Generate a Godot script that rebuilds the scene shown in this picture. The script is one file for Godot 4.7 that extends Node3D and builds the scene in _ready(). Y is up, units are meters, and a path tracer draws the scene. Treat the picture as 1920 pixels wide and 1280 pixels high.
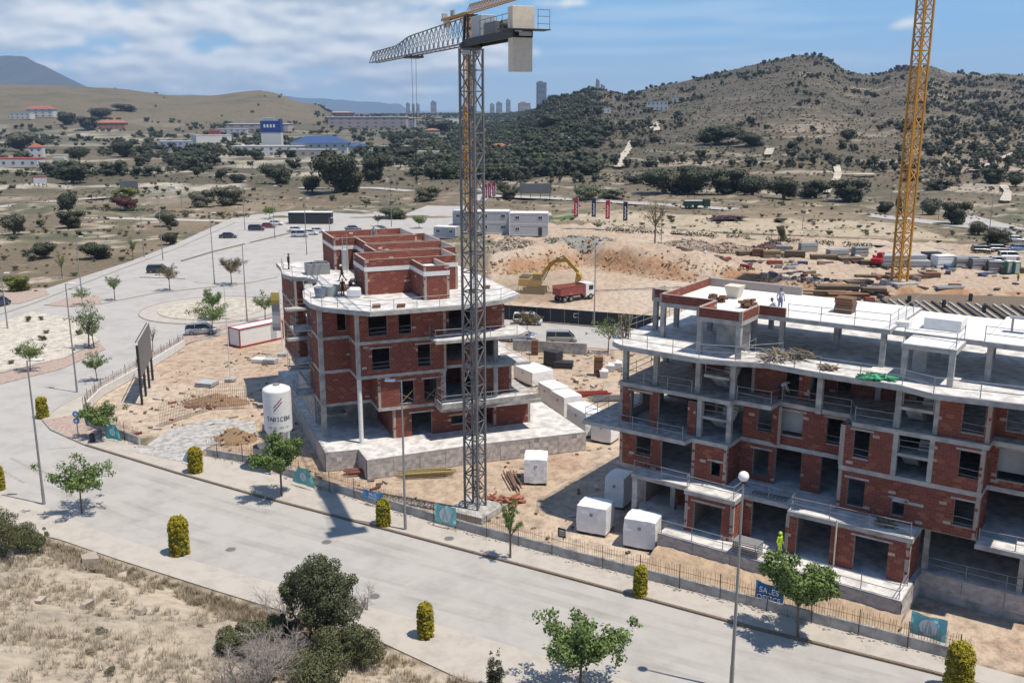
extends Node3D

var M := {}
var rng := RandomNumberGenerator.new()
var taken := {}
var fine := FastNoiseLite.new()
var broad := FastNoiseLite.new()

# ---------------------------------------------------------------- mesh collector
class MB:
	var V := PackedVector3Array()
	var N := PackedVector3Array()
	var K := PackedColorArray()
	var U := PackedVector2Array()
	var I := PackedInt32Array()
	var col := Color(1, 1, 1)
	var use_uv := false
	func fn(a: Vector3, b: Vector3, c: Vector3, d: Vector3, n: Vector3) -> void:
		var k := V.size()
		V.append(a); V.append(b); V.append(c); V.append(d)
		for i in 4:
			N.append(n); K.append(col)
		I.append(k); I.append(k + 2); I.append(k + 1)
		I.append(k); I.append(k + 3); I.append(k + 2)
	func q(a: Vector3, b: Vector3, c: Vector3, d: Vector3) -> void:
		fn(a, b, c, d, (b - a).cross(d - a).normalized())
	func quv(a: Vector3, b: Vector3, c: Vector3, d: Vector3, u0 := 0.0, u1 := 1.0) -> void:
		q(a, b, c, d); use_uv = true
		U.append(Vector2(u0, 1)); U.append(Vector2(u1, 1)); U.append(Vector2(u1, 0)); U.append(Vector2(u0, 0))
	func tri(a: Vector3, b: Vector3, c: Vector3) -> void:
		var k := V.size()
		var n := (b - a).cross(c - a).normalized()
		V.append(a); V.append(b); V.append(c)
		for i in 3:
			N.append(n); K.append(col)
		I.append(k); I.append(k + 2); I.append(k + 1)
	func hexa(p: Array) -> void: # 0-3 bottom ring, 4-7 top ring, counter-clockwise from above
		q(p[4], p[5], p[6], p[7]); q(p[3], p[2], p[1], p[0])
		for i in 4:
			var j := (i + 1) % 4
			q(p[i], p[j], p[4 + j], p[4 + i])
	func box(c: Vector3, s: Vector3, b := Basis.IDENTITY) -> void:
		var h := s * 0.5
		var p := []
		for y in [-1, 1]:
			for t in [[-1, 1], [1, 1], [1, -1], [-1, -1]]:
				p.append(c + b * Vector3(t[0] * h.x, y * h.y, t[1] * h.z))
		hexa(p)
	func chamf(c: Vector3, s: Vector3, e: float, b := Basis.IDENTITY) -> void: # box with sloped top and bottom edges
		var h := s * 0.5
		var rings := [[-h.y, e], [-h.y + e, 0.0], [h.y - e, 0.0], [h.y, e]]
		var rr := []
		for r in rings:
			var o := []
			for t in [[-1, 1], [1, 1], [1, -1], [-1, -1]]:
				o.append(c + b * Vector3(t[0] * (h.x - r[1]), r[0], t[1] * (h.z - r[1])))
			rr.append(o)
		for k in 3:
			for i in 4:
				var j := (i + 1) % 4
				q(rr[k][i], rr[k][j], rr[k + 1][j], rr[k + 1][i])
		q(rr[3][0], rr[3][1], rr[3][2], rr[3][3]); q(rr[0][3], rr[0][2], rr[0][1], rr[0][0])
	func beam(a: Vector3, b: Vector3, w: float, h := 0.0) -> void:
		if h == 0.0: h = w
		var d := (b - a)
		var l := d.length()
		if l < 0.001: return
		var y := d / l
		var x := (Vector3.UP if absf(y.y) < 0.9 else Vector3.RIGHT).cross(y).normalized()
		var z := x.cross(y)
		box((a + b) * 0.5, Vector3(w, l, h), Basis(x, y, z))
	func tube(a: Vector3, b: Vector3, r0: float, r1: float, n := 8, caps := true) -> void:
		var y := (b - a).normalized()
		var x := (Vector3.UP if absf(y.y) < 0.9 else Vector3.RIGHT).cross(y).normalized()
		var z := x.cross(y)
		var k := V.size()
		for i in n + 1:
			var t := TAU * i / n
			var o := x * cos(t) + z * sin(t)
			V.append(a + o * r0); V.append(b + o * r1)
			N.append(o); N.append(o); K.append(col); K.append(col)
		for i in n:
			var j := k + i * 2
			I.append_array([j, j + 3, j + 1, j, j + 2, j + 3])
		if caps:
			for i in n:
				var t0 := TAU * i / n
				var t1 := TAU * (i + 1) / n
				var o0 := x * cos(t0) + z * sin(t0)
				var o1 := x * cos(t1) + z * sin(t1)
				tri(b, b + o1 * r1, b + o0 * r1)
				tri(a, a + o0 * r0, a + o1 * r0)
	func lathe(c: Vector3, prof: Array, n := 16) -> void: # prof: Vector2(radius, height) from the bottom up
		var k := V.size()
		var m := prof.size()
		for i in n + 1:
			var t := TAU * i / n
			var o := Vector3(cos(t), 0, sin(t))
			for j in m:
				var p0: Vector2 = prof[maxi(j - 1, 0)]
				var p1: Vector2 = prof[mini(j + 1, m - 1)]
				var d := p1 - p0
				V.append(c + o * prof[j].x + Vector3.UP * prof[j].y)
				N.append((o * d.y - Vector3.UP * d.x).normalized()); K.append(col)
		for i in n:
			for j in m - 1:
				var a := k + i * m + j
				I.append_array([a, a + m + 1, a + 1, a, a + m, a + m + 1])
	func prism(poly: Array, y0: float, y1: float) -> void: # poly: Vector2(x, z)
		var pp := PackedVector2Array(poly)
		var area := 0.0
		for i in pp.size(): area += pp[i].cross(pp[(i + 1) % pp.size()])
		if area > 0.0: pp.reverse()
		var n := pp.size()
		var ids := Geometry2D.triangulate_polygon(pp)
		for t in range(0, ids.size(), 3):
			var a := pp[ids[t]]
			var b := pp[ids[t + 1]]
			var c := pp[ids[t + 2]]
			if (b - a).cross(c - a) > 0.0:
				var w := b
				b = c; c = w
			tri(Vector3(a.x, y1, a.y), Vector3(b.x, y1, b.y), Vector3(c.x, y1, c.y))
			if y1 > y0: tri(Vector3(a.x, y0, a.y), Vector3(c.x, y0, c.y), Vector3(b.x, y0, b.y))
		if y1 > y0:
			for i in n:
				var a := pp[i]
				var b := pp[(i + 1) % n]
				q(Vector3(a.x, y0, a.y), Vector3(b.x, y0, b.y), Vector3(b.x, y1, b.y), Vector3(a.x, y1, a.y))
	func mesh() -> ArrayMesh:
		var a := []
		a.resize(Mesh.ARRAY_MAX)
		a[Mesh.ARRAY_VERTEX] = V; a[Mesh.ARRAY_NORMAL] = N; a[Mesh.ARRAY_COLOR] = K; a[Mesh.ARRAY_INDEX] = I
		if use_uv: a[Mesh.ARRAY_TEX_UV] = U
		var m := ArrayMesh.new()
		m.add_surface_from_arrays(Mesh.PRIMITIVE_TRIANGLES, a)
		return m

# ---------------------------------------------------------------- scene bookkeeping
func numbered(s: String) -> String:
	var k: int = taken.get(s, 0)
	taken[s] = k + 1
	return s if k == 0 else "%s_%03d" % [s, k]

func meta(o: Node, label: String, cat: String, group := "", kind := "") -> void:
	if label: o.set_meta("label", label)
	if cat: o.set_meta("category", cat)
	if group: o.set_meta("group", group)
	if kind: o.set_meta("kind", kind)

func thing(nm: String, label: String, cat: String, pos := Vector3.ZERO, yaw := 0.0, group := "") -> Node3D:
	var o := Node3D.new()
	o.name = numbered(nm); add_child(o)
	o.position = pos; o.rotation.y = yaw
	meta(o, label, cat, group)
	return o

func inst(nm: String, mesh: Mesh, mat: Material) -> MeshInstance3D:
	var o := MeshInstance3D.new()
	o.name = nm; o.mesh = mesh
	if mat: o.material_override = mat
	return o

func part(par: Node, nm: String, mb: MB, mat: Material, kind := "") -> MeshInstance3D:
	var o := inst(nm, mb.mesh(), mat)
	par.add_child(o, true)
	if kind: o.set_meta("kind", kind)
	return o

func pbox(par: Node, nm: String, c: Vector3, s: Vector3, mat: Material, e := 0.0, b := Basis.IDENTITY) -> MeshInstance3D:
	var mb := MB.new()
	if e > 0.0: mb.chamf(c, s, e, b)
	else: mb.box(c, s, b)
	return part(par, nm, mb, mat)

func solo(nm: String, label: String, cat: String, mb: MB, mat: Material, pos := Vector3.ZERO, yaw := 0.0, group := "", kind := "") -> MeshInstance3D:
	var o := inst(numbered(nm), mb.mesh(), mat)
	add_child(o)
	o.position = pos; o.rotation.y = yaw
	meta(o, label, cat, group, kind)
	return o

func setting(nm: String, mb: MB, mat: Material) -> MeshInstance3D:
	var o := inst(numbered(nm), mb.mesh(), mat)
	add_child(o)
	o.set_meta("kind", "structure")
	return o

func copy(src: Node3D, pos: Vector3, yaw: float, label: String, scl := 1.0) -> Node3D:
	var o: Node3D = src.duplicate()
	o.name = numbered(String(src.name).rstrip("0123456789").trim_suffix("_"))
	add_child(o)
	o.position = pos; o.rotation.y = yaw; o.scale = Vector3.ONE * scl
	if label: o.set_meta("label", label)
	return o

# ---------------------------------------------------------------- materials
func noise_image(sd: int, freq: float, lo: float, hi: float, size := 512, oct := 5, gain := 0.5, tint := Color(1, 1, 1)) -> ImageTexture:
	var n := FastNoiseLite.new()
	n.seed = sd; n.frequency = freq; n.fractal_octaves = oct; n.fractal_gain = gain
	var im := n.get_seamless_image(size, size)
	im.convert(Image.FORMAT_L8)
	var d := im.get_data()
	var o := PackedByteArray()
	o.resize(size * size * 3)
	for i in d.size():
		var f := lerpf(lo, hi, d[i] / 255.0)
		o[i * 3] = int(clampf(f * tint.r, 0, 1) * 255); o[i * 3 + 1] = int(clampf(f * tint.g, 0, 1) * 255); o[i * 3 + 2] = int(clampf(f * tint.b, 0, 1) * 255)
	var r := Image.create_from_data(size, size, false, Image.FORMAT_RGB8, o)
	r.generate_mipmaps()
	return ImageTexture.create_from_image(r)

func lin(r: float, g: float, b: float) -> Color:
	return Color(r, g, b).linear_to_srgb()

func mat(nm: String, c: Color, rough := 0.9, tex: Texture2D = null, tile := 4.0, metal := 0.0, bump := "", bscale := 0.6) -> StandardMaterial3D:
	var m := StandardMaterial3D.new()
	m.albedo_color = c; m.roughness = rough; m.metallic = metal
	m.vertex_color_use_as_albedo = true
	if tex:
		m.albedo_texture = tex
		m.uv1_triplanar = true; m.uv1_world_triplanar = true
		m.uv1_scale = Vector3.ONE / tile
	if bump != "":
		m.normal_enabled = true; m.normal_texture = M[bump]; m.normal_scale = bscale
		m.uv1_triplanar = true; m.uv1_world_triplanar = true
		m.uv1_scale = Vector3.ONE / tile
	M[nm] = m
	return m

func normal_tex(sd: int, freq: float, strength: float, size := 512) -> ImageTexture:
	var n := FastNoiseLite.new()
	n.seed = sd; n.frequency = freq; n.fractal_octaves = 5
	var im := n.get_seamless_image(size, size)
	im.convert(Image.FORMAT_RGBA8)
	im.bump_map_to_normal_map(strength)
	im.generate_mipmaps()
	return ImageTexture.create_from_image(im)

func make_materials() -> void:
	var t_soil := noise_image(3, 0.012, 0.70, 1.2, 1024, 8, 0.8)
	var t_fine := noise_image(5, 0.03, 0.72, 1.18, 512, 6, 0.7)
	var t_soft := noise_image(9, 0.008, 0.90, 1.07, 1024, 7, 0.68)
	M["n_soil"] = normal_tex(21, 0.03, 6.0)
	M["n_fine"] = normal_tex(22, 0.05, 3.0)
	mat("soil", lin(1, 1, 1), 0.97, t_soil, 23.0, 0.0, "n_soil", 0.8)
	mat("farsoil", lin(1, 1, 1), 1.0, t_soil, 140.0)
	mat("asphalt", lin(0.378, 0.366, 0.349), 0.93, t_soft, 41.0, 0.0, "n_fine", 0.1)
	mat("walkway", lin(0.42, 0.388, 0.348), 0.93, t_soft, 17.0, 0.0, "n_fine", 0.15)
	mat("redpaving", lin(0.40, 0.31, 0.265), 0.93, t_fine, 9.0)
	mat("kerb", lin(0.20, 0.155, 0.115), 0.95, t_fine, 5.0)
	mat("kerbpale", lin(0.36, 0.33, 0.29), 0.95, t_fine, 5.0)
	mat("concrete", lin(0.44, 0.43, 0.415), 0.9, noise_image(31, 0.012, 0.68, 1.15, 512, 6, 0.65), 6.5, 0.0, "n_fine", 0.25)
	mat("screed", lin(0.62, 0.61, 0.595), 0.92, noise_image(32, 0.01, 0.74, 1.12, 512, 6, 0.65), 8.5, 0.0, "n_fine", 0.3)
	mat("whiteroof", lin(0.70, 0.695, 0.68), 0.9, t_soft, 7.0, 0.0, "n_fine", 0.2)
	mat("membrane", lin(0.50, 0.46, 0.44), 0.95, noise_image(33, 0.014, 0.75, 1.12, 512, 6, 0.6), 4.0, 0.0, "n_fine", 0.5)
	mat("mortar", lin(0.40, 0.34, 0.30), 0.95, t_fine, 2.0)
	mat("brick", lin(1, 1, 1), 0.92, noise_image(34, 0.05, 0.8, 1.12, 256, 4, 0.6), 1.6, 0.0, "n_fine", 0.3)
	mat("steel", lin(0.19, 0.19, 0.195), 0.55, t_fine, 2.0, 0.25)
	mat("darksteel", lin(0.035, 0.037, 0.042), 0.6, t_fine, 2.0, 0.2)
	mat("galv", lin(0.33, 0.34, 0.35), 0.5, t_fine, 1.5, 0.4)
	mat("yellowsteel", lin(0.52, 0.25, 0.022), 0.55, t_fine, 2.5)
	mat("yellowpaint", lin(0.50, 0.29, 0.03), 0.5, t_fine, 1.0)
	mat("rust", lin(0.19, 0.10, 0.06), 0.9, t_fine, 1.0)
	mat("wood", lin(0.34, 0.235, 0.13), 0.9, noise_image(41, 0.02, 0.6, 1.2, 256, 5, 0.7), 1.3)
	mat("oldwood", lin(0.17, 0.125, 0.085), 0.95, noise_image(42, 0.02, 0.55, 1.3, 256, 5, 0.7), 1.3)
	mat("wrap", lin(0.80, 0.805, 0.81), 0.4, noise_image(43, 0.02, 0.95, 1.03, 256, 5, 0.6), 2.2, 0.0, "n_fine", 0.3)
	mat("paintwhite", lin(0.70, 0.70, 0.69), 0.5, t_soft, 5.0)
	mat("paintgrey", lin(0.40, 0.415, 0.43), 0.55, t_soft, 5.0)
	mat("paintred", lin(0.42, 0.03, 0.028), 0.5, t_fine, 3.0)
	mat("tan", lin(0.66, 0.58, 0.475), 0.85, t_soft, 3.0)
	mat("plain", lin(1, 1, 1), 0.75)
	mat("cloth", lin(1, 1, 1), 0.95)
	mat("rough", lin(1, 1, 1), 0.95, t_fine, 3.0)
	mat("leaf", lin(1, 1, 1), 0.75)
	M.leaf.backlight_enabled = true; M.leaf.backlight = Color(0.25, 0.3, 0.12)
	mat("bark", lin(0.17, 0.135, 0.10), 0.95, t_fine, 0.8)
	mat("glass", lin(0.018, 0.022, 0.027), 0.08)
	mat("dimglass", lin(0.10, 0.105, 0.12), 0.3)
	mat("tyre", lin(0.018, 0.018, 0.018), 0.85)
	mat("rim", lin(0.35, 0.35, 0.36), 0.35, null, 1.0, 0.7)
	mat("carpaint", lin(1, 1, 1), 0.3)
	M.carpaint.clearcoat_enabled = true; M.carpaint.clearcoat = 0.6
	mat("lampglass", lin(0.8, 0.8, 0.78), 0.3)
	mat("teal", lin(0.14, 0.42, 0.44), 0.6)
	mat("blueplastic", lin(0.05, 0.2, 0.42), 0.5)
	for i in 3:
		var c: Color = [Color(0.17, 0.145, 0.115), Color(0.22, 0.19, 0.14), Color(0.11, 0.105, 0.075)][i]
		mat("scrub%d" % i, lin(c.r, c.g, c.b), 0.95)


# ---------------------------------------------------------------- terrain
const RIGHT_HILL := [Vector2(-0.0108,0.0),Vector2(0.0215,22.0),Vector2(0.0387,42.4),Vector2(0.0592,47.1),Vector2(0.0780,55.2),Vector2(0.0941,53.9),Vector2(0.1103,49.1),Vector2(0.1248,52.5),Vector2(0.1463,59.3),Vector2(0.1754,67.3),Vector2(0.2050,76.7),Vector2(0.2260,82.1),Vector2(0.2561,91.4),Vector2(0.2862,99.4),Vector2(0.3077,98.7),Vector2(0.3169,94.7),Vector2(0.3319,80.7),Vector2(0.3470,75.4),Vector2(0.3680,74.0),Vector2(0.3771,79.4),Vector2(0.3997,84.7),Vector2(0.4223,83.4),Vector2(0.4379,76.7),Vector2(0.4681,74.0),Vector2(0.4890,76.1),Vector2(0.5165,73.4),Vector2(0.6133,78.7),Vector2(0.7209,65.3)]
const LEFT_HILL := [Vector2(-0.7317,71.3),Vector2(-0.6241,82.7),Vector2(-0.5165,89.5),Vector2(-0.4519,87.3),Vector2(-0.3927,80.4),Vector2(-0.3389,65.6),Vector2(-0.3013,64.4),Vector2(-0.2744,70.2),Vector2(-0.2529,72.4),Vector2(-0.2367,64.4),Vector2(-0.2152,43.8),Vector2(-0.1937,33.5),Vector2(-0.1722,0.0)]
const BANK := [Vector2(-6.4000,-191.7),Vector2(4.3000,-193.7),Vector2(15.8000,-202.7),Vector2(27.3000,-187.9),Vector2(37.6000,-181.2),Vector2(46.7000,-177.2),Vector2(56.0000,-165.7),Vector2(110.0000,-150.0)]

func tabv(t: Array, x: float) -> float:
	if x <= t[0].x: return t[0].y
	for i in range(1, t.size()):
		if x <= t[i].x:
			return lerpf(t[i - 1].y, t[i].y, (x - t[i - 1].x) / (t[i].x - t[i - 1].x))
	return t[-1].y

func slope_side(x: float, z: float) -> float:
	return (x + 40.7) * -0.493 + (z + 71.2) * 0.870

func gh(x: float, z: float) -> float:
	var d := -z
	var h := 0.0
	var r := x / d if d > 1.0 else 0.0
	var s := slope_side(x, z)
	if s > 0.0: h += 0.30 * minf(s, 40.0) * smoothstep(0.0, 3.0, s)
	if d > 140.0 and d < 330.0 and x > -25.0:
		var b := tabv(BANK, x) - z
		h += 2.0 * smoothstep(0.0, 6.0, b) * (1.0 - smoothstep(50.0, 110.0, b)) * smoothstep(-22.0, -4.0, x)
		var mx := smoothstep(-6.0, 10.0, x) * (1.0 - smoothstep(28.0, 52.0, x))
		h += 2.6 * mx * smoothstep(2.0, 11.0, b) * (1.0 - smoothstep(14.0, 38.0, b))
	if d > 300.0:
		var f := maxf(0.0, (d - 400.0) / 900.0)
		var g := pow(f, 1.25) if f <= 1.0 else maxf(0.0, 1.0 - 0.55 * (d - 1300.0) / 1500.0)
		h += tabv(RIGHT_HILL, r) * g
		h += tabv(LEFT_HILL, r) * smoothstep(1150.0, 2200.0, d) * (1.0 - 0.8 * smoothstep(2200.0, 4500.0, d))
		h += 22.0 * smoothstep(600.0, 3000.0, d) * smoothstep(-0.35, -0.1, r)
	return h

const SITE := [Vector2(-53.63,-116.97),Vector2(-52.7,-134.32),Vector2(-38.02,-152.96),Vector2(-38.92,-166.7),Vector2(-5.63,-166.7),Vector2(-3.15,-226.87),Vector2(-11.61,-262.04),Vector2(22.35,-269.37),Vector2(68.09,-250.65),Vector2(118.6,-226.87),Vector2(138.52,-218.21),Vector2(103.23,-116.97),Vector2(30.06,-50.56),Vector2(27.45,-51.69),Vector2(15.72,-58.78),Vector2(-5.53,-71.5),Vector2(-16.85,-79.38),Vector2(-24.47,-85.19),Vector2(-45.88,-97.66)]
const VERGE := [Vector2(-80.95,-134.32),Vector2(-78.8,-155.1),Vector2(-68.19,-148.85),Vector2(-59.19,-134.32),Vector2(-59.72,-124.51),Vector2(-64.35,-116.97),Vector2(-68.27,-112.09)]
const SANDY := [Vector2(12.07,-312.94),Vector2(42.51,-321.57),Vector2(73.95,-304.75),Vector2(110.33,-289.57),Vector2(115.89,-275.79),Vector2(112.45,-241.19),Vector2(69.86,-257.36),Vector2(22.87,-275.79)]

func mixc(a: Color, b: Color, t: float) -> Color:
	return a.lerp(b, clampf(t, 0.0, 1.0))

func ground_color(x: float, z: float, site: PackedVector2Array, verge: PackedVector2Array, sandy: PackedVector2Array) -> Color:
	var p := Vector2(x, z)
	var n1 := fine.get_noise_2d(x, z)
	var n2 := broad.get_noise_2d(x, z)
	var n3 := fine.get_noise_2d(x * 0.23 + 90.0, z * 0.23)
	var d := -z
	var s := slope_side(x, z)
	if s > -0.5:
		var c := Color(0.455, 0.39, 0.305)
		c = mixc(c, Color(0.33, 0.28, 0.22), (n1 + 0.05) * 1.6)
		c = mixc(c, Color(0.47, 0.42, 0.36), n3 * 1.6 - 0.1)
		return c
	if Geometry2D.is_point_in_polygon(p, verge):
		return mixc(Color(0.56, 0.52, 0.44), Color(0.40, 0.35, 0.26), n1 * 2.0)
	if Geometry2D.is_point_in_polygon(p, site):
		var c := mixc(Color(0.43, 0.335, 0.248), Color(0.49, 0.40, 0.315), n3 * 2.2 + 0.4)
		c = mixc(c, Color(0.37, 0.235, 0.16), n1 * 1.5 - 0.2)
		if x > -25.0 and d > 140.0:
			var b := tabv(BANK, x) - z
			var st := smoothstep(0.0, 1.5, b) * (1.0 - smoothstep(5.0, 8.0, b))
			c = mixc(c, Color(0.36, 0.205, 0.11), st * (0.7 + n1 * 2.0))
		return c
	if Geometry2D.is_point_in_polygon(p, sandy):
		return mixc(Color(0.43, 0.36, 0.26), Color(0.24, 0.20, 0.12), n1 * 2.0 + n3)
	var c2 := mixc(Color(0.155, 0.122, 0.08), Color(0.225, 0.178, 0.118), n3 * 2.0 + 0.3)
	c2 = mixc(c2, Color(0.40, 0.345, 0.27), (n1 * 1.3 + n2 * 0.8 - 0.34) * 3.5)
	c2 = mixc(c2, Color(0.095, 0.10, 0.055), (n2 - n1 * 0.4 - 0.10) * 2.5)
	return c2

func far_color(x: float, z: float) -> Color:
	var d := -z
	var r := x / d
	var n1 := fine.get_noise_2d(x * 0.12, z * 0.12)
	var n2 := broad.get_noise_2d(x * 0.25, z * 0.25)
	var n3 := fine.get_noise_2d(x * 0.03 + 50.0, z * 0.03)
	var dry := Color(0.145, 0.117, 0.078)
	var c := mixc(dry, Color(0.095, 0.086, 0.054), n3 * 2.0 + 0.45)
	var right := smoothstep(-0.04, 0.03, r)
	# terraces: pale dry-stone lines that follow the contours
	var hh := gh(x, z)
	var k := fposmod(hh / 3.2 + n3 * 0.8, 1.0)
	if right > 0.3 and d < 1000.0 and d > 380.0 and k < 0.16 and n1 > -0.12:
		c = mixc(c, Color(0.40, 0.35, 0.28), 0.75)
	if right < 0.5:
		c = mixc(c, Color(0.40, 0.36, 0.29), (n1 * 1.2 + n2 - 0.12) * 3.0 * (1.0 - smoothstep(1000.0, 1700.0, d)))
		c = mixc(c, Color(0.09, 0.095, 0.055), (n2 - 0.15) * 2.6 * (1.0 - smoothstep(1200.0, 2000.0, d)))
		c = mixc(c, Color(0.155, 0.125, 0.078).lerp(Color(0.105, 0.097, 0.06), clampf(n1 * 2.0 + n2, 0.0, 1.0)), smoothstep(1300.0, 1700.0, d) * smoothstep(-0.17, -0.22, r) * 0.85)
	if d > 700.0:
		c = mixc(c, Color(0.075, 0.085, 0.055), smoothstep(700.0, 1400.0, d) * smoothstep(-0.2, -0.1, r) * (1.0 - smoothstep(0.05, 0.16, r)) * (0.75 + n2))
	c = mixc(c, Color(0.36, 0.30, 0.235), (n1 + n2 * 0.5 - 0.30) * 4.0 * right)
	c = mixc(c, Color(0.078, 0.068, 0.047), right * smoothstep(430.0, 800.0, d) * (0.6 + n3 * 0.6))
	return c

func grid(nm: String, xs: Callable, zs: Array, nx: int, cf: Callable, rough: float, lower: float, m: Material) -> void:
	var mb := MB.new()
	var nz := zs.size()
	for i in nz:
		for j in nx + 1:
			var z: float = zs[i]
			var x: float = xs.call(z, float(j) / nx)
			var y := gh(x, z) - 0.06 + lower
			if slope_side(x, z) > 0.3: y += fine.get_noise_2d(x * 1.3, z * 1.3) * 0.45 * smoothstep(0.3, 3.0, slope_side(x, z))
			elif -z > 300.0: y += fine.get_noise_2d(x * 0.3, z * 0.3) * rough
			elif y > 0.2: y += (fine.get_noise_2d(x * 1.6, z * 1.6) * 1.5 + fine.get_noise_2d(x * 5.0, z * 5.0) * 0.5) * smoothstep(0.2, 1.2, y) * (0.35 if y < 2.3 and y > 1.7 else 1.0)
			mb.V.append(Vector3(x, y, z)); mb.K.append(cf.call(x, z)); mb.N.append(Vector3.UP)
	var w := nx + 1
	for i in nz - 1:
		for j in nx:
			var a := i * w + j
			mb.I.append_array([a, a + w, a + w + 1, a, a + w + 1, a + 1])
	for i in nz:
		for j in w:
			var k := i * w + j
			var dx := mb.V[i * w + mini(j + 1, nx)] - mb.V[i * w + maxi(j - 1, 0)]
			var dz := mb.V[mini(i + 1, nz - 1) * w + j] - mb.V[maxi(i - 1, 0) * w + j]
			var n := dx.cross(dz).normalized()
			mb.N[k] = n if n.y > 0.0 else -n
	setting(nm, mb, m)

func make_terrain() -> void:
	var site := PackedVector2Array(SITE)
	var verge := PackedVector2Array(VERGE)
	var sandy := PackedVector2Array(SANDY)
	var near := func(x: float, z: float) -> Color: return ground_color(x, z, site, verge, sandy)
	var zs := []
	var z := 40.0
	while z > -36.0:
		zs.append(z); z -= 2.0
	while z > -80.0:
		zs.append(z); z -= 0.6
	while z > -302.0:
		zs.append(z); z -= 1.3
	grid("ground", func(_z: float, t: float) -> float: return lerpf(-190.0, 190.0, t), zs, 300, near, 0.5, 0.0, M.soil)
	zs = []
	z = -299.0
	while z > -9000.0:
		zs.append(z); z -= maxf(2.2, -z * 0.0095)
	var blend := func(x: float, zz: float) -> Color:
		var f := far_color(x, zz)
		return f if zz < -420.0 else mixc(near.call(x, zz), f, smoothstep(-330.0, -420.0, zz))
	grid("hills", func(zz: float, t: float) -> float: return lerpf(-0.72, 0.72, t) * -zz * 1.0 + lerpf(-60.0, 60.0, t), zs, 330, blend, 1.6, -0.05, M.farsoil)
	# distant range and the dark mountain
	var mr := func(nm: String, pts: Array, d: float, c: Color) -> void:
		var mb := MB.new()
		mb.col = c
		for i in pts.size() - 1:
			var n := 8
			for k in n:
				var q0: Vector2 = pts[i].lerp(pts[i + 1], float(k) / n)
				var q1: Vector2 = pts[i].lerp(pts[i + 1], float(k + 1) / n)
				q0.y += fine.get_noise_1d(q0.x * 0.02) * d * 0.0022; q1.y += fine.get_noise_1d(q1.x * 0.02) * d * 0.0022
				var g := Vector3(q0.x, -40, -d + 2200); var g1 := Vector3(q1.x, -40, -d + 2200)
				var m0 := Vector3(q0.x, q0.y * 0.55, -d + 800 + fine.get_noise_1d(q0.x * 0.03) * 500); var m1 := Vector3(q1.x, q1.y * 0.55, -d + 800 + fine.get_noise_1d(q1.x * 0.03) * 500)
				var t0 := Vector3(q0.x, q0.y, -d); var t1 := Vector3(q1.x, q1.y, -d)
				mb.q(g, g1, m1, m0); mb.q(m0, m1, t1, t0); mb.q(t0, t1, Vector3(q1.x, -40, -d - 2000), Vector3(q0.x, -40, -d - 2000))
		setting(nm, mb, M.rough)
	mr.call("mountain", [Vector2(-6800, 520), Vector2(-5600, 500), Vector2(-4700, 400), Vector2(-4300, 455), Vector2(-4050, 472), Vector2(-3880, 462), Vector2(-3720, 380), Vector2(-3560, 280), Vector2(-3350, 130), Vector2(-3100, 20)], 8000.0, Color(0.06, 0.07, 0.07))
	mr.call("mountain_range", [Vector2(-7000, 100), Vector2(-5000, 240), Vector2(-4000, 250), Vector2(-3050, 235), Vector2(-2324, 190), Vector2(-1888, 160), Vector2(-1525, 138), Vector2(-1400, 40), Vector2(-600, 20)], 13500.0, Color(0.07, 0.10, 0.13))  # blue-grey tone, distance haze put into the colour


# ---------------------------------------------------------------- roads, pavements, kerbs
func ribbon(mb: MB, pts: Array, w: float, off: float, step := 3.0, jitter := 0.0) -> void:
	var p := []
	for i in pts.size() - 1:
		var n := maxi(1, int(pts[i].distance_to(pts[i + 1]) / step))
		for k in n: p.append(pts[i].lerp(pts[i + 1], float(k) / n))
	p.append(pts[-1])
	var last := []
	for i in p.size():
		var d: Vector2 = (p[mini(i + 1, p.size() - 1)] - p[maxi(i - 1, 0)]).normalized()
		var s := Vector2(-d.y, d.x) * w * 0.5 * (1.0 + jitter * fine.get_noise_2d(p[i].x * 3.0, p[i].y * 3.0))
		var row := []
		for e in [-1.0, -0.33, 0.33, 1.0]:
			var a: Vector2 = p[i] + s * e
			row.append(Vector3(a.x, gh(a.x, a.y) + off, a.y))
		if last:
			for k in 3: mb.fn(last[k], last[k + 1], row[k + 1], row[k], Vector3.UP)
		last = row

func kerb_line(nm: String, pts: Array, m: Material, h := 0.15, w := 0.22) -> void:
	var mb := MB.new()
	for i in pts.size() - 1:
		var a := Vector3(pts[i].x, h * 0.5 - 0.04, pts[i].y)
		var b := Vector3(pts[i + 1].x, h * 0.5 - 0.04, pts[i + 1].y)
		var n := maxi(1, int(a.distance_to(b) / 3.0))
		for k in n:
			var p := a.lerp(b, float(k) / n)
			var q := a.lerp(b, (k + 0.992) / n)
			var d := (q - p).normalized()
			mb.chamf((p + q) * 0.5, Vector3(p.distance_to(q), h + 0.08, w), 0.02, Basis(d, Vector3.UP, d.cross(Vector3.UP)))
	setting(nm, mb, m)

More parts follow.
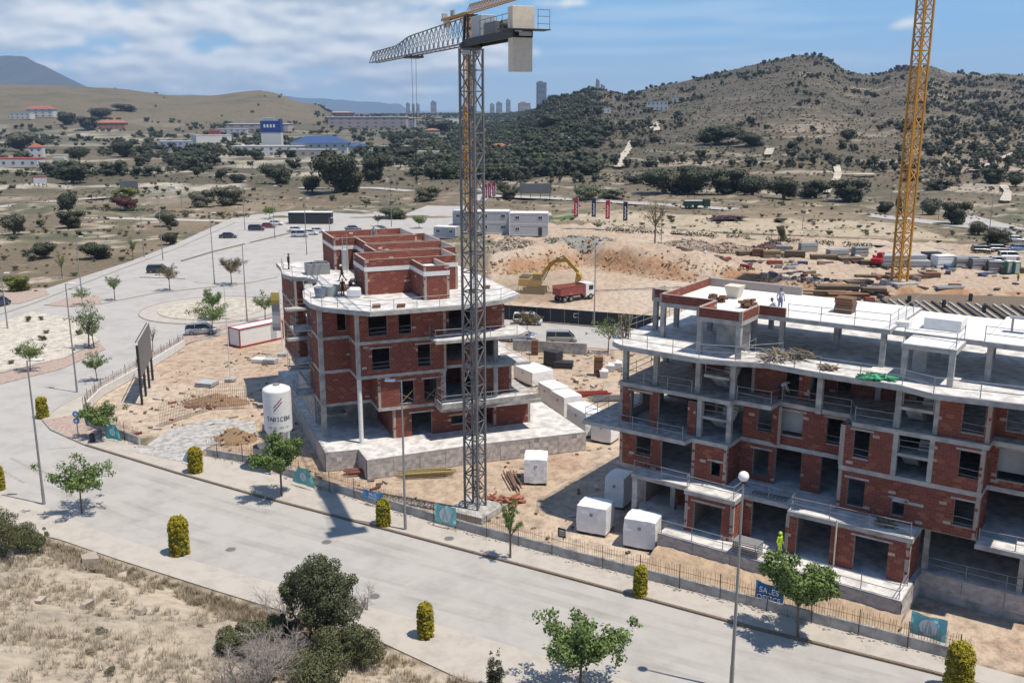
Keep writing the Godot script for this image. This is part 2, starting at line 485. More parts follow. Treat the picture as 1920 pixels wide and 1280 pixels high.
const KERB_FAR := [Vector2(30.53,-46.93),Vector2(24.69,-50.45),Vector2(14.99,-55.69),Vector2(3.4,-62.59),Vector2(-8.29,-69.41),Vector2(-20.85,-76.62),Vector2(-30.58,-82.59),Vector2(-42.06,-90.09),Vector2(-47.68,-94.83),Vector2(-50.02,-98.02),Vector2(-50.31,-102.39),Vector2(-49.46,-110.24),Vector2(-48.78,-122.26),Vector2(-47.56,-132.69)]
const WALL_LINE := [Vector2(-45.9,-131.1),Vector2(-46.54,-117.73),Vector2(-47.55,-107.14),Vector2(-46.77,-101.03),Vector2(-44.1,-95.88),Vector2(-36.64,-89.93),Vector2(-24.4,-84.91),Vector2(-16.78,-79.01),Vector2(-5.51,-71.19),Vector2(5.43,-64.41),Vector2(15.62,-58.35),Vector2(27.29,-51.35)]
const KERB_NEAR := [Vector2(-71.99,-98.57),Vector2(-44.75,-79.01),Vector2(-32.74,-70.39),Vector2(-26.33,-66.51),Vector2(-18.05,-62.27),Vector2(-3.39,-55.3),Vector2(1.3,-52.57),Vector2(8.75,-48.43)]

func smooth_ring(c: Vector2, r: float, n := 40) -> Array:
	var o := []
	for i in n: o.append(c + Vector2.from_angle(TAU * i / n) * r)
	return o

func sheet(nm: String, poly: Array, y0: float, y1: float, m: Material) -> void:
	var mb := MB.new()
	mb.prism(poly, y0, y1)
	setting(nm, mb, m)

func path_at(p: Array, t: float) -> Vector2:
	var l := 0.0
	for i in p.size() - 1: l += p[i].distance_to(p[i + 1])
	var s := clampf(t, 0.0, 1.0) * l
	for i in p.size() - 1:
		var d: float = p[i].distance_to(p[i + 1])
		if s <= d: return p[i].lerp(p[i + 1], s / d)
		s -= d
	return p[-1]

func road_outline() -> Array:
	var road := [Vector2(-96.23,-134.32),Vector2(-89.24,-148.85),Vector2(-87.15,-172.34),Vector2(-84.07,-209.39),Vector2(-84,-240.18),Vector2(-86.95,-303.16),Vector2(-73.99,-319.81),Vector2(-57.93,-328.81),Vector2(-34.32,-311.27),Vector2(-23.09,-382.48),Vector2(-13.23,-439.54),Vector2(-5.76,-420.75),Vector2(-12.94,-312.94),Vector2(-15.68,-257.36),Vector2(-13.63,-226.87),Vector2(-15.91,-177.24),Vector2(-2.54,-149.66),Vector2(22.21,-139.8),Vector2(52.61,-124.51),Vector2(50.64,-119.56),Vector2(17.55,-128.33),Vector2(0,-134.32),Vector2(-21.89,-148.85),Vector2(-35.11,-155.53),Vector2(-38.02,-152.96),Vector2(-42.24,-140.51),Vector2(-47.02,-131.1),Vector2(-47.76,-119.56),Vector2(-48.81,-108.67),Vector2(-47.81,-101.41),Vector2(-43.83,-94.83)]
	for i in range(KERB_FAR.size() - 1, -1, -1):
		if i < 8: road.append(KERB_FAR[i])
	for i in range(KERB_NEAR.size() - 1, -1, -1): road.append(KERB_NEAR[i])
	return road

func make_roads() -> void:
	var mb: MB
	sheet("road", road_outline(), 0.0, 0.0, M.asphalt)
	# worn carriageway: tyre polish and dust bands that run with the traffic
	mb = MB.new()
	var lastrow := []
	for i in 150:
		var t := i / 149.0
		var a: Vector2 = path_at(KERB_FAR.slice(0, 8), 1.0 - t)
		var b: Vector2 = path_at(KERB_NEAR.slice(1, 8), t)
		var row := []
		for j in 25:
			var p := a.lerp(b, 0.02 + 0.96 * j / 24.0)
			row.append(Vector3(p.x, 0.004, p.y))
		if lastrow:
			for j in 24:
				var u := (j + 0.5) / 24.0
				var lane := 0.0
				for c in [0.17, 0.33, 0.62, 0.79]: lane += exp(-pow((u - c) / 0.055, 2.0))
				var k := 1.0 - 0.17 * lane * (0.75 + fine.get_noise_2d(i * 0.6, j * 3.0)) + 0.10 * fine.get_noise_2d(i * 0.9, j * 16.0)
				var edge := smoothstep(0.12, 0.0, minf(u, 1.0 - u))
				mb.col = (Color(1.06, 1.05, 1.04) * k).lerp(Color(1.15, 1.08, 0.98), edge * 0.7)
				mb.fn(lastrow[j], lastrow[j + 1], row[j + 1], row[j], Vector3.UP)
		lastrow = row
	setting("carriageway", mb, M.asphalt)
	# white sandy verge beside the side street
	mb = MB.new()
	mb.col = Color(0.53, 0.49, 0.42)
	mb.prism(VERGE, -0.05, 0.17)
	setting("sand_verge", mb, M.soil)
	var vk := VERGE.duplicate()
	vk.append(vk[0])
	kerb_line("kerb", vk, M.kerbpale, 0.16, 0.25)
	for m in [[[Vector2(-47.67,-86.62),Vector2(-42.89,-82.46)], 0.3], [[Vector2(-47.08,-83.53),Vector2(-43.26,-80.26)], 0.3], [[Vector2(-45.34,-89.01),Vector2(-42.9,-89.62)], 0.25]]:
		mb = MB.new()
		mb.col = Color(1.5, 1.5, 1.5)
		ribbon(mb, m[0], m[1], 0.009, 2.0)
		setting("lane_marking", mb, M.kerbpale)
	var walk := KERB_FAR.duplicate()
	for p in WALL_LINE: walk.append(p)
	walk.append([Vector2(32.63,-48.02)][0])
	sheet("pavement", walk, -0.05, 0.12, M.walkway)
	kerb_line("kerb", KERB_FAR.slice(0, 8), M.kerb)
	kerb_line("kerb", KERB_FAR.slice(7, 14), M.kerbpale)
	var nearw := KERB_NEAR.duplicate()
	for p in [Vector2(6.46,-46.93),Vector2(-2.78,-49.69),Vector2(-8.66,-54.28),Vector2(-19.68,-60.1),Vector2(-29.25,-65.36),Vector2(-34.88,-68.64),Vector2(-40.66,-71.09),Vector2(-61.8,-83.53)]: nearw.append(p)
	sheet("pavement", nearw, -0.05, 0.03, M.walkway)
	# roundabout island
	var c: Vector2 = [Vector2(-49.87,-157.3)][0]
	sheet("roundabout_apron", smooth_ring(c, 11.5), -0.05, 0.05, M.walkway)
	mb = MB.new()
	mb.col = Color(0.50, 0.46, 0.385)
	mb.prism(smooth_ring(c, 8.6), 0.0, 0.16)
	setting("roundabout_island", mb, M.soil)
	var ring := smooth_ring(c, 11.5)
	ring.append(ring[0])
	kerb_line("kerb", ring, M.kerbpale, 0.13, 0.2)
	for p in [[Vector2(-79.63,-160.93),Vector2(-78.08,-168.71),Vector2(-73.53,-168.71),Vector2(-70.22,-161.87),Vector2(-74,-159.09)], [Vector2(-93.3,-173.95),Vector2(-87.33,-177.24),Vector2(-83.31,-170.77),Vector2(-84.35,-161.87),Vector2(-86.87,-162.34)], [Vector2(-59.72,-124.51),Vector2(-58.78,-133.34),Vector2(-56.31,-129.55),Vector2(-57.58,-119.03),Vector2(-63.82,-108.67),Vector2(-65.96,-112.56)], [Vector2(-49.73,-97.66),Vector2(-47.02,-100.26),Vector2(-44.7,-96.23),Vector2(-41.7,-93.81),Vector2(-43.06,-91.19),Vector2(-47.41,-94.83)], [Vector2(-49.2,-123.37),Vector2(-47.86,-137.01),Vector2(-44.25,-146.1),Vector2(-43.08,-143.44),Vector2(-46.05,-132.69),Vector2(-46.83,-118.51)]]:
		sheet("red_paving", p, 0.02, 0.125 if p[0].y > -100 else 0.09, M.redpaving)
	kerb_line("kerb", [Vector2(-73.89,-189.14),Vector2(-64.28,-187.26)], M.kerbpale)
	kerb_line("kerb", [Vector2(-72.65,-210.17),Vector2(-70.12,-225.09),Vector2(-65.6,-241.19),Vector2(-59.95,-260.86),Vector2(-54.65,-266.88)], M.kerb, 0.2, 0.5)
	kerb_line("kerb", [Vector2(-70.22,-161.87),Vector2(-64.69,-171.82),Vector2(-56.04,-178.37),Vector2(-50.26,-183.01),Vector2(-46.58,-189.14)], M.kerbpale)
	kerb_line("kerb", [Vector2(-82.95,-152.96),Vector2(-82.07,-161.87),Vector2(-82.05,-183.01),Vector2(-80.72,-230.53),Vector2(-81.95,-285.29)], M.kerbpale)
	# footway behind the side street and the yard road
	sheet("pavement", [Vector2(-0.85,-149.66),Vector2(22.21,-139.8),Vector2(22.54,-141.96),Vector2(-0.86,-151.71)], -0.05, 0.12, M.kerbpale)
	# lesser roads and tracks that follow the land
	var lanes := [
		[[Vector2(-180.66,-321.57),Vector2(-173.41,-350.49),Vector2(-151.83,-380.01),Vector2(-138.53,-382.48)], 6.0, M.asphalt],
		[[Vector2(-132.43,-300.03),Vector2(-102.23,-293.96),Vector2(-69.68,-286.7),Vector2(-56.68,-321.57)], 5.0, M.walkway],
		[[Vector2(-92.19,-420.75),Vector2(-59.92,-420.75),Vector2(-42.02,-403.46)], 7.0, M.asphalt],
		[[Vector2(-12.59,-382.48),Vector2(14.24,-370.42),Vector2(54.6,-342.29),Vector2(85.86,-318.06),Vector2(112.65,-309.61),Vector2(128.01,-282.51),Vector2(138.83,-266.88),Vector2(148.28,-257.36)], 9.0, M.asphalt],
		[[Vector2(8.52,-256.22),Vector2(21.39,-257.36),Vector2(40.47,-251.74),Vector2(64.81,-238.19),Vector2(111.74,-213.32),Vector2(128.99,-202.68)], 5.0, M.kerbpale],
		[[Vector2(140.21,-306.35),Vector2(138.93,-282.51),Vector2(138.07,-259.68)], 12.0, M.asphalt]]
	for l in lanes:
		mb = MB.new()
		ribbon(mb, l[0], l[1], 0.05, 4.0)
		setting("road", mb, l[2])
	for t in [[[54.84,-507.97],[62.75,-559.86],[74.98,-627.98],[85.31,-690.84]], [[108.58,-738.54],[112,-779.79],[121.05,-813.04]], [[125.01,-387.52],[141.99,-428.13],[154.53,-462.34],[167.35,-505.28]], [[151.05,-460.96],[171.36,-461.38]], [[178.23,-350.49],[200.31,-392.7],[211.51,-418.89]], [[264.77,-528.84],[284.05,-555.99],[298.77,-570.01]], [[139.49,-534.53],[148.11,-562.59]], [[225.22,-477.12],[246.62,-508.68]]]:
		mb = MB.new()
		mb.col = Color(0.50, 0.45, 0.37)
		var p := []
		for e in t: p.append(Vector2(e[0], e[1]))
		var dist: float = -p[0].y
		ribbon(mb, p, dist * 0.0085, 0.8, 8.0, 0.7)
		setting("dirt_track", mb, M.farsoil)

# ---------------------------------------------------------------- low street wall with starter bars
func make_street_wall() -> void:
	var par := thing("boundary_wall", "low grey concrete boundary wall with rusty starter bars along the pavement", "wall")
	var bars := MB.new()
	var n := WALL_LINE.size()
	var hs := [1.0, 1.0, 1.0, 1.0, 0.95, 0.0, 0.85, 0.85, 0.85, 0.85, 0.85]
	for i in n - 1:
		var a: Vector2 = WALL_LINE[i]
		var b: Vector2 = WALL_LINE[i + 1]
		if i == 5: # the ramp opening, walled again on its right half
			a = a.lerp(b, 0.62)
		var h: float = hs[i] if i != 5 else 0.85
		var d := (b - a).normalized()
		var l := a.distance_to(b)
		var cnt := maxi(1, int(round(l / 3.0)))
		var bs := Basis(Vector3(d.x, 0, d.y), Vector3.UP, Vector3(-d.y, 0, d.x))
		var m: Material = M.paintwhite if i < 3 else M.concrete
		for k in cnt:
			var c := a.lerp(b, (k + 0.5) / cnt)
			pbox(par, "wall_panel", Vector3(c.x, h * 0.5, c.y), Vector3(l / cnt - 0.015, h, 0.22), m, 0.015, bs)
		var s := 0.1
		while s < l:
			var c := a + d * s
			var hb := h + rng.randf_range(0.75, 1.05)
			if rng.randf() > 0.06:
				var tilt := Vector3(rng.randf_range(-0.06, 0.06), 0, rng.randf_range(-0.05, 0.05))
				bars.beam(Vector3(c.x, h - 0.05, c.y), Vector3(c.x, hb, c.y) + tilt, 0.018)
			s += 0.17
		bars.beam(Vector3(a.x, h + 0.45, a.y), Vector3(b.x, h + 0.45, b.y), 0.02)
		s = 1.4
		while s < l:
			var c := a + d * s
			var o := Vector3(d.y, 0, -d.x) * -0.24
			var dark := MB.new()
			dark.beam(Vector3(c.x, 0.0, c.y) + o, Vector3(c.x, h + 1.1, c.y) + o + Vector3(d.x, 0, d.y) * rng.randf_range(-0.05, 0.05), 0.045)
			part(par, "fence_post", dark, M.darksteel)
			s += 2.9
	part(par, "starter_bars", bars, M.rust, "stuff")
	# rubble, crumbs of mortar at the foot of the wall
	var rub := MB.new()
	for i in range(4, n - 1):
		for k in 110:
			var p: Vector2 = WALL_LINE[i].lerp(WALL_LINE[i + 1], rng.randf())
			var d: Vector2 = (WALL_LINE[i + 1] - WALL_LINE[i]).normalized()
			p += Vector2(-d.y, d.x) * absf(rng.randfn(0.25, 0.22))
			var s := rng.randf_range(0.03, 0.13)
			rub.col = Color(0.42, 0.39, 0.35) * rng.randf_range(0.6, 1.2)
			rub.box(Vector3(p.x, 0.12 + s * 0.2, p.y), Vector3(s * 1.6, s * 0.7, s), Basis(Vector3.UP, rng.randf() * TAU))
	solo("mortar_rubble", "pale crumbs of mortar scattered along the foot of the boundary wall", "rubble", rub, M.rough, Vector3.ZERO, 0.0, "", "stuff")


# ---------------------------------------------------------------- the two shells
class Fr:
	var O: Vector2
	var U: Vector2
	var W: Vector2
	func _init(o: Vector2, deg: float) -> void:
		O = o
		U = Vector2.from_angle(deg_to_rad(deg))
		W = Vector2(U.y, -U.x)
	func p(u: float, v: float) -> Vector2: return O + U * u + W * v
	func at(u: float, y: float, v: float) -> Vector3:
		var t := p(u, v)
		return Vector3(t.x, y, t.y)
	func basis() -> Basis: return Basis(Vector3(U.x, 0, U.y), Vector3.UP, Vector3(-W.x, 0, -W.y))
	func poly(l: Array) -> Array:
		var o := []
		for t in l: o.append(p(t[0], t[1]))
		return o

const COURSE := 0.215
const BRICK := 0.46

func brick_tone(pale: float) -> Color:
	if rng.randf() < pale: return Color(0.46, 0.37, 0.32) * rng.randf_range(0.75, 1.15)
	var k := rng.randf()
	var c := Color(0.235, 0.070, 0.046).lerp(Color(0.200, 0.057, 0.040), k)
	if rng.randf() < 0.10: c = Color(0.30, 0.11, 0.066)
	return c * rng.randf_range(0.9, 1.1)

# a wall of hollow bricks from a to b (outer face on the line), openings [s0, s1, y0, y1]
func brick_wall(par: Node, a: Vector2, b: Vector2, y0: float, y1: float, ops := [], thick := 0.24, both := false) -> void:
	var l := a.distance_to(b)
	if l < 0.05: return
	var d := (b - a) / l
	for o in ops:
		if o[2] <= y0 + 0.001 and o[3] >= y1 - 0.001: # a full-height gap parts the wall
			var la := []
			var lb := []
			for e in ops:
				if e[1] <= o[0] + 0.001: la.append(e)
				elif e[0] >= o[1] - 0.001: lb.append([e[0] - o[1], e[1] - o[1], e[2], e[3]])
			brick_wall(par, a, a + d * maxf(o[0], 0.0), y0, y1, la, thick)
			brick_wall(par, a + d * minf(o[1], l), b, y0, y1, lb, thick)
			return
	var inn := Vector2(d.y, -d.x)
	var bs := Basis(Vector3(d.x, 0, d.y), Vector3.UP, Vector3(-inn.x, 0, -inn.y))
	var core := MB.new()
	var ss := [0.0, l]
	var ys := [y0, y1]
	for o in ops:
		for t in [clampf(o[0], 0, l), clampf(o[1], 0, l)]:
			if not ss.has(t): ss.append(t)
		for t in [clampf(o[2], y0, y1), clampf(o[3], y0, y1)]:
			if not ys.has(t): ys.append(t)
	ss.sort(); ys.sort()
	var inset := 0.016
	for i in ss.size() - 1:
		for j in ys.size() - 1:
			var cs: float = (ss[i] + ss[i + 1]) * 0.5
			var cy: float = (ys[j] + ys[j + 1]) * 0.5
			var inside := false
			for o in ops:
				if cs > o[0] and cs < o[1] and cy > o[2] and cy < o[3]: inside = true
			if inside: continue
			var c := a + d * cs + inn * (inset + thick * 0.5)
			core.box(Vector3(c.x, cy, c.y), Vector3(ss[i + 1] - ss[i], ys[j + 1] - ys[j], thick), bs)
	if core.V.is_empty(): return
	var w := part(par, "brick_wall", core, M.mortar)
	var mb := MB.new()
	var y := y0
	var row := 0
	while y < y1 - 0.04:
		var top := minf(y + COURSE, y1)
		var my := (y + top) * 0.5
		# spans between the openings in this course
		var cuts := []
		for o in ops:
			if my > o[2] and my < o[3]: cuts.append([maxf(o[0], 0.0), minf(o[1], l)])
		cuts.sort_custom(func(p, q): return p[0] < q[0])
		var spans := []
		var s := 0.0
		for c in cuts:
			if c[0] > s + 0.03: spans.append([s, c[0]])
			s = maxf(s, c[1])
		if l > s + 0.03: spans.append([s, l])
		for sp in spans:
			var x: float = sp[0] - (BRICK * 0.5 if row % 2 else 0.0) - rng.randf() * 0.06
			while x < sp[1] - 0.02:
				var x0 := maxf(x, sp[0])
				var x1 := minf(x + BRICK, sp[1])
				if x1 - x0 > 0.03:
					var edge: bool = (x0 - sp[0] < 0.2) or (sp[1] - x1 < 0.2)
					mb.col = brick_tone(0.055 if edge else 0.008)
					var pr := inset * rng.randf_range(0.5, 1.1)
					var f := a + d * (x0 + 0.007)
					var g := a + d * (x1 - 0.007)
					var yb := y + 0.007
					var yt := top - 0.007
					var o := inn * (inset - pr)
					var k := inn * (inset + 0.004)
					var A := Vector3(f.x + o.x, yb, f.y + o.y); var B := Vector3(g.x + o.x, yb, g.y + o.y)
					var C := Vector3(g.x + o.x, yt, g.y + o.y); var D := Vector3(f.x + o.x, yt, f.y + o.y)
					var A2 := Vector3(f.x + k.x, yb, f.y + k.y); var B2 := Vector3(g.x + k.x, yb, g.y + k.y)
					var C2 := Vector3(g.x + k.x, yt, g.y + k.y); var D2 := Vector3(f.x + k.x, yt, f.y + k.y)
					mb.q(A, B, C, D); mb.q(D, C, C2, D2); mb.q(A2, B2, B, A); mb.q(A2, A, D, D2); mb.q(B, B2, C2, C)
				x += BRICK
		y += COURSE
		row += 1
	if mb.V.size(): part(w, "bricks", mb, M.brick, "stuff")
	# lintels over openings that stop below the slab
	for o in ops:
		if o[3] < y1 - 0.12 and o[1] - o[0] > 0.3:
			var c: Vector2 = a + d * ((o[0] + o[1]) * 0.5) + inn * 0.11
			pbox(w, "lintel", Vector3(c.x, o[3] + 0.06, c.y), Vector3(o[1] - o[0] + 0.5, 0.13, 0.25), M.concrete, 0.0, bs)

func slab(par: Node, nm: String, poly: Array, y0: float, y1: float, m: Material, top: Material = null) -> MeshInstance3D:
	var mb := MB.new()
	mb.prism(poly, y0, y1)
	var o := part(par, nm, mb, m)
	if top:
		var t := MB.new()
		var q := Geometry2D.offset_polygon(PackedVector2Array(poly), -0.06)
		if q.size():
			t.prism(Array(q[0]), y1, y1 + 0.012)
			part(o, "screed", t, top)
	return o

func rail(par: Node, pts: Array, h := 1.0, m: Material = null) -> void: # pts: Vector3 at floor level
	var mb := MB.new()
	var posts := []
	for i in pts.size() - 1:
		var a: Vector3 = pts[i]
		var b: Vector3 = pts[i + 1]
		var n := maxi(1, int(round(a.distance_to(b) / 2.4)))
		for k in n + 1:
			var p := a.lerp(b, float(k) / n)
			var lean := Vector3(rng.randf_range(-0.03, 0.03), 0, rng.randf_range(-0.03, 0.03))
			if i > 0 and k == 0: continue
			var ps := MB.new()
			ps.beam(p, p + Vector3.UP * (h + rng.randf_range(0, 0.12)) + lean, 0.045)
			posts.append(ps)
		for t in [h, h * 0.52]:
			var ja := rng.randf_range(-0.05, 0.05)
			mb.tube(a + Vector3.UP * (t + ja), b + Vector3.UP * (t - ja), 0.026, 0.026, 5)
	var rl := part(par, "guard_rail", mb, m if m else M.galv)
	for ps in posts: part(rl, "post", ps, m if m else M.galv)

func column(par: Node, fr: Fr, u: float, v: float, y0: float, y1: float, w := 0.34) -> void:
	pbox(par, "column", fr.at(u, (y0 + y1) * 0.5, v), Vector3(w, y1 - y0, w), M.concrete, 0.015, fr.basis())

func membrane(par: Node, pts: Array, y0: float, y1: float) -> void:
	for i in pts.size() - 1:
		var a: Vector2 = pts[i]
		var b: Vector2 = pts[i + 1]
		var n := maxi(1, int(round(a.distance_to(b) / 2.8)))
		for k in n:
			var mb := MB.new()
			var p := a.lerp(b, float(k) / n)
			var q := a.lerp(b, (k + 0.985) / n)
			var d := (q - p)
			var nn := Vector2(-d.y, d.x).normalized()
			var rows := 4
			var cols := 6
			var g := []
			for r in rows + 1:
				var line := []
				for c in cols + 1:
					var t := float(c) / cols
					var e := p.lerp(q, t) + nn * (0.05 + 0.07 * fine.get_noise_3d(p.x * 9.0 + t * 30.0, r * 14.0, k * 17.0 + i * 31.0))
					line.append(Vector3(e.x, lerpf(y0, y1 + (0.06 * fine.get_noise_2d(t * 40.0 + k * 30.0, i) if r == rows else 0.0), float(r) / rows), e.y))
				g.append(line)
			for r in rows:
				for c in cols: mb.q(g[r][c], g[r][c + 1], g[r + 1][c + 1], g[r + 1][c])
			part(par, "membrane_panel", mb, M.membrane)

func stair(par: Node, a: Vector3, b: Vector3, w: Vector3) -> void: # flight from a up to b, w = half width vector
	var mb := MB.new()
	var n := 8
	for k in n:
		var p := a.lerp(b, float(k) / n)
		var q := a.lerp(b, float(k + 1) / n)
		var run := Vector3(q.x - p.x, 0, q.z - p.z)
		var lo := Vector3(0, -0.28, 0)
		mb.hexa([p - w + lo, p + run - w + lo, p + run + w + lo, p + w + lo, p - w + Vector3(0, q.y - p.y, 0), p + run - w + Vector3(0, q.y - p.y, 0), p + run + w + Vector3(0, q.y - p.y, 0), p + w + Vector3(0, q.y - p.y, 0)])
	part(par, "stair_flight", mb, M.concrete)

func make_building_a() -> void:
	var f := Fr.new(Vector2(-14.25, -85.6), -21.0)
	var B := thing("brick_apartment_shell", "four storey red brick shell with brick rooms on its roof behind the grey crane", "building")
	var L := [1.8, 5.0, 8.25, 11.5, 14.7]
	# plinth
	var pl := [[-3.6, 29.0], [-3.5, -1.4], [-0.5, -1.6], [-0.4, -4.7], [9.5, -4.2], [21.2, -4.6], [21.0, 8.0], [18.5, 22.0], [18.5, 29.0]]
	slab(B, "podium_slab", f.poly(pl), -0.1, 1.8, M.concrete, M.screed)
	membrane(B, f.poly([[-3.5, 12.0], [-3.5, -1.4], [-0.5, -1.6], [-0.4, -4.7], [9.5, -4.2], [21.2, -4.6]]), 0.0, 1.72)
	# floor slabs
	var o23 := [[-2.84, 10.0], [-2.84, 3.16], [-0.04, 3.16], [-0.04, -0.04], [8.6, -0.04], [8.64, 0.96], [14.9, 0.96], [14.9, 29.0], [-2.64, 29.0], [-2.64, 18.96], [-0.3, 18.96], [-0.3, 10.0]]
	var o1 := [[-2.84, 10.0], [-2.84, 3.16], [1.86, 3.16], [1.86, -0.04], [15.6, -0.04], [17.4, -0.04], [17.4, 29.0], [-2.64, 29.0], [-2.64, 18.96], [-0.3, 18.96], [-0.3, 10.0]]
	slab(B, "floor_slab", f.poly(o1), L[1] - 0.3, L[1], M.concrete)
	slab(B, "floor_slab", f.poly(o23), L[2] - 0.3, L[2], M.concrete)
	slab(B, "floor_slab", f.poly(o23), L[3] - 0.3, L[3], M.concrete)
	slab(B, "balcony_slab", f.poly([[14.92, 12.0], [14.92, 0.96], [11.8, 0.94], [11.8, -0.4], [17.1, -0.4], [17.1, 12.0]]), L[2] - 0.28, L[2] + 0.004, M.concrete, M.screed)
	slab(B, "balcony_slab", f.poly([[7.3, -0.06], [7.3, -2.3], [17.3, -2.5], [17.3, -0.06]]), L[1] - 0.34, L[1] + 0.004, M.concrete, M.screed)
	slab(B, "balcony_slab", f.poly([[6.9, -0.06], [6.9, -2.3], [15.0, -2.4], [16.6, -1.0], [16.6, 2.0], [14.92, 2.0], [14.92, 0.94], [8.66, 0.94], [8.62, -0.06]]), L[3] - 0.28, L[3] + 0.004, M.concrete, M.screed)
	var up := MB.new()
	up.box(f.at(12.3, L[1] + 0.26, -2.44), Vector3(10.0, 0.5, 0.09), f.basis() * Basis(Vector3.UP, 0.02))
	up.box(f.at(7.36, L[1] + 0.26, -1.2), Vector3(0.09, 0.5, 2.2), f.basis())
	part(B, "balcony_upstand", up, M.concrete)
	for y in [L[1], L[2], L[3]]: # small side balconies
		slab(B, "balcony_slab", f.poly([[-4.6, 9.4], [-4.6, 7.2], [-2.86, 7.2], [-2.86, 9.4]]), y - 0.22, y, M.concrete)
		rail(B, [f.at(-2.9, y, 7.25), f.at(-4.5, y, 7.25), f.at(-4.5, y, 9.3)], 1.0, M.steel)
		slab(B, "balcony_slab", f.poly([[-3.8, 18.9], [-3.8, 17.4], [-0.36, 17.4], [-0.36, 18.9]]), y - 0.22, y, M.concrete)
		rail(B, [f.at(-3.75, y, 18.8), f.at(-3.75, y, 17.5), f.at(-0.5, y, 17.5)], 1.0, M.steel)
	# roof slab
	var ro := [[-3.0, 26.3], [-3.4, 21.5], [-2.8, 19.4], [-1.4, 18.1], [-0.6, 16.2], [-1.1, 13.6], [-3.0, 10.5], [-3.6, 6.5], [-3.45, 3.6], [-2.8, 1.6], [-1.6, 0.3], [0.9, -2.2], [9.6, -2.1], [13.9, -1.0], [16.6, 1.3], [16.4, 30.0], [-3.0, 30.0]]
	slab(B, "roof_slab", f.poly(ro), L[4] - 0.42, L[4], M.concrete, M.screed)
	var rp := []
	for t in ro.slice(0, 15): rp.append(f.at(t[0] * 0.985 + 0.1, L[4], t[1] + 0.12))
	rail(B, rp, 1.0)
	# storey 3
	var y0: float = L[3]
	var y1: float = L[4] - 0.42
	for lv in [2, 3]:
		y0 = L[lv]
		y1 = L[lv + 1] - (0.42 if lv == 3 else 0.3)
		brick_wall(B, f.p(-2.8, 10), f.p(-2.8, 3.2), y0, y1, [[0.9, 2.3, y0, y0 + 2.3]])
		brick_wall(B, f.p(-2.55, 3.2), f.p(0, 3.2), y0, y1, [[1.5, 2.32, y0 + 0.5, y1]] if lv == 3 else [])
		brick_wall(B, f.p(0, 3.2), f.p(0, 0), y0, y1)
		if lv == 3: brick_wall(B, f.p(0.25, 0), f.p(8.6, 0), y0, y1, [[0.95, 2.7, y0 + 0.45, y1], [3.8, 5.0, y0 + 0.45, y1]])
		else: brick_wall(B, f.p(0.25, 0), f.p(8.6, 0), y0, y1, [[1.2, 2.88, y0 + 0.45, y0 + 2.5], [5.55, 6.8, y0 + 0.4, y0 + 2.55]])
		brick_wall(B, f.p(8.6, 0), f.p(8.6, 1), y0, y1)
		if lv == 3: brick_wall(B, f.p(8.6, 1), f.p(14.85, 1), y0, y1, [[0.6, 2.9, y0, y1]])
		else: brick_wall(B, f.p(8.6, 1), f.p(11.8, 1), y0, y1, [[0.2, 2.4, y0 + 0.4, y0 + 2.35]])
		brick_wall(B, f.p(14.85, 1.0 if lv == 3 else 3.0), f.p(14.85, 28.9), y0, y1, [[6.0, 8.0, y0 + 0.4, y0 + 2.4]])
		brick_wall(B, f.p(-2.6, 28.9), f.p(-2.6, 19.0), y0, y1, [[7.0, 8.6, y0 + 0.3, y0 + 2.4]])
		brick_wall(B, f.p(-2.6, 19), f.p(-0.25, 19), y0, y1, [[1.1, 2.0, y0, y0 + 2.4]])
		brick_wall(B, f.p(-0.25, 19), f.p(-0.25, 10), y0, y1)
		for t in [[6.0, 1.2], [6.0, 8.0]]: # inner partitions keep the rooms dark
			brick_wall(B, f.p(-2.4, t[0] + 1.5), f.p(14.5, t[0] + 1.5), y0, y1, [], 0.12)
		column(B, f, -2.66, 3.36, y0, y1, 0.42)
		column(B, f, 0.16, 0.16, y0, y1, 0.36)
		column(B, f, 13.7, 0.35 if lv == 2 else 1.2, y0, y1, 0.38)
	# storey 1
	y0 = L[1]
	y1 = L[2] - 0.3
	brick_wall(B, f.p(-2.8, 10), f.p(-2.8, 3.2), y0, y1, [[0.9, 2.3, y0, y0 + 2.3]])
	brick_wall(B, f.p(-2.55, 3.2), f.p(1.9, 3.2), y0, y1)
	brick_wall(B, f.p(1.9, 3.2), f.p(1.9, 0), y0, y1)
	brick_wall(B, f.p(1.9, 0), f.p(8.25, 0), y0, y1, [[2.1, 3.45, y0 + 0.2, y0 + 2.45], [4.45, 5.75, y0 + 0.15, y0 + 2.4]])
	brick_wall(B, f.p(8.25, 0), f.p(8.25, 4), y0, y1)
	brick_wall(B, f.p(10.4, 1), f.p(15.6, 1), y0, y1, [[0.3, 1.7, y0, y0 + 2.4]])
	brick_wall(B, f.p(15.6, 1), f.p(15.6, 28.9), y0, y1)
	brick_wall(B, f.p(-2.6, 28.9), f.p(-2.6, 19.0), y0, y1)
	brick_wall(B, f.p(-2.6, 19), f.p(-0.25, 19), y0, y1, [[1.1, 2.0, y0, y0 + 2.4]])
	brick_wall(B, f.p(-0.25, 19), f.p(-0.25, 10), y0, y1)
	brick_wall(B, f.p(-2.4, 6), f.p(15.4, 6), y0, y1, [], 0.12)  # inner partition added to keep the rooms behind the openings dark
	column(B, f, -2.66, 3.36, 1.8, y1, 0.46)
	column(B, f, 13.6, 0.2, y0, y1, 0.4)
	column(B, f, 8.35, 0.2, y0, y1, 0.34)
	var rc := MB.new()
	rc.tube(f.at(0.18, 1.8, 0.05), f.at(0.18, L[2] - 0.3, 0.16), 0.21, 0.21, 14)
	part(B, "round_column", rc, M.paintwhite)
	# ground storey
	y0 = L[0]
	y1 = L[1] - 0.34
	brick_wall(B, f.p(3.3, 7), f.p(3.3, 0.2), y0, y1)
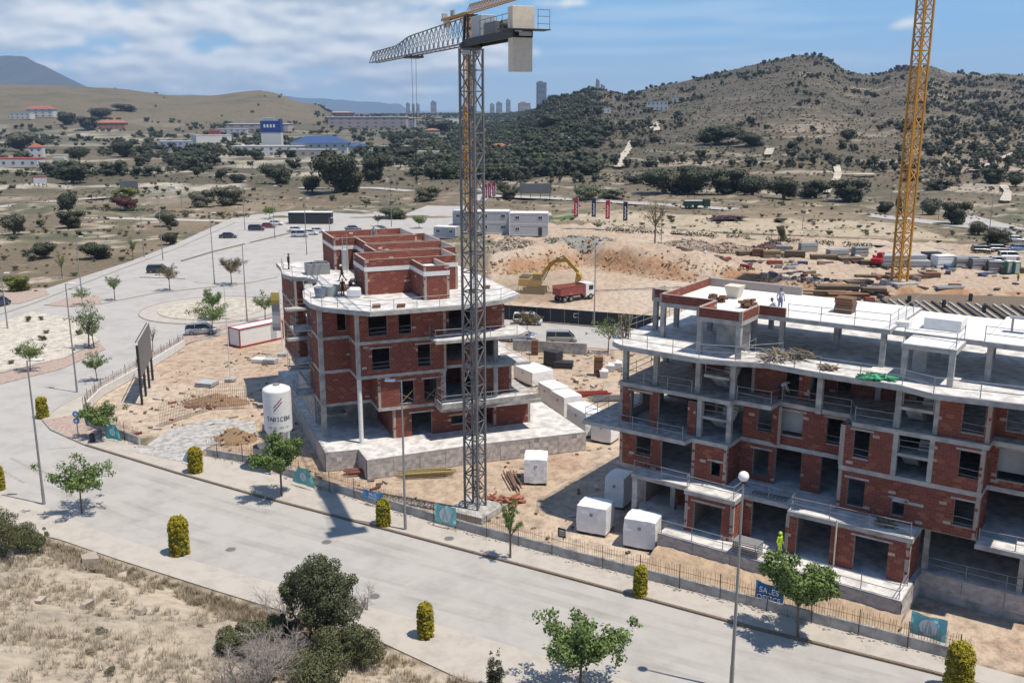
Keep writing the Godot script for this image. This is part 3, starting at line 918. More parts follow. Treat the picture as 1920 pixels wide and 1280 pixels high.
	brick_wall(B, f.p(3.3, 0.2), f.p(11.4, 0.2), y0, y1, [[1.8, 3.8, y0, y0 + 2.3], [5.75, 7.0, y0 + 0.75, y0 + 1.6]])
	brick_wall(B, f.p(11.4, 0.2), f.p(11.4, 3.2), y0, y1)
	brick_wall(B, f.p(11.4, 3.2), f.p(13.4, 3.2), y0, y1)
	brick_wall(B, f.p(13.4, 3.2), f.p(13.4, 0.2), y0, y1)
	brick_wall(B, f.p(13.4, 0.2), f.p(17.3, 0.2), y0, y1)
	brick_wall(B, f.p(17.3, 0.2), f.p(17.3, 20), y0, y1, [[4, 6, y0, y0 + 2.3]])
	var gw := MB.new()
	gw.box(f.at(0.3, (y0 + y1) * 0.5, 7.2), Vector3(6.0, y1 - y0, 0.25), f.basis())
	gw.box(f.at(8.0, (y0 + y1) * 0.5, 8.2), Vector3(9.0, y1 - y0, 0.25), f.basis())
	gw.box(f.at(-2.7, (y0 + y1) * 0.5, 12.5), Vector3(0.25, y1 - y0, 10.0), f.basis())
	part(B, "rendered_wall", gw, M.concrete)
	column(B, f, 1.4, 5.2, y0, y1, 0.3)
	for t in [[-0.6, 5.0], [-1.2, 5.4]]: rail(B, [f.at(t[0] - 1.2, y0 + (0.0 if t[1] == 5.0 else 1.4), t[1]), f.at(t[0] + 1.2, y0 + (0.0 if t[1] == 5.0 else 1.4), t[1])])
	pbox(B, "stair_landing", f.at(-1.3, y0 + 1.35, 6.0), Vector3(2.4, 0.2, 1.6), M.concrete, 0.0, f.basis())
	# balcony rails and window rails
	rail(B, [f.at(6.95, L[3], -0.2), f.at(6.95, L[3], -2.2), f.at(14.9, L[3], -2.3)])
	rail(B, [f.at(7.4, L[1] + 0.3, -0.3), f.at(7.4, L[1] + 0.3, -2.3), f.at(17.2, L[1] + 0.3, -2.4), f.at(17.2, L[1] + 0.3, -0.2)], 0.9)
	rail(B, [f.at(14.0, L[2], -0.3), f.at(17.0, L[2], -0.3), f.at(17.0, L[2], 6.0)])
	for w in [[0.95, 2.7, 3], [3.8, 5.0, 3], [1.2, 2.88, 2], [5.55, 6.8, 2]]:
		var yb: float = L[w[2]] + 0.45
		var mb := MB.new()
		for t in [0.32, 0.72]: mb.tube(f.at(w[0] + 0.25, yb + t, 0.1), f.at(w[1] + 0.25, yb + t + rng.randf_range(-0.04, 0.04), 0.1), 0.02, 0.02, 5)
		part(B, "window_bar", mb, M.galv)
	for w in [[4.0, 5.35], [6.35, 7.65]]:
		var mb := MB.new()
		mb.beam(f.at(w[0], L[1] + 0.2, 0.1), f.at(w[1], L[1] + 1.5, 0.1), 0.05)
		mb.beam(f.at(w[0], L[1] + 1.2, 0.14), f.at(w[1], L[1] + 0.4, 0.14), 0.05)
		part(B, "window_brace", mb, M.wood)
	# rooms on the roof: each a brick box with a white band and a brick parapet
	var rooms := [[2.3, 11.7, 5.8, 10.9], [6.9, 9.4, 1.25, 5.8], [4.6, 13.4, 11.2, 16.6], [4.9, 13.4, 16.9, 23.5], [2.4, 12.0, 22.0, 29.0]]
	for k in rooms.size():
		var r: Array = rooms[k]
		var yb: float = L[4] + 0.012
		var wt := 17.0
		var hgt := 17.42
		var tp: float = [18.15, 17.95, 18.2, 18.25, 18.3][k]
		var doors := []
		if k == 0: doors = [[0.6, 1.5, yb, yb + 2.1]]
		brick_wall(B, f.p(r[0], r[3]), f.p(r[0], r[2]), yb, wt, doors)
		brick_wall(B, f.p(r[0], r[2]), f.p(r[1], r[2]), yb, wt)
		brick_wall(B, f.p(r[1], r[2]), f.p(r[1], r[3]), yb, wt)
		slab(B, "roof_band", f.poly([[r[0] - 0.03, r[3]], [r[0] - 0.03, r[2] - 0.03], [r[1] + 0.03, r[2] - 0.03], [r[1] + 0.03, r[3]]]), wt, hgt, M.paintwhite, M.whiteroof)
		brick_wall(B, f.p(r[0], r[3]), f.p(r[0], r[2]), hgt, tp, [], 0.2)
		brick_wall(B, f.p(r[0], r[2]), f.p(r[1], r[2]), hgt, tp, [], 0.2)
		brick_wall(B, f.p(r[1], r[2]), f.p(r[1], r[3]), hgt, tp, [], 0.2)
		if k != 1: brick_wall(B, f.p(r[0], r[3] - 0.2), f.p(r[1], r[3] - 0.2), hgt, tp, [], 0.2)
		for e in [[r[0] + 0.22, r[3] - 0.2, r[0] + 0.22, r[2] + 0.25], [r[1] - 0.22, r[2] + 0.25, r[1] - 0.22, r[3] - 0.2]]:
			brick_wall(B, f.p(e[0], e[1]), f.p(e[2], e[3]), hgt, tp - 0.02, [], 0.02)
	slab(B, "roof_pier", f.poly([[3.2, 21.98], [3.2, 21.5], [3.9, 21.5], [3.9, 21.98]]), 14.72, 17.0, M.paintgrey)

func make_building_b() -> void:
	var f := Fr.new(Vector2(8.3, -70.9), 35.0)
	var B := thing("concrete_frame_shell", "larger unfinished concrete frame block with brick infill, white roof decks and open storeys", "building")
	var L := [1.8, 5.0, 8.25, 11.5, 14.7, 17.5]
	var back := 15.0
	slab(B, "podium_slab", f.poly([[1.2, back], [1.2, -0.6], [4.9, -0.7], [4.9, -2.7], [22.2, -3.1], [22.2, 2.2], [30, 2.2], [30, back]]), -0.1, 1.8, M.concrete, M.screed)
	membrane(B, f.poly([[1.2, 4], [1.2, -0.6], [4.9, -0.7], [4.9, -2.7], [13.5, -2.9]]), 0.3, 1.74)
	membrane(B, f.poly([[17.5, -3.0], [22.2, -3.1], [22.2, 2.2], [30, 2.2]]), 0.5, 1.74)
	slab(B, "floor_slab", f.poly([[-1, back], [-1, 1.5], [1.4, 1.5], [1.4, -0.5], [6.15, -0.6], [6.15, -1.2], [10.1, -1.2], [10.1, 0.4], [13.7, 0.4], [13.7, -0.6], [22, -0.5], [22, 2.4], [25.4, 2.4], [25.4, 1.1], [30, 1.2], [30, back]]), L[1] - 0.32, L[1], M.concrete, M.screed)
	slab(B, "floor_slab", f.poly([[-3.4, 9], [-3.4, 0.1], [5.5, 0.0], [5.6, 1.0], [8.45, 1.0], [8.5, 3.5], [16.3, 3.5], [16.3, 1.7], [25.4, 1.7], [25.4, 3.5], [30, 3.5], [30, back], [-1, back], [-1, 9]]), L[2] - 0.32, L[2], M.concrete)
	slab(B, "floor_slab", f.poly([[-1, back], [-1, 1.5], [8.4, 1.3], [8.5, 1.9], [11.2, 1.9], [11.3, 3.4], [16.4, 3.2], [17, 1.6], [25.5, 1.7], [25.5, 2.9], [30, 3.0], [30, back]]), L[3] - 0.32, L[3], M.concrete)
	var s4 := [[-2.0, back + 1], [-2.0, 2.2], [-1.4, 1.1], [-0.2, 0.3], [6.2, 0.0], [8.7, 0.7], [10.9, 1.5], [14.6, 1.1], [20.0, 1.0], [22.1, 0.2], [30, 1.3], [30, back + 1]]
	slab(B, "floor_slab", f.poly(s4), L[4] - 0.36, L[4], M.concrete, M.screed)
	# roof decks at 17.5
	slab(B, "roof_slab", f.poly([[0.8, 14.0], [0.8, 8.2], [-0.7, 8.2], [-0.7, 6.2], [0.8, 6.2], [0.8, 4.5], [5.4, 4.5], [5.4, 1.25], [8.9, 1.25], [8.9, 4.5], [18.2, 4.6], [18.2, 14.0]]), L[5] - 0.32, L[5], M.concrete, M.whiteroof)
	slab(B, "roof_slab", f.poly([[18.22, 13.6], [18.22, 5.4], [24.0, 5.4], [24.0, 13.6]]), L[5] - 0.5, L[5] - 0.16, M.concrete, M.whiteroof)
	slab(B, "roof_slab", f.poly([[19.5, 5.38], [19.5, 2.3], [22.9, 2.3], [22.9, 5.38]]), L[5] - 0.62, L[5] - 0.3, M.concrete, M.whiteroof)
	slab(B, "roof_slab", f.poly([[24.02, 14.0], [24.02, 4.4], [30, 4.4], [30, 14.0]]), L[5] - 0.32, L[5] + 0.02, M.concrete, M.whiteroof)
	pbox(B, "roof_box", f.at(21.0, L[5] + 0.25, 8.2), Vector3(2.4, 0.8, 2.2), M.whiteroof, 0.02, f.basis())
	pbox(B, "roof_upstand", f.at(18.5, L[5] + 0.05, 7.0), Vector3(0.9, 0.4, 0.8), M.whiteroof, 0.02, f.basis())
	for e in [[-0.7, 8.2, -0.7, 6.2], [-0.7, 6.2, 0.8, 6.2], [0.8, 6.2, 0.8, 4.5], [0.8, 4.5, 5.4, 4.5], [5.4, 4.5, 5.4, 1.25], [5.4, 1.25, 8.9, 1.25], [8.9, 1.25, 8.9, 4.5], [8.9, 4.5, 10.9, 4.5], [0.8, 14.0, 0.8, 8.2], [9.0, 13.8, 0.8, 13.8], [0.82, 13.75, 9.0, 13.75]]:
		brick_wall(B, f.p(e[0], e[1]), f.p(e[2], e[3]), L[5] + 0.012, L[5] + 0.68, [], 0.2)
	for e in [[5.1, 4.75, 1.05, 4.75], [1.05, 4.75, 1.05, 13.7], [5.65, 1.5, 5.65, 4.4], [8.65, 4.4, 8.65, 1.5], [8.65, 1.5, 5.65, 1.5]]:
		brick_wall(B, f.p(e[0], e[1]), f.p(e[2], e[3]), L[5] + 0.012, L[5] + 0.66, [], 0.02)
	# columns under the roof decks
	for t in [[-0.45, 6.5], [1.05, 4.8], [5.65, 1.5], [8.65, 1.5], [8.2, 5.6], [10.3, 5.8], [17.7, 5.2], [19.75, 2.6], [22.65, 2.6], [24.4, 5.4], [0.4, 8.6], [3.2, 9.0], [1.3, 13.0], [7.0, 12.6], [12.5, 12.6], [13.6, 8.2], [17.7, 12.6], [20.5, 9.5], [23.6, 12.4], [27.0, 9.0], [29, 5.2]]:
		column(B, f, t[0], t[1], L[4], L[5] - (0.62 if t[0] > 19 and t[0] < 23 and t[1] < 5 else (0.5 if t[0] > 18.3 and t[0] < 23.9 else 0.32)), 0.36)
	pbox(B, "stair_wall", f.at(7.15, (L[4] + L[5]) * 0.5 - 0.1, 4.2), Vector3(2.6, 2.4, 0.2), M.concrete, 0.0, f.basis())
	pbox(B, "stair_wall", f.at(20.2, (L[4] + L[5]) * 0.5 - 0.3, 5.0), Vector3(0.9, 2.0, 0.2), M.concrete, 0.0, f.basis())
	# storey 3: open, columns, brick on the right
	var y0: float = L[3]
	var y1: float = L[4] - 0.36
	for t in [[-0.74, 2.2], [1.9, 2.2], [5.4, 2.2], [8.15, 2.2], [14.5, 2.2], [19.75, 2.2], [22.2, 2.2], [3, 9], [12, 8], [-0.6, 9], [17, 8]]: column(B, f, t[0], t[1], y0, y1, 0.38)
	brick_wall(B, f.p(22.3, 2.0), f.p(25.4, 2.0), y0, y1, [[1.4, 2.75, y0 + 0.5, y1]])
	brick_wall(B, f.p(25.4, 2.0), f.p(25.4, 4.0), y0, y1)
	brick_wall(B, f.p(25.4, 4.0), f.p(30, 4.0), y0, y1, [[0.6, 4.0, y0 + 0.5, y1]])
	brick_wall(B, f.p(1.8, 8.5), f.p(5.2, 8.5), y0, y1)
	brick_wall(B, f.p(1.8, 12.5), f.p(1.8, 8.5), y0, y1)
	brick_wall(B, f.p(8.6, 4.6), f.p(13.0, 4.6), y0, y1, [[2.6, 3.6, y0, y0 + 2.2]])
	brick_wall(B, f.p(8.6, 9.0), f.p(8.6, 4.6), y0, y1)
	brick_wall(B, f.p(13.0, 8.0), f.p(19.6, 8.0), y0, y1, [[1.0, 2.0, y0, y0 + 2.2]])
	brick_wall(B, f.p(1.8, 14.6), f.p(29, 14.6), y0, y1)
	# storey 2
	y0 = L[2]
	y1 = L[3] - 0.32
	brick_wall(B, f.p(-0.9, 1.6), f.p(2.45, 1.6), y0, y1, [[0.95, 2.6, y0, y0 + 2.65]])
	brick_wall(B, f.p(-0.9, 9), f.p(-0.9, 1.6), y0, y1, [[4, 5.5, y0 + 0.6, y0 + 2.3]])
	brick_wall(B, f.p(4.9, 1.6), f.p(5.55, 1.6), y0, y0 + 2.6)
	for t in [[5.85, 1.75], [8.2, 1.75], [2.1, 1.9]]: column(B, f, t[0], t[1], y0, y1, 0.36)
	brick_wall(B, f.p(8.5, 3.6), f.p(16.3, 3.6), y0, y1, [[1.1, 2.2, y0 + 0.65, y0 + 2.5], [2.95, 4.5, y0 + 0.75, y0 + 2.6], [6.25, 7.35, y0 + 0.7, y0 + 2.65]])
	brick_wall(B, f.p(10.7, 3.58), f.p(11.4, 3.0), y0, y1)
	brick_wall(B, f.p(16.3, 3.6), f.p(16.3, 1.7), y0, y1)
	brick_wall(B, f.p(16.55, 1.7), f.p(19.7, 1.7), y0, y1, [[0.6, 1.65, y0 + 0.75, y0 + 2.7]])
	for t in [[16.4, 1.9], [19.85, 1.9], [22.15, 1.9]]: column(B, f, t[0], t[1], y0, y1, 0.34)
	brick_wall(B, f.p(22.3, 1.7), f.p(25.35, 1.7), y0, y1, [[1.55, 2.75, y0 + 0.8, y0 + 2.65]])
	brick_wall(B, f.p(25.35, 1.7), f.p(25.35, 3.6), y0, y1)
	brick_wall(B, f.p(25.35, 3.6), f.p(30, 3.6), y0, y1, [[0.5, 2.2, y0 + 0.5, y0 + 2.6]])
	brick_wall(B, f.p(-0.8, 10.0), f.p(5.4, 10.0), y0, y1)
	brick_wall(B, f.p(5.4, 10.0), f.p(5.4, 5.6), y0, y1)
	brick_wall(B, f.p(8.6, 11.6), f.p(30, 11.6), y0, y1)  # back wall added deep inside so the open rooms stay dark
	brick_wall(B, f.p(29.9, 3.7), f.p(29.9, 11.5), y0, y1)  # end wall added to shut out light from the side
	for t in [[12.2, 4.4, 1.9], [26.7, 4.5, 2.4]]:
		pbox(B, "plaster_board", f.at(t[0], y0 + 1.75, t[1]), Vector3(t[2], 1.9, 0.05), M.paintgrey, 0.0, f.basis())
	# storey 1
	y0 = L[1]
	y1 = L[2] - 0.32
	brick_wall(B, f.p(-0.6, 1.2), f.p(3.0, 1.2), y0, y1, [[1.4, 2.7, y0 + 0.9, y0 + 2.5]])
	brick_wall(B, f.p(-0.6, 9), f.p(-0.6, 1.2), y0, y1)
	brick_wall(B, f.p(5.6, 1.1), f.p(8.4, 1.1), y0, y1, [[1.55, 2.3, y0 + 0.6, y0 + 1.75]])
	brick_wall(B, f.p(5.6, 5), f.p(5.6, 1.1), y0, y1)
	brick_wall(B, f.p(8.4, 1.1), f.p(8.4, 3.6), y0, y1)
	brick_wall(B, f.p(8.4, 3.6), f.p(16.3, 3.6), y0, y1, [[1.05, 2.25, y0 + 0.4, y0 + 2.5], [2.75, 4.7, y0, y1], [6.15, 7.8, y0, y1]])
	brick_wall(B, f.p(16.3, 3.6), f.p(16.3, 1.75), y0, y1)
	brick_wall(B, f.p(16.3, 1.75), f.p(25.35, 1.75), y0, y1, [[0.7, 1.85, y0 + 0.45, y0 + 2.45], [3.7, 4.5, y0 + 0.45, y0 + 1.65], [7.55, 8.75, y0 + 0.7, y0 + 2.5]])
	brick_wall(B, f.p(25.35, 1.75), f.p(25.35, 5), y0, y1)
	brick_wall(B, f.p(-0.5, 12.2), f.p(30, 12.2), y0, y1)  # back wall of this storey, also added to darken the rooms
	brick_wall(B, f.p(8.4, 12.2), f.p(8.4, 3.7), y0, y1)
	brick_wall(B, f.p(29.9, 3.7), f.p(29.9, 12), y0, y1)  # added end wall, closes this storey against side light
	# ground storey
	y0 = L[0]
	y1 = L[1] - 0.32
	column(B, f, 1.7, -0.25, y0, y1, 0.42)
	# earth thrown back against the podium
	var bf := MB.new()
	bf.col = Color(0.44, 0.33, 0.23)
	for i in 60:
		for k in 6:
			var g := []
			for t in [[0, 0], [1, 0], [1, 1], [0, 1]]:
				var uu: float = 5.0 + (i + t[0]) * 0.29
				var s: float = (k + t[1]) / 6.0
				g.append(f.at(uu, lerpf(-0.05, 0.95, smoothstep(0.0, 1.0, s)) + 0.16 * s * fine.get_noise_2d(uu * 9.0, s * 30.0), lerpf(-5.7, -2.85, s)))
			bf.q(g[0], g[1], g[2], g[3])
	setting("earth_backfill", bf, M.soil)
	brick_wall(B, f.p(6.2, -1.1), f.p(10.0, -1.1), y0, y1, [[0.72, 2.9, y0, y0 + 2.45]])
	brick_wall(B, f.p(6.2, 3), f.p(6.2, -1.1), y0, y1)
	brick_wall(B, f.p(10.0, -1.1), f.p(10.0, 0.5), y0, y1)
	brick_wall(B, f.p(10.05, 0.5), f.p(10.75, 0.5), y0, y1)
	brick_wall(B, f.p(13.6, 3), f.p(13.6, -0.5), y0, y1)
	brick_wall(B, f.p(13.6, -0.5), f.p(21.9, -0.5), y0, y1, [[0.8, 3.15, y0, y1], [4.75, 6.95, y0, y0 + 2.55]])
	brick_wall(B, f.p(21.9, -0.5), f.p(21.9, 2.4), y0, y1)
	column(B, f, 22.3, 2.6, y0, y1, 0.34)
	column(B, f, 28.1, 2.6, y0, y1, 0.34)
	column(B, f, 3.9, 1.9, y0, y1, 0.4)
	brick_wall(B, f.p(3.2, 3.0), f.p(4.3, 3.0), y0, y1)
	brick_wall(B, f.p(1.2, 12.2), f.p(30, 12.2), y0, y1, [], 0.2)  # added back wall, keeps the ground floor openings dark
	brick_wall(B, f.p(29.9, 2.2), f.p(29.9, 12), y0, y1)  # added end wall, stops light leaking into the ground floor
	brick_wall(B, f.p(1.2, 12), f.p(1.2, 2), y0, y1, [[3, 4.4, y0, y0 + 2.2]])
	var dp := MB.new()
	dp.tube(f.at(17.15, 1.8, -0.62), f.at(17.15, 5.2, -0.68), 0.06, 0.06, 8)
	part(B, "downpipe", dp, M.tan)
	# stair bays
	for t in [[5.85, 8.15], [19.85, 22.15]]:
		for lv in [1, 2, 3]:
			var ya: float = L[lv]
			var yb: float = L[lv + 1]
			var um: float = (t[0] + t[1]) * 0.5
			pbox(B, "stair_landing", f.at(um, (ya + yb) * 0.5 - 0.1, 2.35), Vector3(t[1] - t[0] - 0.3, 0.2, 1.2), M.concrete, 0.0, f.basis())
			var w := Vector3(f.U.x, 0, f.U.y) * 0.5
			stair(B, f.at(um - 0.55, ya, 5.2), f.at(um - 0.55, (ya + yb) * 0.5, 2.95), w)
			stair(B, f.at(um + 0.55, (ya + yb) * 0.5, 2.95), f.at(um + 0.55, yb, 5.2), w)
			rail(B, [f.at(t[0] + 0.2, (ya + yb) * 0.5, 1.95), f.at(t[1] - 0.2, (ya + yb) * 0.5, 1.95)], 0.9)
	# guard rails on the slab edges
	var rp := []
	for t in s4.slice(1, 11): rp.append(f.at(t[0] + 0.05, L[4], t[1] + 0.15))
	rail(B, rp, 1.05)
	rail(B, [f.at(-1.9, L[4], 14.5), f.at(-1.9, L[4], 2.4)], 1.05)
	rail(B, [f.at(-0.9, L[3], 12), f.at(-0.9, L[3], 1.7), f.at(5.2, L[3], 1.5)])
	rail(B, [f.at(8.5, L[3], 2.1), f.at(11.1, L[3], 2.1), f.at(11.4, L[3], 3.5), f.at(16.4, L[3], 3.3), f.at(17.1, L[3], 1.8), f.at(19.6, L[3], 1.8)])
	rail(B, [f.at(-3.2, L[2], 4.0), f.at(-3.2, L[2], 0.25), f.at(5.2, L[2], 0.2)])
	rail(B, [f.at(1.55, L[1], 1.2), f.at(1.55, L[1], -0.35), f.at(6.2, L[1], -0.45), f.at(6.3, L[1], -1.0), f.at(9.9, L[1], -1.0), f.at(10.0, L[1], 0.55), f.at(13.8, L[1], 0.55), f.at(13.9, L[1], -0.4), f.at(21.8, L[1], -0.3)])
	rail(B, [f.at(25.6, L[1], 1.3), f.at(29.8, L[1], 1.4)])
	rail(B, [f.at(5.1, L[0], -2.5), f.at(22.0, L[0], -2.9), f.at(22.0, L[0], -0.7)])
	rail(B, [f.at(22.5, L[0], 2.4), f.at(29.8, L[0], 2.4)])
	rail(B, [f.at(8.9, L[4], 4.3), f.at(8.9, L[4], 1.4), f.at(11.0, L[4], 4.2)])
	rail(B, [f.at(11.0, L[5], 4.8), f.at(18.1, L[5], 4.8), f.at(18.1, L[5], 13.8)])
	rail(B, [f.at(24.1, L[5], 4.6), f.at(29.9, L[5], 4.6)])
	rail(B, [f.at(19.6, L[5] - 0.3, 2.5), f.at(22.8, L[5] - 0.3, 2.5), f.at(22.8, L[5] - 0.2, 5.2)])
	for w in [[1.1, 2.2, 8.5, 3.6, 2, 0.65], [6.25, 7.35, 8.5, 3.6, 2, 0.7], [0.6, 1.65, 16.55, 1.7, 2, 0.75], [1.55, 2.75, 22.3, 1.7, 2, 0.8], [1.4, 2.75, 22.3, 2.0, 3, 0.5], [7.55, 8.75, 16.3, 1.75, 1, 0.7], [1.4, 2.7, -0.6, 1.2, 1, 0.9], [0.6, 4.0, 25.4, 4.0, 3, 0.5]]:
		var mb := MB.new()
		for t in [0.2, 0.62]:
			var yb: float = L[w[4]] + w[5] + t
			mb.tube(f.at(w[2] + w[0], yb, w[3] + 0.12), f.at(w[2] + w[1], yb - 0.05, w[3] + 0.12), 0.02, 0.02, 5)
		part(B, "window_bar", mb, M.galv)


# ---------------------------------------------------------------- tower cranes
func mast_section(w: float, h: float, t: float) -> ArrayMesh:
	var mb := MB.new()
	var k := w * 0.5
	var cs := [Vector3(-k, 0, k), Vector3(k, 0, k), Vector3(k, 0, -k), Vector3(-k, 0, -k)]
	var up := Vector3.UP * h
	for i in 4:
		var a: Vector3 = cs[i]
		var b: Vector3 = cs[(i + 1) % 4]
		mb.box(a + up * 0.5, Vector3(t, h, t))
		mb.beam(a + up * 0.985, b + up * 0.985, t * 0.6)
		mb.beam(a + up * 0.49, b + up * 0.49, t * 0.45)
		mb.beam(a, b + up * 0.48, t * 0.5)
		mb.beam(b + up * 0.5, a + up * 0.97, t * 0.5)
	for i in 9: # ladder inside
		mb.beam(Vector3(-0.2, h * (i + 0.5) / 9.0, -k * 0.5), Vector3(0.2, h * (i + 0.5) / 9.0, -k * 0.5), 0.03)
	for s in [-0.2, 0.2]: mb.beam(Vector3(s, 0, -k * 0.5), Vector3(s, h, -k * 0.5), 0.04)
	return mb.mesh()

func lattice(mb: MB, o: Vector3, d: Vector3, s: Vector3, prof: Array, w0: float, w1: float, ch: float, pitch := 1.3) -> void:
	# triangular boom: two bottom chords and one top chord; prof: Vector2(distance, height)
	var t0: float = prof[0].x
	var t1: float = prof[-1].x
	var n := int(round((t1 - t0) / pitch))
	var last := []
	for i in n + 1:
		var t := lerpf(t0, t1, float(i) / n)
		var w := lerpf(w0, w1, float(i) / n)
		var l := o + d * t - s * w
		var r := o + d * t + s * w
		var tm := t + pitch * 0.5
		var tp := o + d * minf(tm, t1) + Vector3.UP * tabv(prof, minf(tm, t1))
		if last:
			mb.beam(last[0], l, ch); mb.beam(last[1], r, ch); mb.beam(last[2], tp, ch)
			mb.beam(last[2], l, ch * 0.5); mb.beam(last[2], r, ch * 0.5)
		mb.beam(l, r, ch * 0.45); mb.beam(l, tp, ch * 0.5); mb.beam(r, tp, ch * 0.5)
		last = [l, r, tp]

func make_crane_a() -> void:
	var base := Vector3(-3.0, 0, -73.7)
	var C := thing("tower_crane", "grey lattice tower crane with tan counterweights in front of the brick shell", "crane", base)
	pbox(C, "foundation_block", Vector3(0, 0.25, 0), Vector3(3.4, 0.6, 3.4), M.concrete, 0.04, Basis(Vector3.UP, deg_to_rad(-31)))
	var sm := mast_section(1.22, 3.0, 0.15)
	for i in 12:
		var o := inst("mast_section", sm, M.steel)
		C.add_child(o, true)
		o.position = Vector3(0, 0.5 + i * 3.0, 0); o.rotation.y = deg_to_rad(-31)
	var h := 36.5
	var d := Vector3(-0.362, 0, -0.932).normalized()
	var s := d.cross(Vector3.UP)
	var bs := Basis(s, Vector3.UP, -d)
	var sl := MB.new()
	sl.lathe(Vector3(0, h, 0), [Vector2(0.75, 0), Vector2(0.85, 0.1), Vector2(0.85, 0.35), Vector2(0.7, 0.45), Vector2(0.0, 0.46)], 16)
	part(C, "slewing_ring", sl, M.darksteel)
	for q in [Vector3(0, 0, 0.66), Vector3(0.66, 0, 0)]:
		pbox(C, "sign_plate", Basis(Vector3.UP, deg_to_rad(-31)) * q + Vector3(0, h - 0.3, 0), Vector3(0.75, 0.32, 0.06) if q.z > 0 else Vector3(0.06, 0.32, 0.75), M.paintgrey, 0.0, Basis(Vector3.UP, deg_to_rad(-31)))
	var hd := MB.new()
	for e in [Vector2(-0.4, -0.4), Vector2(0.4, -0.4), Vector2(0.4, 0.4), Vector2(-0.4, 0.4)]:
		hd.beam(Vector3(0, h + 0.4, 0) + s * e.x + d * e.y, Vector3(0, h + 2.3, 0) + s * e.x * 0.8 + d * e.y * 0.8, 0.16)
	for y in [0.6, 1.4, 2.3]: hd.box(Vector3(0, h + y, 0), Vector3(0.85, 0.12, 0.85), bs)
	part(C, "tower_head", hd, M.darksteel)
	var jb := MB.new()
	lattice(jb, Vector3(0, h + 0.35, 0), d, s, [Vector2(0.4, 1.95), Vector2(17, 1.65), Vector2(21.5, 1.1), Vector2(31, 1.05)], 0.55, 0.4, 0.085)
	part(C, "jib", jb, M.steel)
	var cj := MB.new()
	for e in [-0.62, 0.62]:
		cj.beam(Vector3(0, h + 0.35, 0) + s * e, Vector3(0, h + 0.35, 0) - d * 10.2 + s * e, 0.14, 0.5)
	for i in 9: cj.beam(Vector3(0, h + 0.4, 0) - d * (1.2 + i) - s * 0.62, Vector3(0, h + 0.4, 0) - d * (1.2 + i) + s * 0.62, 0.12)
	cj.box(Vector3(0, h + 0.5, 0) - d * 5.0, Vector3(1.2, 0.05, 9.0), bs)
	cj.box(Vector3(0, h + 0.55, 0) - d * 10.4, Vector3(3.2, 0.06, 1.2), bs)
	part(C, "counter_jib", cj, M.darksteel)
	var rl := MB.new()
	for e in [-0.72, 0.72]:
		for i in 6: rl.beam(Vector3(0, h + 0.5, 0) - d * (4.0 + i * 1.1) + s * e, Vector3(0, h + 1.6, 0) - d * (4.0 + i * 1.1) + s * e, 0.035)
		for y in [1.05, 1.6]: rl.beam(Vector3(0, h + y, 0) - d * 4.0 + s * e, Vector3(0, h + y, 0) - d * 9.6 + s * e, 0.035)
	for y in [0.9, 1.35, 1.75]: rl.beam(Vector3(0, h + y, 0) - d * 10.9 + s * 0.7, Vector3(0, h + y, 0) - d * 10.9 + s * 1.55, 0.035)
	for e in [0.75, 1.55]: rl.beam(Vector3(0, h + 0.55, 0) - d * 10.9 + s * e, Vector3(0, h + 1.75, 0) - d * 10.9 + s * e, 0.035)
	part(C, "guard_rail", rl, M.steel)
	pbox(C, "control_cabinet", Vector3(0, h + 1.35, 0) - d * 2.3 + s * 0.1, Vector3(1.0, 1.45, 2.2), M.paintgrey, 0.03, bs)
	pbox(C, "winch_housing", Vector3(0, h + 1.0, 0) - d * 5.2, Vector3(0.9, 0.9, 2.4), M.steel, 0.05, bs)
	var wd := MB.new()
	wd.tube(Vector3(0, h + 1.0, 0) - d * 7.4 - s * 0.4, Vector3(0, h + 1.0, 0) - d * 7.4 + s * 0.4, 0.38, 0.38, 14)
	part(C, "winch_drum", wd, M.darksteel)
	var yw := Basis(s.rotated(Vector3.UP, 0.0), Vector3.UP, -d)
	pbox(C, "counterweight", Vector3(0, h + 1.3, 0) - d * 9.9, Vector3(1.5, 1.4, 0.85), M.tan, 0.02, yw)
	for i in 2:
		pbox(C, "counterweight", Vector3(0, h - 0.95, 0) - d * (9.55 + i * 0.42), Vector3(1.35, 2.1, 0.4), M.tan, 0.02, yw)
	pbox(C, "sign_plate", Vector3(0, h + 0.32, 0) - d * 10.36 + s * 0.1, Vector3(0.85, 0.26, 0.04), M.paintgrey, 0.0, bs)
	var tr := MB.new()
	var tp := Vector3(0, h + 0.15, 0) + d * 15.6
	tr.box(tp, Vector3(1.3, 0.16, 1.9), bs)
	for e in [-0.5, 0.5]:
		for g in [-0.7, 0.7]: tr.tube(tp + s * e + d * g + Vector3.UP * 0.1, tp + s * (e + 0.14) + d * g + Vector3.UP * 0.1, 0.14, 0.14, 10)
	part(C, "trolley", tr, M.darksteel)
	var cb := MB.new()
	for e in [-0.2, 0.2]: cb.tube(tp + s * e, Vector3(tp.x, 29.4, tp.z) + s * e * 0.6, 0.018, 0.018, 5)
	part(C, "hoist_rope", cb, M.darksteel)
	var hk := MB.new()
	hk.box(Vector3(tp.x, 29.2, tp.z), Vector3(0.32, 0.6, 0.18), bs)
	for e in [Vector2(0.06, 0), Vector2(-0.06, 0.05)]: hk.tube(Vector3(tp.x + e.x, 29.0, tp.z + e.y), Vector3(tp.x - e.x, 25.6, tp.z), 0.035, 0.035, 5)
	part(C, "hook_block", hk, M.darksteel)

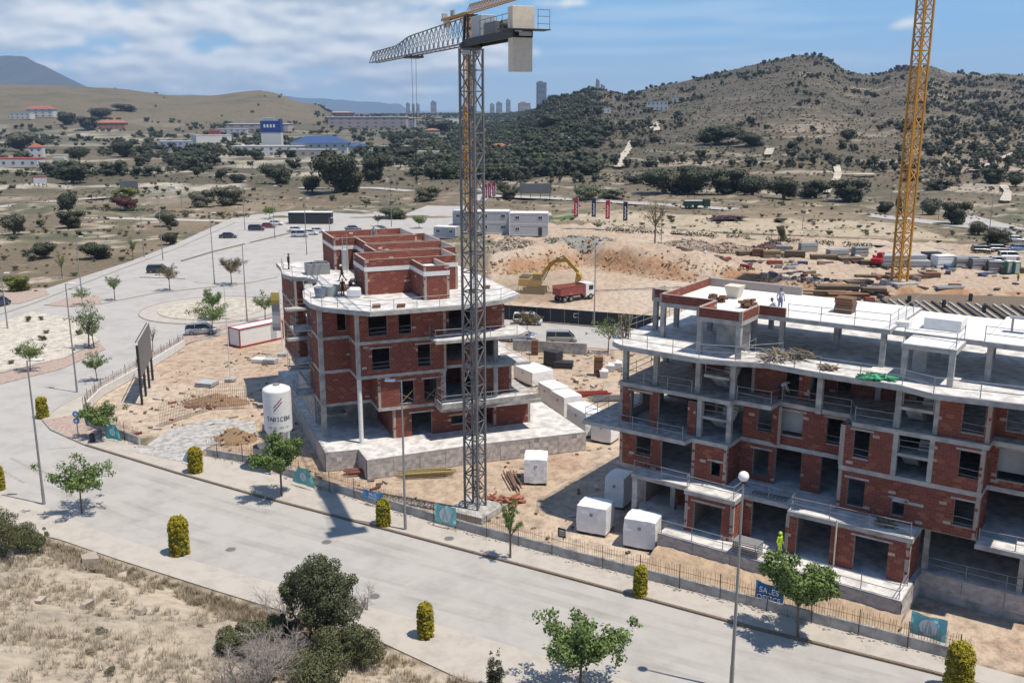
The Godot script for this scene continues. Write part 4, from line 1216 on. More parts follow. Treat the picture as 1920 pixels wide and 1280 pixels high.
func yellow_crane(label: String, base: Vector3, w: float, h: float, yaw: float, jd: Vector3, jl: float, cl: float) -> void:
	var C := thing("tower_crane", label, "crane", base)
	pbox(C, "foundation_block", Vector3(0, 0.2, 0), Vector3(4.6, 0.7, 4.6), M.concrete, 0.05, Basis(Vector3.UP, yaw))
	var sh := 4.4
	var sm := mast_section(w, sh, w * 0.15)
	var n := int(ceil(h / sh))
	for i in n:
		var o := inst("mast_section", sm, M.yellowsteel)
		C.add_child(o, true)
		o.position = Vector3(0, 0.5 + i * sh, 0); o.rotation.y = yaw
	var y := n * sh + 0.5
	var d := jd.normalized()
	var s := d.cross(Vector3.UP)
	var bs := Basis(s, Vector3.UP, -d)
	pbox(C, "slewing_unit", Vector3(0, y + 0.5, 0), Vector3(w * 1.1, 1.0, w * 1.1), M.yellowsteel, 0.05, bs)
	var jb := MB.new()
	lattice(jb, Vector3(0, y + 1.0, 0), d, s, [Vector2(0.5, 2.0), Vector2(jl, 1.2)], 0.8, 0.5, 0.2, 1.9)
	part(C, "jib", jb, M.yellowsteel)
	var cj := MB.new()
	for e in [-0.8, 0.8]: cj.beam(Vector3(0, y + 1.1, 0) + s * e, Vector3(0, y + 1.1, 0) - d * cl + s * e, 0.16, 0.6)
	cj.box(Vector3(0, y + 1.3, 0) - d * cl * 0.5, Vector3(1.5, 0.06, cl), bs)
	part(C, "counter_jib", cj, M.yellowsteel)
	pbox(C, "winch_panel", Vector3(0, y + 2.2, 0) - d * cl * 0.62, Vector3(0.5, 1.6, 2.8), M.paintgrey, 0.03, bs)
	pbox(C, "winch_panel", Vector3(0, y + 2.0, 0) - d * cl * 0.97, Vector3(1.4, 1.6, 0.8), M.paintgrey, 0.03, bs)
	pbox(C, "counterweight", Vector3(0, y + 0.1, 0) - d * cl * 0.88, Vector3(1.3, 1.9, 2.2), M.tan, 0.04, bs)

func make_cranes() -> void:
	make_crane_a()
	yellow_crane("yellow lattice crane mast rising out of frame above the yard on the right", Vector3(69.16,2,-169.91), 1.9, 66.0, 0.35, Vector3(-0.97, 0, 0.22), 40.0, 13.0)
	yellow_crane("farther yellow crane seen through the mast of the grey crane", Vector3(-10.82,1.28,-250.43), 1.9, 52.0, 0.5, Vector3(0.35, 0, 0.94), 44.0, 21.0)


# ---------------------------------------------------------------- vehicles
# side profile lofted across the width: body below the waist, glass house above
func make_car(c: Color, kind: String) -> Node3D:
	var l := 4.4
	var w := 1.8
	var h := 1.47
	var waist := 0.92
	var roof := [[-1.55, 0.28], [0.62, 0.0]] # roof ends, windscreen rake
	var hood := 0.78
	if kind == "suv": h = 1.68; waist = 1.02; l = 4.5; roof = [[-1.95, 0.3], [0.75, 0.0]]; hood = 0.92
	if kind == "van": h = 1.82; waist = 1.05; l = 4.4; roof = [[-2.1, 0.1], [0.95, 0.0]]; hood = 0.95
	if kind == "saloon": roof = [[-1.2, 0.5], [0.5, 0.0]]; l = 4.6
	var T := Node3D.new()
	var hl := l * 0.5
	var body := MB.new()
	body.col = c
	var prof := [[-hl, 0.38, 0.86], [-hl + 0.12, 0.26, 0.96], [-hl + 0.5, 0.24, 1.0], [0.0, 0.24, 1.0], [hl - 0.7, 0.24, 1.0], [hl - 0.2, 0.26, 0.95], [hl, 0.40, 0.80]]
	var last := []
	for i in prof.size():
		var p: Array = prof[i]
		var x: float = p[0]
		var top := waist
		if x > roof[1][0] + 0.75: top = lerpf(hood, hood - 0.16, clampf((x - roof[1][0] - 0.75) / (hl - roof[1][0] - 0.75), 0, 1))
		if x <= -hl + 0.01: top = waist - 0.08
		if x >= hl - 0.01: top = hood - 0.24
		var k: float = w * 0.5 * p[2]
		var ring := [Vector3(x, p[1], k * 0.94), Vector3(x, p[1] + 0.28, k), Vector3(x, top - 0.07, k * 0.98), Vector3(x, top, k * 0.9), Vector3(x, top, -k * 0.9), Vector3(x, top - 0.07, -k * 0.98), Vector3(x, p[1] + 0.28, -k), Vector3(x, p[1], -k * 0.94)]
		if last:
			for j in 8: body.q(last[j], ring[j], ring[(j + 1) % 8], last[(j + 1) % 8])
		else:
			for j in range(1, 7): body.tri(ring[0], ring[j], ring[j + 1])
		last = ring
	for j in range(1, 7): body.tri(last[0], last[j + 1], last[j])
	part(T, "body", body, M.carpaint)
	# glass house
	var r0: float = roof[0][0]
	var r1: float = roof[1][0]
	var wb := w * 0.45
	var wt := w * 0.36
	var g := MB.new()
	g.hexa([Vector3(r0 - roof[0][1], waist - 0.02, wb), Vector3(r1 + 0.85, waist - 0.06, wb), Vector3(r1 + 0.85, waist - 0.06, -wb), Vector3(r0 - roof[0][1], waist - 0.02, -wb), Vector3(r0, h - 0.05, wt), Vector3(r1, h - 0.05, wt), Vector3(r1, h - 0.05, -wt), Vector3(r0, h - 0.05, -wt)])
	part(T, "windows", g, M.glass)
	var rf := MB.new()
	rf.col = c
	rf.chamf(Vector3((r0 + r1) * 0.5, h - 0.03, 0), Vector3(r1 - r0 + 0.06, 0.07, wt * 2.0 + 0.05), 0.025)
	for sgn in [-1.0, 1.0]:
		for e in [[r0 - roof[0][1], r0], [(r0 + r1) * 0.5 - 0.25, (r0 + r1) * 0.5 - 0.25], [r1 + 0.85, r1]]:
			rf.beam(Vector3(e[0], waist - 0.04, sgn * (wb + 0.005)), Vector3(e[1], h - 0.04, sgn * (wt + 0.01)), 0.07)
	part(T, "roof", rf, M.carpaint)
	for x in [-l * 0.3, l * 0.31]:
		for sgn in [-1.0, 1.0]:
			var wh := MB.new()
			wh.tube(Vector3(x, 0.32, sgn * (w * 0.5 - 0.2)), Vector3(x, 0.32, sgn * (w * 0.5 + 0.01)), 0.32, 0.32, 14)
			var o := part(T, "wheel", wh, M.tyre)
			var rm := MB.new()
			rm.tube(Vector3(x, 0.32, sgn * (w * 0.5)), Vector3(x, 0.32, sgn * (w * 0.5 + 0.018)), 0.2, 0.19, 10)
			part(o, "rim", rm, M.rim)
	for sgn in [-1.0, 1.0]:
		pbox(T, "headlight", Vector3(hl - 0.08, hood - 0.2, sgn * w * 0.33), Vector3(0.16, 0.13, 0.34), M.lampglass, 0.02)
		var tl := MB.new()
		tl.col = Color(0.3, 0.01, 0.01)
		tl.box(Vector3(-hl + 0.06, waist - 0.14, sgn * w * 0.37), Vector3(0.1, 0.2, 0.22))
		part(T, "tail_light", tl, M.plain)
		var mi := MB.new()
		mi.col = c
		mi.box(Vector3(r1 + 0.55, waist + 0.05, sgn * (w * 0.5 + 0.08)), Vector3(0.14, 0.12, 0.18))
		part(T, "mirror", mi, M.carpaint)
	return T

func place(o: Node3D, nm: String, label: String, cat: String, pos: Vector3, yaw: float, group := "") -> Node3D:
	o.name = numbered(nm); add_child(o)
	o.position = pos; o.rotation.y = yaw
	meta(o, label, cat, group)
	return o

func make_cars() -> void:
	var white := Color(0.66, 0.67, 0.68)
	var black := Color(0.02, 0.022, 0.026)
	var silver := Color(0.36, 0.37, 0.39)
	var g := "parked cars"
	var list := [
		["suv", silver, Vector3(-46.02,0,-139.09), 0.30, "silver car parked by the white wall below the roundabout"],
		["suv", black, Vector3(-72.28,0,-195.01), 0.12, "black car parked by the kerb behind a small round tree"],
		["saloon", Color(0.025, 0.03, 0.05), Vector3(-73.93,0,-250.65), 0.1, "dark blue saloon parked alone at the car park edge"],
		["suv", Color(0.02, 0.022, 0.04), Vector3(-70.75,0,-266.88), 0.08, "dark car first in the row by the green shrubs"],
		["saloon", Color(0.22, 0.02, 0.025), Vector3(-69.2,0,-273.19), 0.08, "dark red car between a dark and a white car"],
		["saloon", white, Vector3(-68.66,0,-279.79), 0.1, "white car at the end of the row beside the red car"],
		["saloon", white, Vector3(-59.43,0,-264.44), 0.1, "white car nearest the black container in the middle of the car park"],
		["van", Color(0.42, 0.46, 0.5), Vector3(-55.78,0,-252.85), 0.1, "pale grey van in front of the white cars in the car park"],
		["saloon", white, Vector3(-54.04,0,-257.36), 0.1, "white car just right of the pale grey van"],
		["saloon", white, Vector3(-53.1,0,-262.04), 0.1, "white car farthest right in the car park group"],
		["saloon", Color(0.05, 0.07, 0.12), Vector3(-44.01,0,-266.88), 0.3, "dark blue car half hidden behind the roof of the brick shell"],
		["suv", Color(0.025, 0.035, 0.07), Vector3(-86.95,0,-160.01), 1.3, "dark blue car cut off by the left edge of the picture"],
		["saloon", white, Vector3(-143.04,0,-409.07), 0.05, "small white car alone on the far dry field"],
		["van", Color(0.27, 0.255, 0.225), Vector3(7.05,0,-133.34), -0.05, "brownish grey van parked behind the low concrete wall"],
		["van", white, Vector3(2.48,0,-145.71), -0.1, "white van behind the round tree beside the black hoarding"],
		["suv", black, Vector3(103.09,1.9,-210.06), -0.15, "black car beside the white estate car on the right"],
		["suv", black, Vector3(107.77,1.8,-212.44), -0.1, "second black car in the row on the right"],
		["van", white, Vector3(103.6,2,-199.24), -0.1, "white estate car parked near the green cabins on the right"],
		["saloon", silver, Vector3(98.56,2,-194.16), -0.2, "silver car in front of the white estate car on the right"],
		["saloon", Color(0.12, 0.2, 0.36), Vector3(113.52,1.69,-214.88), 0.1, "blue car at the far right edge of the car row"],
		["saloon", white, Vector3(125.42,0.57,-238.92), -0.3, "white car on the road behind the car row on the right"]]
	for e in list:
		place(make_car(e[1], e[0]), "parked_car", e[4], "car", e[2], e[3], g)
	# pickup with a load
	var c := make_car(Color(0.24, 0.28, 0.38), "suv")
	place(c, "pickup_truck", "blue grey pickup loaded with sheets behind the low concrete wall", "pickup", Vector3(1.15,0,-134.65), -0.12)
	pbox(c, "load_bed", Vector3(-1.7, 1.15, 0), Vector3(1.9, 0.5, 1.8), M.paintgrey, 0.03)
	pbox(c, "load", Vector3(-1.5, 1.6, 0), Vector3(1.7, 0.35, 1.4), M.wrap, 0.05, Basis(Vector3.FORWARD, -0.15))

func wheel(par: Node, p: Vector3, r: float, wd: float, axis := Vector3(0, 0, 1)) -> void:
	var mb := MB.new()
	mb.tube(p - axis * wd * 0.5, p + axis * wd * 0.5, r, r, 14)
	var o := part(par, "wheel", mb, M.tyre)
	var rm := MB.new()
	rm.tube(p - axis * (wd * 0.5 + 0.012), p + axis * (wd * 0.5 + 0.012), r * 0.55, r * 0.55, 10)
	part(o, "rim", rm, M.rim)

func make_machines() -> void:
	# dump truck: long axis +x, bed open at the top
	var T := thing("dump_truck", "dump truck with open red bed and white cab beside the excavator", "truck", Vector3(10.82,0,-165.71), 0.62)
	pbox(T, "chassis", Vector3(0, 0.95, 0), Vector3(7.6, 0.3, 0.9), M.darksteel, 0.03)
	var bed := MB.new()
	bed.col = Color(0.36, 0.10, 0.085)
	var bl := 5.2
	var b0 := Vector3(-1.2, 1.25, 0)
	bed.box(b0, Vector3(bl, 0.12, 2.3))
	for s in [-1.0, 1.0]:
		bed.hexa([b0 + Vector3(-bl / 2, 0, s * 1.05 + 0.04), b0 + Vector3(bl / 2, 0, s * 1.05 + 0.04), b0 + Vector3(bl / 2, 0, s * 1.05 - 0.04), b0 + Vector3(-bl / 2, 0, s * 1.05 - 0.04), b0 + Vector3(-bl / 2, 1.45, s * 1.24 + 0.04), b0 + Vector3(bl / 2, 1.45, s * 1.24 + 0.04), b0 + Vector3(bl / 2, 1.45, s * 1.24 - 0.04), b0 + Vector3(-bl / 2, 1.45, s * 1.24 - 0.04)])
		bed.beam(b0 + Vector3(-bl / 2, 1.47, s * 1.25), b0 + Vector3(bl / 2, 1.47, s * 1.25), 0.12)
	bed.box(b0 + Vector3(bl / 2, 0.85, 0), Vector3(0.1, 1.7, 2.4)); bed.box(b0 + Vector3(-bl / 2, 0.6, 0), Vector3(0.1, 1.2, 2.3))
	part(T, "tipper_bed", bed, M.rough)
	var heap := MB.new()
	heap.col = Color(0.40, 0.27, 0.16)
	heap.lathe(b0 + Vector3(-0.3, 0.1, 0), [Vector2(1.2, 0), Vector2(0.9, 0.55), Vector2(0.4, 0.9), Vector2(0, 1.0)], 12)
	part(T, "earth_load", heap, M.soil)
	var cab := MB.new()
	cab.hexa([Vector3(1.75, 0.75, 1.2), Vector3(3.85, 0.75, 1.2), Vector3(3.85, 0.75, -1.2), Vector3(1.75, 0.75, -1.2), Vector3(1.75, 2.85, 1.15), Vector3(3.55, 2.85, 1.15), Vector3(3.55, 2.85, -1.15), Vector3(1.75, 2.85, -1.15)])
	part(T, "cab", cab, M.paintwhite)
	var ws := MB.new()
	ws.q(Vector3(3.80, 1.65, 1.02), Vector3(3.80, 1.65, -1.02), Vector3(3.62, 2.6, -0.98), Vector3(3.62, 2.6, 1.02))
	part(T, "windscreen", ws, M.glass)
	for s in [-1.0, 1.0]: pbox(T, "side_window", Vector3(2.9, 2.1, s * 1.19), Vector3(0.95, 0.75, 0.05), M.glass, 0.02)
	pbox(T, "fuel_tank", Vector3(1.0, 0.75, -1.0), Vector3(1.4, 0.6, 0.5), M.galv, 0.08)
	pbox(T, "bumper", Vector3(3.85, 0.6, 0), Vector3(0.2, 0.4, 2.35), M.paintwhite, 0.04)
	for x in [-2.9, -1.55, 2.85]:
		for s in [-1.0, 1.0]: wheel(T, Vector3(x, 0.52, s * 1.02), 0.52, 0.36)
	# excavator: boom reaches +x to the truck
	var E := thing("excavator", "yellow tracked excavator with its bucket over the red truck bed", "excavator", Vector3(4.18,0,-172.88), -0.25)
	E.scale = Vector3.ONE * 1.2
	for s in [-1.0, 1.0]:
		var tk := MB.new()
		for i in 8:
			var a0 := PI * i / 8.0
			var a1 := PI * (i + 1) / 8.0
			for e in [1.0, -1.0]:
				var p0 := Vector3(e * (1.5 + sin(a0) * 0.45), 0.45 - cos(a0) * 0.45, 0); var p1 := Vector3(e * (1.5 + sin(a1) * 0.45), 0.45 - cos(a1) * 0.45, 0)
				var z := Vector3(0, 0, 0.3)
				var c := Vector3(0, 0, s * 1.1)
				if e > 0: tk.q(c + p0 + z, c + p0 - z, c + p1 - z, c + p1 + z)
				else: tk.q(c + p0 - z, c + p0 + z, c + p1 + z, c + p1 - z)
		tk.box(Vector3(0, 0.45, s * 1.1), Vector3(3.2, 0.88, 0.58))
		part(E, "track", tk, M.darksteel)
	pbox(E, "undercarriage", Vector3(0, 0.75, 0), Vector3(1.6, 0.5, 1.8), M.darksteel, 0.05)
	pbox(E, "upper_body", Vector3(-0.7, 1.65, -0.1), Vector3(3.2, 1.2, 2.4), M.yellowpaint, 0.12)
	pbox(E, "engine_cover", Vector3(-1.5, 2.4, -0.1), Vector3(1.5, 0.35, 2.2), M.darksteel, 0.08)
	pbox(E, "cab", Vector3(0.55, 2.25, 0.75), Vector3(1.4, 1.7, 0.95), M.yellowpaint, 0.08)
	pbox(E, "cab_window", Vector3(0.62, 2.5, 0.78), Vector3(1.34, 0.9, 0.98), M.glass, 0.05)
	var bm := MB.new()
	var bp := [Vector3(0.6, 1.7, -0.2), Vector3(1.6, 3.5, -0.2), Vector3(3.0, 4.9, -0.2), Vector3(4.8, 5.1, -0.2)]
	for i in 3: bm.beam(bp[i], bp[i + 1], 0.42, 0.55)
	part(E, "boom", bm, M.yellowpaint)
	var ar := MB.new()
	ar.beam(Vector3(4.3, 5.6, -0.2), Vector3(6.6, 3.3, -0.2), 0.36, 0.46)
	part(E, "dipper_arm", ar, M.yellowpaint)
	var ram := MB.new()
	ram.tube(Vector3(2.0, 4.4, -0.2), Vector3(4.3, 5.75, -0.2), 0.1, 0.07, 8); ram.tube(Vector3(1.2, 1.8, -0.5), Vector3(2.4, 4.2, -0.5), 0.1, 0.07, 8)
	part(E, "hydraulic_ram", ram, M.darksteel)
	var bk := MB.new()
	var kp := [Vector2(6.4, 3.4), Vector2(7.0, 3.0), Vector2(7.15, 2.4), Vector2(6.8, 1.9), Vector2(6.2, 1.95)]
	for i in 4:
		for o in [0.0, 0.05]:
			var a := Vector3(kp[i].x - o, kp[i].y - o, 0.45); var b := Vector3(kp[i + 1].x - o, kp[i + 1].y - o, 0.45)
			bk.q(a, b, Vector3(b.x, b.y, -0.85), Vector3(a.x, a.y, -0.85))
	for z in [0.45, -0.85]:
		for i in range(1, 4): bk.tri(Vector3(kp[0].x, kp[0].y, z), Vector3(kp[i].x, kp[i].y, z), Vector3(kp[i + 1].x, kp[i + 1].y, z))
	part(E, "bucket", bk, M.yellowpaint)
	# dust raised while loading
	var dust := FogVolume.new()
	dust.name = "dust_cloud"
	dust.shape = RenderingServer.FOG_VOLUME_SHAPE_ELLIPSOID
	dust.size = Vector3(20, 6.5, 11)
	var fm := FogMaterial.new()
	fm.density = 0.055; fm.albedo = Color(0.93, 0.80, 0.62); fm.edge_fade = 0.9
	dust.material = fm
	add_child(dust)
	dust.position = Vector3(4.74,0,-168.71) + Vector3(0, 1.6, 0)
	meta(dust, "tan dust drifting below the excavator and the red truck", "dust")
	# green lorry on the far road
	var G := thing("lorry", "green tipper lorry on the road behind the sandy field", "lorry", Vector3(62.25,0,-330.68), 0.02)
	var gb := MB.new()
	gb.col = Color(0.03, 0.07, 0.05)
	gb.box(Vector3(-0.5, 1.7, 0), Vector3(6.2, 1.3, 2.4))
	part(G, "tipper_bed", gb, M.rough)
	var gc := MB.new()
	gc.col = Color(0.02, 0.06, 0.035)
	gc.chamf(Vector3(4.1, 1.85, 0), Vector3(2.2, 2.5, 2.4), 0.15)
	part(G, "cab", gc, M.rough)
	pbox(G, "windscreen", Vector3(5.2, 2.3, 0), Vector3(0.06, 0.8, 2.0), M.glass)
	pbox(G, "tarpaulin", Vector3(-0.5, 2.5, 0), Vector3(6.0, 0.3, 2.3), M.paintgrey, 0.1)
	for x in [-2.6, -1.3, 3.9]:
		for s in [-1.0, 1.0]: wheel(G, Vector3(x, 0.5, s * 1.0), 0.5, 0.4)
	# red loader in the yard
	var R := thing("loader", "small red telehandler parked in front of the grey block stack", "loader", Vector3(73.49,2,-191.37), 0.9)
	var rb := MB.new()
	rb.col = Color(0.45, 0.02, 0.03)
	rb.chamf(Vector3(-0.4, 1.2, 0), Vector3(3.4, 1.1, 2.0), 0.2); rb.chamf(Vector3(-0.6, 2.2, 0.4), Vector3(1.4, 1.2, 1.0), 0.1); rb.beam(Vector3(-1.6, 2.1, -0.7), Vector3(2.6, 1.0, -0.7), 0.4)
	part(R, "body", rb, M.rough)
	pbox(R, "cab_window", Vector3(-0.5, 2.35, 0.42), Vector3(1.45, 0.7, 1.02), M.glass, 0.04)
	pbox(R, "fork_carriage", Vector3(2.7, 0.8, 0), Vector3(0.2, 0.9, 1.4), M.darksteel)
	for x in [-1.5, 1.1]:
		for s in [-1.0, 1.0]: wheel(R, Vector3(x, 0.6, s * 0.95), 0.6, 0.4)


# ---------------------------------------------------------------- site objects
func dirs(deg: float) -> Basis: return Basis(Vector3.UP, deg_to_rad(-deg))

func stacked(nm: String, label: String, cat: String, pos: Vector3, deg: float, size: Vector3, layers: int, m: Material, group := "", gap := 0.02) -> Node3D:
	var T := thing(nm, label, cat, pos, deg_to_rad(-deg), group)
	var h := size.y / layers
	for i in layers:
		var j := Vector3(rng.randf_range(-0.04, 0.04), 0, rng.randf_range(-0.04, 0.04))
		pbox(T, "layer", Vector3(0, h * (i + 0.5), 0) + j, Vector3(size.x, h - gap, size.z), m, minf(0.02, h * 0.2))
	return T

func wrapped(label: String, pos: Vector3, deg: float, s: Vector3) -> void:
	var T := thing("wrapped_pallet_load", label, "pallet load", pos, deg_to_rad(-deg), "white wrapped pallet loads on the site")
	var pal := MB.new()
	for i in 5: pal.box(Vector3(0, 0.11, (i - 2) * s.z * 0.22), Vector3(s.x, 0.03, 0.14))
	for i in 3: pal.box(Vector3((i - 1) * s.x * 0.45, 0.05, 0), Vector3(0.1, 0.1, s.z))
	part(T, "pallet", pal, M.oldwood)
	# wrapped stack with a slightly lumpy film
	var mb := MB.new()
	var n := 7
	var f := func(u: Vector3) -> Vector3:
		var p := Vector3(u.x * s.x * 0.5, 0.14 + (u.y * 0.5 + 0.5) * (s.y - 0.14), u.z * s.z * 0.5)
		var k := 0.035 * fine.get_noise_3d(p.x * 14.0 + pos.x * 9.0, p.y * 14.0, p.z * 14.0 + pos.z * 9.0)
		var e := absf(u.x) * absf(u.y) + absf(u.y) * absf(u.z) + absf(u.x) * absf(u.z)
		return p * Vector3(1, 1, 1) + u * k - u * 0.02 * maxf(0.0, e - 1.0) + (Vector3.UP * 0.05 * fine.get_noise_2d(p.x * 9.0 + pos.x, p.z * 9.0) if u.y > 0.99 else Vector3.ZERO)
	for face in [[Vector3(0, 0, 1), Vector3(1, 0, 0), Vector3(0, 1, 0)], [Vector3(0, 0, -1), Vector3(-1, 0, 0), Vector3(0, 1, 0)], [Vector3(1, 0, 0), Vector3(0, 0, -1), Vector3(0, 1, 0)], [Vector3(-1, 0, 0), Vector3(0, 0, 1), Vector3(0, 1, 0)], [Vector3(0, 1, 0), Vector3(1, 0, 0), Vector3(0, 0, -1)]]:
		for i in n:
			for j in n:
				var q := []
				for t in [[0, 0], [1, 0], [1, 1], [0, 1]]:
					q.append(f.call(face[0] + face[1] * ((i + t[0]) * 2.0 / n - 1.0) + face[2] * ((j + t[1]) * 2.0 / n - 1.0)))
				mb.q(q[0], q[1], q[2], q[3])
	part(T, "film_wrap", mb, M.wrap)
	var mk := MB.new()
	mk.col = Color(0.04, 0.05, 0.09)
	for dx in [-0.08, 0.08]: mk.box(Vector3(dx, s.y * 0.72, s.z * 0.5 + 0.035), Vector3(0.05, 0.2, 0.012))
	for dy in [-0.09, 0.09]: mk.box(Vector3(0, s.y * 0.72 + dy, s.z * 0.5 + 0.035), Vector3(0.2, 0.04, 0.012))
	part(T, "printed_mark", mk, M.plain)

func text_on(par: Node, s: String, c: Vector3, b: Basis, size: float, m: Material, nm := "lettering") -> void:
	var t := TextMesh.new()
	var fo := SystemFont.new()
	fo.font_names = PackedStringArray(["Droid Sans"])
	t.font = fo; t.text = s; t.font_size = 64; t.pixel_size = size / 64.0; t.depth = 0.012; t.curve_step = 4.0
	var o := inst(nm, t, m)
	par.add_child(o, true)
	o.transform = Transform3D(b, c)

func make_silo() -> void:
	var T := thing("mortar_silo", "white cylindrical mortar silo on steel legs lettered TABICEM", "silo", Vector3(-21.11,0,-82.99))
	var mb := MB.new()
	mb.lathe(Vector3.ZERO, [Vector2(0.18, 2.4), Vector2(1.15, 4.0), Vector2(1.24, 4.15), Vector2(1.26, 7.75), Vector2(1.2, 7.95), Vector2(0.8, 8.15), Vector2(0.2, 8.23), Vector2(0, 8.23)], 28)
	part(T, "tank", mb, M.paintwhite)
	var hb := MB.new()
	hb.tube(Vector3(0, 8.15, 0), Vector3(0, 8.35, 0), 0.3, 0.3, 12)
	part(T, "hatch", hb, M.galv)
	for i in 4:
		var a := TAU * i / 4.0 + 0.5
		var p := Vector3(cos(a), 0, sin(a))
		var lg := MB.new()
		lg.beam(p * 1.25, p * 1.15 + Vector3.UP * 4.4, 0.13)
		part(T, "leg", lg, M.paintwhite)
		var a2 := TAU * (i + 1) / 4.0 + 0.5
		var br := MB.new()
		br.beam(p * 1.2 + Vector3.UP * 0.4, Vector3(cos(a2), 0, sin(a2)) * 1.16 + Vector3.UP * 3.4, 0.07)
		part(T, "brace", br, M.paintwhite)
	var ink := StandardMaterial3D.new()
	ink.albedo_color = lin(0.03, 0.035, 0.05)
	var face := atan2(20.8, 82.2) # turned towards the street corner
	var put := func(s: String, y: float, size: float, step: float) -> void:
		for i in s.length():
			if s[i] == " ": continue
			var a := face + (i - (s.length() - 1) * 0.5) * step
			text_on(T, s[i], Vector3(sin(a) * 1.262, y, cos(a) * 1.262), Basis(Vector3.UP, a), size, ink, "letter")
	put.call("TABICEM", 5.4, 0.55, 0.25)
	put.call("TEL 667 524 111", 4.6, 0.2, 0.105)
	var red := StandardMaterial3D.new()
	red.albedo_color = lin(0.22, 0.05, 0.07)
	for k in 2:
		var st := MB.new()
		for i in 6:
			var a := face - 0.28 + i * 0.1
			var b := a + 0.1
			var y := 6.4 + i * 0.14 - k * 0.32
			var p0 := Vector3(sin(a) * 1.268, y, cos(a) * 1.268)
			var p1 := Vector3(sin(b) * 1.268, y + 0.14, cos(b) * 1.268)
			st.q(p0, p1, p1 + Vector3.UP * 0.13, p0 + Vector3.UP * 0.13)
		part(T, "painted_stripe", st, red)

func cabin(label: String, pos: Vector3, deg: float, l: float, d: float, floors: int, door := true) -> void:
	var T := thing("site_cabin", label, "cabin", pos, deg_to_rad(-deg), "white site cabins behind the brick shell")
	for k in floors:
		var y := 0.2 + k * 2.75
		var o := pbox(T, "cabin_module", Vector3(0, y + 1.3, 0), Vector3(l, 2.6, d), M.paintgrey, 0.03)
		var fr := MB.new()
		for s in [-1.0, 1.0]:
			for e in [0.06, 2.56]: fr.box(Vector3(0, y + e, s * d * 0.5), Vector3(l + 0.06, 0.14, 0.1))
			for x in [-1.0, 1.0]: fr.box(Vector3(x * l * 0.5, y + 1.3, s * d * 0.5), Vector3(0.14, 2.6, 0.12))
		part(o, "corner_frame", fr, M.paintwhite)
		for x in [-0.3, 0.3]:
			if k == 0 and door and x > 0: continue
			var wn := pbox(T, "window", Vector3(x * l, y + 1.7, d * 0.5 + 0.02), Vector3(1.1, 0.8, 0.08), M.paintwhite, 0.01)
			for p in [-0.25, 0.25]: pbox(wn, "pane", Vector3(x * l + p, y + 1.7, d * 0.5 + 0.05), Vector3(0.44, 0.66, 0.05), M.glass)
	if door: pbox(T, "door", Vector3(l * 0.3, 1.25, d * 0.5 + 0.02), Vector3(0.9, 2.05, 0.07), M.glass, 0.01)
	pbox(T, "roof_edge", Vector3(0, 0.2 + floors * 2.75 + 0.02, 0), Vector3(l + 0.1, 0.14, d + 0.1), M.paintwhite, 0.02)

func banner_between(nm: String, label: String, a: Vector3, b: Vector3, y0: float, y1: float, col: Color, style: int) -> void:
	var T := thing(nm, label, "banner", Vector3.ZERO, 0.0, "banners tied to the boundary wall fence")
	var mb := MB.new()
	mb.col = col
	var n := 8
	var nn := (b - a).cross(Vector3.UP).normalized() * -1.0
	if nn.z < 0: nn = -nn
	var pt := func(u: float, v: float) -> Vector3:
		var p := a.lerp(b, u)
		var pin: float = [1.0, 0.72][1 if style == 2 else 0]
		if style == 2: p = a.lerp(b, 0.5 + (u - 0.5) * lerpf(1.0, 0.45, v))
		return Vector3(p.x, lerpf(y0, y1, v) - 0.10 * sin(u * PI) * v * pin, p.z) + nn * (0.28 + 0.05 * sin(u * 9.0 + v * 4.0) + 0.06 * fine.get_noise_2d(u * 30.0 + a.x, v * 30.0))
	for i in n:
		for j in n: mb.q(pt.call(float(i) / n, float(j) / n), pt.call(float(i + 1) / n, float(j) / n), pt.call(float(i + 1) / n, float(j + 1) / n), pt.call(float(i) / n, float(j + 1) / n))
	part(T, "sheet", mb, M.cloth)
	var em := MB.new()
	em.col = Color(0.62, 0.66, 0.68)
	var w := a.distance_to(b)
	var x := (b - a).normalized()
	if style != 1:
		var c: Vector3 = pt.call(0.5, 0.5) + nn * 0.06
		var r := (y1 - y0) * (0.36 if style == 0 else 0.24)
		for i in 20:
			var t0 := TAU * i / 20.0
			var t1 := TAU * (i + 1) / 20.0
			em.tri(c, c + (x * cos(t0) + Vector3.UP * sin(t0)) * r, c + (x * cos(t1) + Vector3.UP * sin(t1)) * r)
		part(T, "printed_disc", em, M.cloth)
		var sp := MB.new()
		sp.col = Color(0.36, 0.5, 0.55)
		var c2 := c + nn * 0.012
		for s in [-1.0, 1.0]:
			sp.tri(c2 + Vector3.UP * r * 1.1, c2 - Vector3.UP * r * 0.7 + x * s * r * (0.55 if s > 0 else 0.12), c2 - Vector3.UP * r * 0.7 + x * s * r * (0.12 if s > 0 else 0.55))
		part(T, "printed_sail", sp, M.cloth)
	else:
		var wm := StandardMaterial3D.new()
		wm.albedo_color = lin(0.7, 0.72, 0.75)
		var c: Vector3 = (a + b) * 0.5 + nn * 0.42
		var bs := Basis(x, Vector3.UP, nn)
		text_on(T, "SALES", Vector3(c.x, lerpf(y0, y1, 0.66), c.z), bs, (y1 - y0) * 0.34, wm)
		text_on(T, "OFFICE", Vector3(c.x, lerpf(y0, y1, 0.30), c.z), bs, (y1 - y0) * 0.34, wm)

